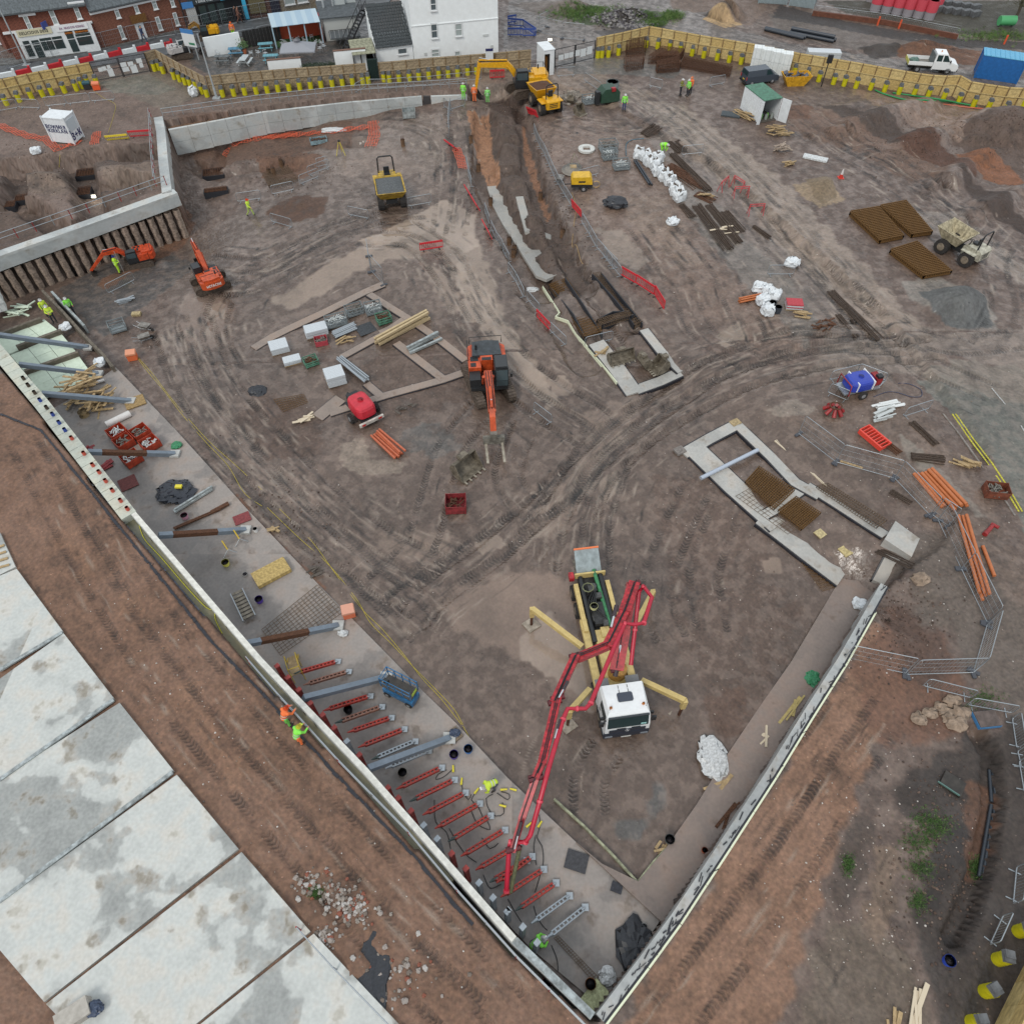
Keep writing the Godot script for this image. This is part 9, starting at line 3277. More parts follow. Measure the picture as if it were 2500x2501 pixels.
func dbk(label:String,p:Vector3,turn:float,w:float,k:float)->void:
	var o:=thing("digger_bucket",label,"bucket",p,turn)
	o.scale=v3(k,k,k)
	var st:=S()
	var m:=mt("bucket_worn",[136,126,110],0.6,0.2,0.5)
	prism(st,[v2(0.6,0.05),v2(0.1,0.0),v2(-0.35,0.15),v2(-0.55,0.55),v2(-0.4,0.95),v2(-0.1,1.1),v2(-0.12,1.03),v2(-0.34,0.9),v2(-0.47,0.55),v2(-0.3,0.21),v2(0.1,0.07),v2(0.6,0.1)],-w*0.5,w*0.5)
	put("shell",st,m,o)
	for s:float in [-0.5,0.5]:
		st=S()
		prism(st,[v2(0.55,0.06),v2(0.1,0.0),v2(-0.35,0.15),v2(-0.55,0.55),v2(-0.4,0.95),v2(-0.1,1.1)],s*w-0.02,s*w+0.02)
		put("cheek",st,m,o)
	for i in 5:
		pb("tooth",o,v3(0.68,0.07,w*(i-2)*0.22),v3(0.24,0.06,0.1),mt("fork_steel"))
	pb("hitch_ear",o,v3(-0.3,1.12,0),v3(0.4,0.25,w*0.35),m)
func scatter(called:String,label:String,cat:String,n:int,spots:Array,mesh:Mesh,smin:float,smax:float,cols:Array)->void:
	var mm:=MultiMesh.new()
	mm.transform_format=MultiMesh.TRANSFORM_3D
	mm.use_colors=true
	mm.mesh=mesh
	var xs:=[]
	for i in n:
		var s:Array=spots[rng.randi()%spots.size()]
		var p:=gd(v2(s[0]+rng.randfn()*s[2],s[1]+rng.randfn()*s[3]))
		if Geometry2D.is_point_in_polygon(xz(p),raft_zone):
			continue
		xs.append(p)
	mm.instance_count=xs.size()
	for i in xs.size():
		var k:=rng.randf_range(smin,smax)*rng.randf_range(0.6,1.0)
		mm.set_instance_transform(i,Transform3D(Basis.from_euler(v3(rng.randf()*0.6,rng.randf()*TAU,rng.randf()*0.6)).scaled(v3(k,k*rng.randf_range(0.5,0.9),k)),xs[i]+v3(0,k*0.15,0)))
		mm.set_instance_color(i,lin(cols[rng.randi()%cols.size()]))
	var o:=MultiMeshInstance3D.new()
	o.multimesh=mm
	o.name=called
	add_child(o)
	tag(o,label,cat)
	o.set_meta("kind","stuff")
var raft_zone:=PackedVector2Array()
func tub(label:String,p:Vector3,r:float,h:float,m:Material,called:="bucket",cat:="bucket")->void:
	var o:=thing(called,label,cat,p)
	var st:=S()
	lathe(st,[[0.0,0.0],[r*0.8,0.0],[r,h],[r*0.93,h],[r*0.74,0.04],[0.0,0.04]],12)
	put("shell",st,m,o)
	st=S()
	lathe(st,[[r*0.86,h*0.5],[0.0,h*0.52]],10)
	put("contents",st,mt("tub_fill",[84,78,84],0.7),o)
func build_small()->void:
	var wood:=mt("timber")
	var gal:=mt("galvanised")
	raft_zone=poly_at(V([284,898,603,1243,958,1611,1240,1901,1558,2200,1777,1840,2036,1439,2156,1428,1880,1890,1470,2480,900,1900,345,1290,0,860,120,760]),-1.5)
	for q:Array in [["tall grey street lamp post beside the delicatessen",66,160,9.0],["tall grey lamp post on a concrete base by the angled hoarding",530,240,7.0]]:
		var o:=thing("lamp_post",q[0],"lamp post",gd(v2(q[1],q[2])))
		var st:=S()
		cyl(st,Vector3.ZERO,v3(0,q[3],0),0.11,0.06,10)
		put("column",st,mt("post_grey",[168,174,176],0.5),o)
		st=S()
		cyl(st,Vector3.ZERO,v3(0,1.2,0),0.15,0.15,10)
		bx(st,v3(0,0.06,0),v3(0.9,0.14,0.7))
		put("base",st,mt("post_grey"),o)
	var o:=thing("traffic_pole","black traffic signal pole rising in front of the yellow hoarding","pole",gd(v2(2004,212)))
	var st:=S()
	cyl(st,Vector3.ZERO,v3(0,3.4,0),0.07,0.07,8)
	put("pole",st,mt("black_steel"),o)
	pb("signal_head",o,v3(0,3.2,0.1),v3(0.6,0.9,0.3),mt("black_steel"))
	o=thing("road_sign","blue and white direction sign on two grey posts by the small excavator","sign",gd(v2(478,145)),-0.35)
	for s:float in [-0.55,0.55]:
		st=S()
		cyl(st,v3(s,0,0),v3(s,3.2,0),0.07,0.07,8)
		put("post",st,mt("post_grey"),o)
	pb("white_panel",o,v3(0,2.3,0.09),v3(1.9,1.5,0.05),mt("notice_white"))
	pb("blue_panel",o,v3(0,3.3,0.09),v3(1.9,0.5,0.05),mt("poster_blue"))
	pb("green_panel",o,v3(0.3,1.9,0.12),v3(0.9,0.25,0.02),mt("sign_green",[60,130,96],0.5))
	o=thing("site_board","white and navy site notice board on the hoarding before the white building","sign",at(v2(1196,178),0.0)+v3(0,1.0,0.25),0.1)
	pb("panel",o,v3(0,0.9,0),v3(0.95,1.5,0.05),mt("notice_white"))
	pb("header",o,v3(0,1.75,0),v3(0.95,0.3,0.055),mt("logo_navy"))
	for q:Array in [["small lit floodlight by the black rebar box on the platform",0,705,1475,0.5],["lit work lamp glowing behind the entrance gate",2,308,318,0.6]]:
		var p:=g(q[1],q[2],q[3])+v3(0,0.1,0)
		o=thing("work_light",q[0],"lamp",p)
		pb("housing",o,v3(0,0.35,-0.08),v3(0.5,0.4,0.1),mt("machine_black"))
		pb("stand",o,v3(0,0.1,-0.08),v3(0.4,0.2,0.08),mt("machine_black"))
		var em:=mt("lamp_glow",[255,255,250],0.5)
		em.emission_enabled=true
		em.emission=Color(1,0.97,0.88)
		em.emission_energy_multiplier=9.0
		var f:=pb("lens",o,v3(0,0.38,-0.01),v3(0.44,0.36,0.03),em)
		f.rotation.x=-0.5
		var li:=OmniLight3D.new()
		li.name="light"
		li.light_energy=0.25
		li.light_size=0.2
		li.omni_range=12.0
		li.omni_attenuation=2.0
		li.light_color=Color(1,0.97,0.88)
		li.shadow_enabled=true
		o.add_child(li)
		li.position=v3(0,0.45,0.25)
	o=thing("tripod","yellow surveying tripod standing in the mud below the white wall","tripod",g(1,645,1140))
	for k in 3:
		var a:=TAU*k/3+0.5
		st=S()
		cyl(st,v3(cos(a)*0.6,0,sin(a)*0.6),v3(cos(a)*0.08,1.5,sin(a)*0.08),0.04,0.035,6)
		put("leg",st,mt("tripod_yellow",[216,196,70],0.5),o)
	pb("head",o,v3(0,1.6,0),v3(0.22,0.2,0.2),mt("machine_black"))
	o=thing("traffic_cone","red and white traffic cone near the sand","cone",g(3,578,1310))
	st=S()
	lathe(st,[[0.26,0.04],[0.2,0.1],[0.14,0.4]],12)
	put("lower_cone",st,mt("cone_red",[214,66,52],0.5),o)
	st=S()
	lathe(st,[[0.14,0.4],[0.1,0.62],[0.05,0.95],[0.03,0.97]],12)
	put("upper_cone",st,mt("cone_white",[230,224,220],0.5),o)
	pb("base",o,v3(0,0.03,0),v3(0.6,0.06,0.6),mt("cone_red"))
	for q:Array in [[1560,1390,1605,1400,0.9],[1665,1385,1710,1400,-1.0],[1675,1455,1740,1450,0.1],[1785,1585,1850,1580,0.1]]:
		var p:=g(2,(q[0]+q[2])*0.5,(q[1]+q[3])*0.5)
		o=thing("trestle","thin red steel trestle standing by the haul road","trestle",p,q[4],"red trestles")
		for s:float in [-0.75,0.75]:
			st=S()
			bar(st,v3(s,0,-0.3),v3(s,1.15,0),0.05,0.05)
			bar(st,v3(s,0,0.3),v3(s,1.15,0),0.05,0.05)
			put("leg",st,mt("trestle_red",[200,70,74],0.5),o)
		pb("cross_bar",o,v3(0,1.15,0),v3(1.6,0.06,0.06),mt("trestle_red"))
		pb("cross_bar",o,v3(0,0.95,0),v3(1.6,0.05,0.05),mt("trestle_red"))
	dbk("wide toothed digger bucket lying by the large orange excavator",g(11,1570,1600),-0.75,1.7,1.3)
	dbk("rusty long grading bucket lying on the middle foundation",g(12,830,790)+v3(0,0.1,0),-1.2,2.6,0.9)
	dbk("narrow muddy digger bucket on the middle foundation",g(12,1010,830)+v3(0,0.1,0),0.4,1.2,1.1)
	dbk("curved worn digger bucket with teeth on the foundation edge",g(12,1110,860)+v3(0,0.1,0),3.6,1.0,1.2)
	dbk("grey digger bucket lying near the yellow dumper",g(2,525,840),-0.8,1.2,1.0)
	dbk("worn digger bucket among broken rubble",g(2,465,760),1.2,0.9,0.9)
	o=thing("fuel_tank","dark green fuel tank with red pump behind the lone worker","tank",g(2,735,740),0.3)
	st=S()
	prism(st,[v2(-1.2,0.1),v2(1.2,0.1),v2(1.2,1.1),v2(0.7,1.6),v2(-0.7,1.6),v2(-1.2,1.1)],-0.8,0.8)
	put("tank_body",st,mt("tank_green",[46,78,60],0.5,0,0.2),o)
	pb("pump",o,v3(0.3,1.5,0.7),v3(0.5,0.4,0.4),mt("red_paint"))
	pb("side_cabinet",o,v3(-1.6,0.7,0.4),v3(0.5,1.4,0.6),mt("machine_black"))
	st=S()
	lathe(st,[[0.8,0.0],[0.8,1.1],[0.68,1.1],[0.66,0.1],[0.0,0.1]],20,g(2,765,670))
	tag(put("concrete_ring",st,mt("ring_concrete",[140,150,148],0.8,0,0.2)),"grey concrete manhole ring behind the green tank","manhole ring")
	o=thing("manhole_slab","round white concrete slab with square opening on the mud","manhole",g(2,578,1105))
	st=S()
	for k in 16:
		var a:=TAU*k/16
		var b:=TAU*(k+1)/16
		var f:=func(t:float,r:float,h:float)->Vector3:return v3(cos(t)*r,h,sin(t)*r)
		var sq:=func(t:float,h:float)->Vector3:return v3(clampf(cos(t)*0.6,-0.4,0.4),h,clampf(sin(t)*0.6,-0.4,0.4))
		quad(st,f.call(a,0.95,0.22),f.call(b,0.95,0.22),sq.call(b,0.22),sq.call(a,0.22))
		quad(st,f.call(a,0.95,0.0),f.call(b,0.95,0.0),f.call(b,0.95,0.22),f.call(a,0.95,0.22))
		quad(st,sq.call(a,0.22),sq.call(b,0.22),sq.call(b,0.0),sq.call(a,0.0))
	put("ring",st,mt("ring_pale",[222,222,216],0.7,0,0.15),o)
	o=thing("manhole_chamber","round pale concrete chamber cover slung on lifting chains","manhole",g(2,480,1255))
	st=S()
	lathe(st,[[1.3,0.0],[1.25,0.12],[0.9,0.14],[0.9,0.4],[0.8,0.42],[0.0,0.42]],18)
	put("slab",st,mt("ring_concrete_b",[190,184,174],0.8,0,0.2),o)
	pb("board",o,v3(0,0.44,0),v3(0.7,0.04,0.7),wood)
	for k in 3:
		st=S()
		var a:=TAU*k/3
		cyl(st,v3(cos(a)*0.75,0.42,sin(a)*0.75),v3(0,1.9,0),0.025,0.025,4)
		put("chain",st,mt("chain_grey",[150,146,120],0.5,0.3),o)
	for q:Array in [[1,1600,1050],[1,1655,1260],[1,1745,1510],[1,1880,1800],[2,240,1470],[2,400,1740],[12,40,20],[1,115,1280],[1,150,1285],[1,210,1240],[2,50,1860],[1,1100,1075]]:
		o=thing("pile_head","short brown pile head standing in the excavation","pile",g(q[0],q[1],q[2]),0,"pile heads")
		st=S()
		lathe(st,[[0.26,-0.4],[0.24,0.3],[0.25,0.75],[0.0,0.78]],10)
		put("shaft",st,mt("pile_brown",[126,96,70],0.9,0,0.4),o)
		st=S()
		for k in 6:
			cyl(st,v3(cos(k*1.05)*0.17,0.7,sin(k*1.05)*0.17),v3(cos(k*1.05)*0.17,1.1,sin(k*1.05)*0.17),0.015,0.015,4)
		put("starter_bars",st,mt("rust"),o)
	for q:Array in [["purple tub on the raft beside the step frame",21,45,690,[86,60,160]],["purple tub by the blue canister",21,1475,1830,[80,56,160]],["blue canister by the yellow cables",21,1580,1790,[60,120,190]],["black round tub on the raft between props",21,700,1500,[30,32,36]],["cream bucket on the raft behind the lamp stand",31,1100,90,[206,200,186]],["yellow bucket of scraps on the raft",20,1670,420,[214,206,96]],["pink bucket on the raft plank",20,1368,75,[206,150,168]],["grey round tub of slurry on the raft corner",32,1185,580,[92,98,100]],["small orange pipe cap on the raft",32,1440,660,[196,98,60]],["amber drum of fittings near the wall corner",32,605,1640,[170,100,30]],["white tub with lid by the wall corner block",32,1000,1215,[222,222,218]],["orange ring gully in the wall ledge end",32,298,1610,[214,84,50]],["white lid on the raft",20,1808,495,[224,224,222]],["white round cap on the raft edge",20,1888,175,[224,224,222]],["blue pipe end in black soil",33,1360,1470,[40,70,170]]]:
		var p:=g(q[1],q[2],q[3])
		if q[1] in [21,20,32] or q[1]==31:
			p=pt(q[1],q[2],q[3],-3.28 if "gully" not in q[0] else -1.25)
		tub(q[0],p,0.28 if not "cap" in q[0] and not "lid" in q[0] else 0.17,0.36 if not "lid" in q[0] else 0.12,mt("tub_%d_%d"%[q[4][0],q[4][2]],q[4],0.45))
	for q:Array in [["orange site power box on the gravel edge with yellow cables",10,985,775,[226,112,66]],["orange power box beside the drums above the cabin",0,720,660,[236,96,46]],["black power box beside the orange box and drums",0,652,655,[44,46,46]],["red and white box by the grey board at the raft edge",21,705,790,[222,120,84]]]:
		o=thing("power_box",q[0],"box",g(q[1],q[2],q[3]),0.3)
		pb("body",o,v3(0,0.35,0),v3(0.8,0.6,0.65),mt("pb_%d"%q[4][0],q[4],0.5))
		st=S()
		prism(st,[v2(-0.45,0),v2(0.45,0),v2(0.4,0.14),v2(-0.4,0.2)],-0.38,0.38)
		var lid:=put("lid",st,mt("pbl_%d"%q[4][0],[q[4][0],mini(255,q[4][1]+40),mini(255,q[4][2]+50)],0.5),o)
		lid.position.y=0.66
	var yc:=mt("cable_yellow",[206,186,70],0.6)
	lt("cable","yellow power cable running from the orange box along the raft edge","cable",10,[1015,770,1100,880,1210,1010,1340,1180,1520,1390,1680,1560,1800,1760,1931,1860],0.017,yc)
	lt("cable","second yellow power cable beside the first along the soil bank","cable",10,[1020,765,1130,890,1260,1060,1420,1250,1560,1400,1740,1560,1931,1740],0.017,yc)
	lt("cable","yellow cable along the soil bank to the blue scissor lift","cable",21,[100,0,330,220,560,430,760,680,860,850,1020,1010,1190,1190,1330,1330,1470,1480,1540,1600],0.017,yc)
	lt("cable","slack yellow cable crossing the first on the soil bank","cable",21,[190,10,420,240,590,470,790,740,950,900,1110,1090,1240,1260,1380,1410,1530,1600],0.017,yc)
	lt("cable","yellow cables ending by the bundle of plugs","cable",21,[1540,1610,1590,1700,1640,1800,1700,1860,1790,1931],0.017,yc)
	lt("cable","yellow hose lying on the green wall ledge","cable",20,[1020,90,1040,170,1080,250,1200,380,1380,590,1520,735,1580,760,1590,830,1640,930],0.03,mt("cable_lime",[206,200,60],0.6),-0.42)
	lt("cable","yellow rope from the power boxes over the upper platform","rope",0,[690,670,770,725,850,770,840,850,800,980],0.017,yc)
	lt("cable","yellow rope across the platform trench","rope",0,[440,1130,380,1180,320,1230,290,1270],0.017,yc)
	lt("hose","blue water hose looped behind the stillages","hose",2,[870,1150,870,1070,910,1035,1000,1025],0.04,mt("hose_teal",[70,120,140],0.6))
	lt("cable","green rope bundle laid along the long hoarding","rope",3,[830,670,900,700,1050,740,1200,745,1400,760,1580,790],0.09,mt("duct_green",[40,140,80],0.5))
	lt("cable","green duct coil lying in front of hoarding drums","rope",3,[960,690,1100,710,1280,735,1450,765],0.09,mt("duct_green"))
	lt("cable","orange duct lying along the long hoarding","rope",3,[1180,755,1350,775,1550,800,1750,812],0.07,mt("duct_salmon",[206,110,84],0.5))
	var i:=0
	for q:Array in [[31,[1470,50,1400,110,1340,130,1360,90,1420,60]],[31,[1530,130,1540,220,1580,280,1600,240]],[31,[1640,220,1600,280,1650,330,1690,420]],[31,[1760,240,1710,270,1730,350,1780,400,1840,380,1830,300]],[31,[1790,230,1870,280,1880,240,1820,220]],[31,[1330,280,1340,440,1420,520,1450,640]],[31,[1600,360,1650,460,1740,500,1720,440]],[31,[1440,490,1500,600,1570,690,1640,740]],[31,[1680,560,1740,640,1800,600]],[31,[1690,830,1740,930,1820,900]],[32,[230,390,235,470,215,560,250,620,260,740,230,860,200,960]],[32,[205,540,190,640,210,760]],[32,[190,1060,210,1130,250,1200,290,1240]],[32,[0,1010,50,1100,100,1180]],[32,[320,1350,360,1450,370,1540]]]:
		lt("cable","thin black vibrator cable coiling on the raft slab between props","cable",q[0],q[1],0.022,mt("machine_black"),-3.27)
		names["cable"]=names.get("cable",0)
		get_child(get_child_count()-1).set_meta("group","black cables on the raft")
		i+=1
	for q:Array in [[31,1468,52],[31,1530,145],[31,1640,215],[31,1832,325],[32,235,460],[32,155,465],[31,1840,205],[31,1910,205],[31,1455,1925]]:
		o=thing("cable_plug","yellow cable connector on the raft slab between props","connector",pt(q[0],q[1],q[2],-3.26),rng.randf()*3,"yellow cable connectors")
		st=S()
		cyl(st,v3(-0.2,0.06,0),v3(0.2,0.06,0),0.07,0.05,8)
		put("body",st,mt("plug_yellow",[230,214,60],0.5),o)
	o=thing("step_frame","grey aluminium stair frame lying on the raft by a purple tub","stair",pt(20,1800,730,-3.28),-1.0)
	for s:float in [-0.42,0.42]:
		pb("side_rail",o,v3(0,0.3,s),v3(2.5,0.12,0.06),gal)
	for k in 8:
		pb("tread",o,v3(-1.1+0.31*k,0.32,0),v3(0.2,0.05,0.8),mt("tread_rust",[150,140,124],0.6,0.2,0.4))
	o=thing("access_step","yellow framed podium step on the raft behind red props","podium",pt(21,320,1200,-3.28),-1.15)
	for k in 4:
		pb("tread",o,v3(0.2*k-0.9,0.2+0.22*k,0),v3(0.22,0.04,0.6),wood)
	pb("platform",o,v3(0.3,1.0,0),v3(1.0,0.05,0.65),wood)
	st=S()
	for s:float in [-0.34,0.34]:
		tube(st,[v3(0.8,0,s),v3(0.8,1.9,s),v3(-0.2,1.9,s),v3(-0.2,0,s)],0.03,5)
		bar(st,v3(-1.1,0,s),v3(-0.2,1.0,s),0.05,0.05)
	tube(st,[v3(0.8,1.9,-0.34),v3(0.8,1.9,0.34)],0.03,5)
	put("frame",st,mt("step_yellow",[216,184,60],0.5),o)
	st=S()
	var ra:=pt(10,785,1260,-3.05)
	var rb:=pt(10,960,1175,-3.05)
	cyl(st,ra,rb,0.28,0.28,14)
	tag(put("sheet_roll",st,mt("roll_white",[224,220,216],0.6,0,0.08)),"thick white membrane roll lying beside the timber heap","roll")
	st=S()
	cyl(st,pt(10,640,970,-3.15),pt(10,770,930,-3.15),0.13,0.13,10)
	tag(put("sheet_roll",st,mt("roll_white")),"thin pale roll lying above the timber heap","roll")
	o=thing("cable_drum","wooden cable drum by the timber heap","drum",pt(10,625,1190,-3.28))
	st=S()
	lathe(st,[[0.4,0.0],[0.4,0.05],[0.18,0.06],[0.18,0.4],[0.4,0.41],[0.4,0.46],[0.0,0.46]],14)
	put("reel",st,wood,o)
	for q:Array in [["yellow tripod lamp stand on the raft near the rusty prop foot",1690,330],["second yellow tripod lamp stand lying near the rusty prop foot",1775,250]]:
		o=thing("lamp_stand",q[0],"tripod",pt(20,q[1],q[2],-3.28))
		for k in 3:
			st=S()
			cyl(st,v3(cos(k*2.1)*0.55,0.02,sin(k*2.1)*0.55),v3(0,0.35,0),0.025,0.025,5)
			put("leg",st,gal,o)
		st=S()
		cyl(st,v3(0,0.3,0),v3(-0.35,0.9,-0.4),0.05,0.05,6)
		put("mast",st,mt("step_yellow"),o)
	o=thing("sheet_heap","crumpled black polythene with yellow tool and wooden reel on the raft","plastic sheet",pt(10,1300,1760,-3.28))
	st=S()
	lump(st,v3(0,0.1,0),v3(1.35,0.3,1.2),0.24,16,9)
	put("sheet",st,mt("black_sheet",[52,56,66],0.3,0,0.3,2.0),o)
	pb("yellow_tool",o,v3(0.3,0.5,-0.2),v3(0.5,0.15,0.3),mt("plug_yellow"))
	for q:Array in [["black polythene sheet bunched against the wall corner",32,940,1370,1.1,0.4,1.6,-3.2],["dark netting bundle on the mud by the faded mesh",11,30,1010,0.9,0.35,0.8,99],["black polythene sheet lying on the rubble beside the pale slab",31,870,1640,0.9,0.2,2.6,99],["blue-black sheet folded on the pale slab block",30,690,1820,0.5,0.25,0.4,0.5],["green strapping heap on the raft edge",10,1300,1410,0.5,0.15,0.5,-3.2],["green hose coil lying on the brown raft",23,370,1260,0.6,0.18,0.7,-3.15],["black charred brushwood heap on the yard",2,790,1490,1.5,0.5,1.1,99],["white polythene roll lying by the orange netting",1,590,960,1.8,0.3,0.7,99],["white and black liner edge by the rebar cage",12,175,265,0.8,0.25,0.4,99],["white sack and tools by the wall corner",32,735,1580,0.5,0.3,0.5,-3.2],["blue rag heap at the grey prop foot",21,1480,1660,0.4,0.25,0.3,-3.1],["white crumpled sheet trailing on the raft slab edge",22,1510,1850,1.0,0.22,1.5,-3.1],["white rags at the rusty prop foot",21,655,925,0.4,0.2,0.3,-3.2]]:
		var p:=g(q[1],q[2],q[3]) if q[7]>50 else pt(q[1],q[2],q[3],q[7])
		st=S()
		lump(st,p,v3(q[4],q[5],q[6])*0.85,0.22,12,int(q[2]))
		var c:Array=[226,228,228] if "white" in q[0].substr(0,6) else [60,150,100] if "green" in q[0] else [70,84,110] if "blue" in q[0] else [50,52,58]
		tag(put("sheet_heap",st,mt("heap_%d"%c[0],c,0.45,0,0.3,2.0)),q[0],"sheet")
	o=thing("concrete_block","broken concrete block on the pale slab wrapped in dark sheet","block",at(v2(190,2480),0.2),0.6)
	pb("block",o,v3(0,0.3,0),v3(1.4,0.6,0.8),mt("ring_concrete_b"))
	o=thing("valve_cluster","cluster of red hydrant fittings around a hoop by the blue bowser","fittings",g(13,520,1170))
	for k in 7:
		var a:=TAU*k/7
		st=S()
		cyl(st,v3(cos(a)*0.75,0.15,sin(a)*0.75),v3(cos(a)*0.3,0.6,sin(a)*0.3),0.17,0.13,8)
		put("fitting",st,mt("fitting_red",[168,46,46],0.45,0,0.25),o)
	st=S()
	var hoop:=[]
	for k in 17:
		hoop.append(v3(cos(TAU*k/16)*0.45,0.75,sin(TAU*k/16)*0.4))
	tube(st,hoop,0.05,5)
	put("hoop",st,mt("rust"),o)
	o=thing("folded_barriers","flat stack of orange-red folded barriers near the white frames","barrier",g(13,820,1370),-1.05)
	for k in 4:
		st=S()
		for s:float in [-0.5,0.5]:
			bar(st,v3(-1.1,0.08+0.1*k,s),v3(1.1,0.08+0.1*k,s),0.12,0.08)
		for n in 9:
			bar(st,v3(-1.1+0.27*n,0.08+0.1*k,-0.5),v3(-1.1+0.27*n,0.08+0.1*k,0.5),0.06,0.06)
		put("barrier_panel",st,mt("barrier_orange",[232,78,62],0.45),o)
	for q:Array in [["red hydrant standpipe lying on the concrete apron",23,1665,175]]:
		st=S()
		var p:=g(q[1],q[2],q[3])
		cyl(st,p+v3(-0.5,0.2,0.4),p+v3(0.4,0.25,-0.4),0.17,0.12,10)
		cyl(st,p+v3(0.3,0.2,-0.5),p+v3(0.6,0.3,-0.1),0.12,0.12,8)
		tag(put("standpipe",st,mt("fitting_red")),q[0],"hydrant")
	o=thing("utility_box","blue edged flat box lying inside the crowd barrier","box",g(23,1640,1570),0.1)
	pb("lid",o,v3(0,0.3,0),v3(1.25,0.08,0.9),mt("box_brown",[110,96,90],0.7,0,0.3))
	pb("body",o,v3(0,0.15,0),v3(1.3,0.24,0.95),mt("box_blue",[70,130,180],0.5))
	o=thing("glass_tank","dark sheet metal tray with shiny edge lying by the cable trench","tray",g(33,1390,170),-0.7)
	pb("tray",o,v3(0,0.15,0),v3(1.1,0.25,0.9),mt("tray_dark",[70,64,58],0.4,0.2,0.3))
	pb("rim",o,v3(-0.1,0.3,0.44),v3(1.15,0.1,0.06),mt("rim_teal",[90,120,112],0.4))
	for q:Array in [["grey wheelbarrow standing on the soil by the gravel",10,1080,560],["grey wheelbarrow tipped beside another",10,1075,640],["wheelbarrow by the trench barriers near the compressor",2,385,1345]]:
		o=thing("wheelbarrow",q[0],"wheelbarrow",g(q[1],q[2],q[3]),0.4+q[3]*0.01)
		st=S()
		hexa(st,[v3(-0.35,0.3,0.22),v3(0.3,0.3,0.22),v3(0.3,0.3,-0.22),v3(-0.35,0.3,-0.22),v3(-0.5,0.62,0.34),v3(0.55,0.62,0.34),v3(0.55,0.62,-0.34),v3(-0.5,0.62,-0.34)])
		put("tray",st,mt("barrow_grey",[158,152,144],0.5,0.3,0.4),o)
		st=S()
		cyl(st,v3(0.65,0.2,-0.05),v3(0.65,0.2,0.05),0.2,0.2,12)
		put("wheel",st,mt("tyre"),o)
		for s:float in [-0.25,0.25]:
			st=S()
			tube(st,[v3(0.65,0.2,s*0.3),v3(-0.3,0.28,s),v3(-1.0,0.55,s*1.1)],0.022,5)
			bar(st,v3(-0.35,0.3,s),v3(-0.4,0.0,s),0.04,0.04)
			put("handle",st,gal,o)
	for q:Array in [["orange plastic netting trailed on the ground round the cabin",0,[0,930,100,970,220,1010,340,1030,420,1100,500,1080,600,1040],0.9],["orange plastic netting hanging into the platform trench",0,[720,980,700,1060,690,1130],0.9],["orange plastic netting strung along the lower excavation",0,[1660,1150,1740,1060,1850,1030,1931,1020,2080,1000,2200,990],1.0],["orange plastic netting bunched beside the yellow tripod",1,[880,900,890,1000,860,1090],1.3],["orange plastic netting along the foot of the white wall",1,[0,1030,200,1010,400,990,600,970,850,940],0.9],["orange plastic netting along the trench edge by fallen barrier",1,[1490,1100,1520,1170,1540,1250],0.9]]:
		var l:=zg(q[1],q[2],0.12)
		l=resample(l,0.35)
		st=S()
		for k in l.size()-1:
			for n in 5:
				var w:float=q[3]*(n/4.0-0.5)
				var wob:=v3(0,0.1*sin(k*1.3+n),0)
				var wo2:=v3(0,0.1*sin((k+1)*1.3+n),0)
				bar(st,l[k]+side_of(l,k)*w+wob,l[k+1]+side_of(l,k+1)*w+wo2,0.05,0.02)
			bar(st,l[k]-side_of(l,k)*q[3]*0.5,l[k]+side_of(l,k)*q[3]*0.5,0.05,0.02)
		tag(put("netting",st,mt("net_orange",[224,104,72],0.7)),q[0],"netting").set_meta("kind","stuff")
	for k in 13:
		var p:=gd(v2(2125+(k%7)*26+(k/7)*10,16+(k%7)*4+(1-k/7)*-14+(k/7)*10))
		o=thing("wrapped_stack","stack of red capped grey drainage products in the pipe yard","pallet",p,0.2,"red capped stacks")
		st=S()
		lathe(st,[[0.75,0.0],[0.78,0.9],[0.75,0.95]],12)
		put("lower_pack",st,mt("pack_grey",[150,144,148],0.5),o)
		st=S()
		lathe(st,[[0.8,0.95],[0.82,2.2],[0.7,2.3],[0.62,2.3],[0.6,2.0],[0.0,2.0]],12)
		put("red_pack",st,mt("pack_red",[222,84,98],0.45,0,0.2,2.0),o)
	o=thing("edge_beam","long brown timber edge beam with railing below the pipe yard","beam")
	st=S()
	ribbon(st,w3([1985,26,2160,48,2340,84],0.6),-0.15,0.15,0.6)
	put("beam",st,mt("beam_brown",[120,72,52],0.8,0,0.3),o)
	var rr:=w3([1985,24,2080,36,2160,46,2250,64,2340,82],0.6)
	for k in rr.size()-1:
		heras(rr[k],rr[k+1],"low railing panel along the brown edge beam of the pipe yard","pipe yard railing",1.2,false)
	for k in 10:
		o=thing("concrete_channel","grey concrete channel piece stored in the pipe yard","concrete",gd(v2(2290+(k%5)*22,12+(k/5)*16+(k%5)*3)),0.3,"channel pieces")
		pb("channel",o,v3(0,0.35,0),v3(1.4,0.7,0.8),mt("channel_grey",[108,110,112],0.7,0,0.3))
	for q:Array in [[2141,62],[2193,70],[2450,108]]:
		o=thing("marker_post","short orange marker post on the dark verge","post",gd(v2(q[0],q[1])),0,"orange marker posts")
		pb("post",o,v3(0,0.55,0),v3(0.22,1.1,0.12),mt("post_orange",[222,92,52],0.6))
	o=thing("tree","bare twiggy tree overhanging the pipe yard","tree",gd(v2(2470,60)))
	st=S()
	tube(st,[v3(0,0,0),v3(0.1,1.6,0),v3(-0.2,3.2,0.1)],0.2,7)
	put("trunk",st,mt("bark",[88,76,66],0.9),o)
	st=S()
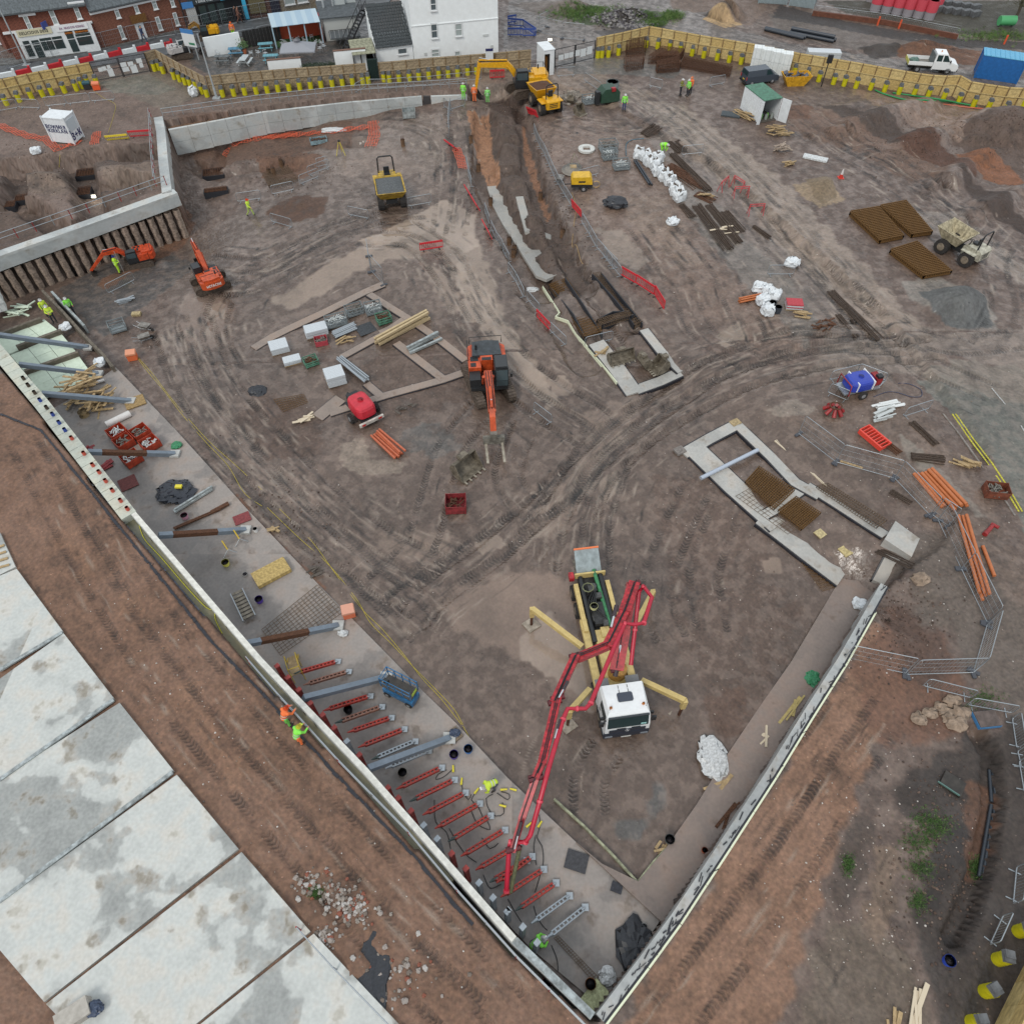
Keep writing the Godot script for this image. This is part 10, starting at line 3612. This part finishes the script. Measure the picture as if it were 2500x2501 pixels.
	for k in 900:
		var d:=v3(rng.randfn(),rng.randfn()*0.45,rng.randfn()).limit_length(2.2)*1.5+v3(-0.8,3.8,0)
		var e:=v3(rng.randf_range(-1,1),rng.randf_range(-0.4,0.8),rng.randf_range(-1,1)).normalized()*rng.randf_range(0.3,0.8)
		cyl(st,d,d+e,0.018,0.008,3,false)
	for k in 14:
		var e:=v3(rng.randfn()*1.6-0.8,3.6+rng.randfn()*0.4,rng.randfn()*1.6)
		cyl(st,v3(-0.1,2.2,0),e,0.07,0.02,4,false)
	put("crown",st,mt("twig",[96,92,70],0.9),o)
	o=thing("green_tank","bright green oval tank under the bare tree","tank",gd(v2(2452,64)))
	st=S()
	cyl(st,v3(-1.1,0.7,0),v3(1.1,0.7,0),0.6,0.6,14)
	put("tank_body",st,mt("tank_lime",[84,170,110],0.5),o)
	for q:Array in [[1150,1560,0.5],[1225,1520,0.45],[1310,1475,0.4],[1345,1510,0.4],[1385,1520,0.4],[1400,1430,0.5],[1455,1520,0.6],[1380,1560,0.5],[1430,1600,0.6],[1160,530,0.6]]:
		st=S()
		lump(st,g(23,q[0],q[1])+v3(0,0.1,0),v3(q[2],q[2]*0.55,q[2]*0.75),0.35,6,int(q[0]))
		tag(put("boulder",st,mt("stone_buff",[176,154,134],0.9,0,0.4)),"buff sandstone boulder in the brown dig by the bent barrier","rock","sandstone boulders")
	var rock:=S()
	lump(rock,Vector3.ZERO,v3(0.5,0.4,0.45),0.5,4,5)
	var rm:=StandardMaterial3D.new()
	rm.vertex_color_use_as_albedo=true
	rm.roughness=0.9
	var rock_mesh:=mesh_of(rock,rm)
	scatter("rubble","pale broken concrete rubble beside the pale yard slabs","rubble",420,[[835,2200,30,26],[870,2225,26,20],[790,2290,12,12],[960,2380,60,40],[760,2160,25,20]],rock_mesh,0.1,0.36,[[184,178,172],[160,150,142],[140,84,66],[150,140,130],[120,108,98]])
	scatter("gravel","small pale stones scattered over the mud","stones",2600,[[1000,900,400,260],[700,2000,320,320],[2100,1500,220,300],[2100,2150,120,160],[1700,450,500,200],[200,380,180,90],[1600,1300,300,300],[420,1650,160,200],[2050,1230,220,140]],rock_mesh,0.04,0.14,[[186,176,166],[166,152,140],[206,198,190],[140,122,108],[112,98,90],[130,112,100]])
	scatter("dark_rubble","dark broken stone heap in the grass","rubble",900,[[1490,40,24,9],[1530,52,24,8],[1560,60,14,6]],rock_mesh,0.25,0.75,[[96,92,96],[120,116,116],[76,72,74],[140,136,132]])
	scatter("broken_rubble","broken concrete and steel rubble behind the buckets","rubble",160,[[1390,240,10,7],[1400,232,8,5]],rock_mesh,0.3,0.9,[[130,122,112],[112,104,96],[156,146,134]])
	scatter("soil_clods","dark clods of earth on the trench banks and heaps","soil",4200,[[1300,420,40,130],[1360,560,40,60],[2250,345,90,40],[2430,320,50,40],[150,430,110,50],[2200,1520,60,70],[2290,2080,60,130],[700,420,70,40],[1250,260,40,25],[640,1330,100,90]],rock_mesh,0.05,0.2,[[96,78,68],[84,66,56],[112,92,80],[74,60,52]])
	var gs:=S()
	for k in 9:
		var a:=rng.randf()*TAU
		var b:=v3(cos(a),0,sin(a))*rng.randf()*0.3
		tri(gs,b+v3(-0.03,0,0),b+v3(cos(a)*0.2,rng.randf_range(0.4,0.9),sin(a)*0.2),b+v3(0.03,0,0))
	var gm:=mesh_of(gs,rm)
	scatter("grass","green grass tufts growing on the black soil bank","grass",2600,[[2260,2010,22,20],[2290,2020,20,16],[2240,2060,24,14],[2245,2120,16,14],[2380,2120,8,14],[2400,1705,22,14],[2350,1740,10,8],[2240,2200,12,16],[2070,2110,8,14],[770,2180,8,8]],gm,0.12,0.35,[[84,120,56],[66,100,46],[100,130,70]])
	scatter("far_grass","rough grass round the dark rubble heap","grass",2200,[[1420,38,40,8],[1440,28,40,6],[1590,55,20,7],[1640,40,14,6],[2440,90,50,8]],gm,0.4,1.0,[[92,124,60],[76,108,50],[110,130,74]])
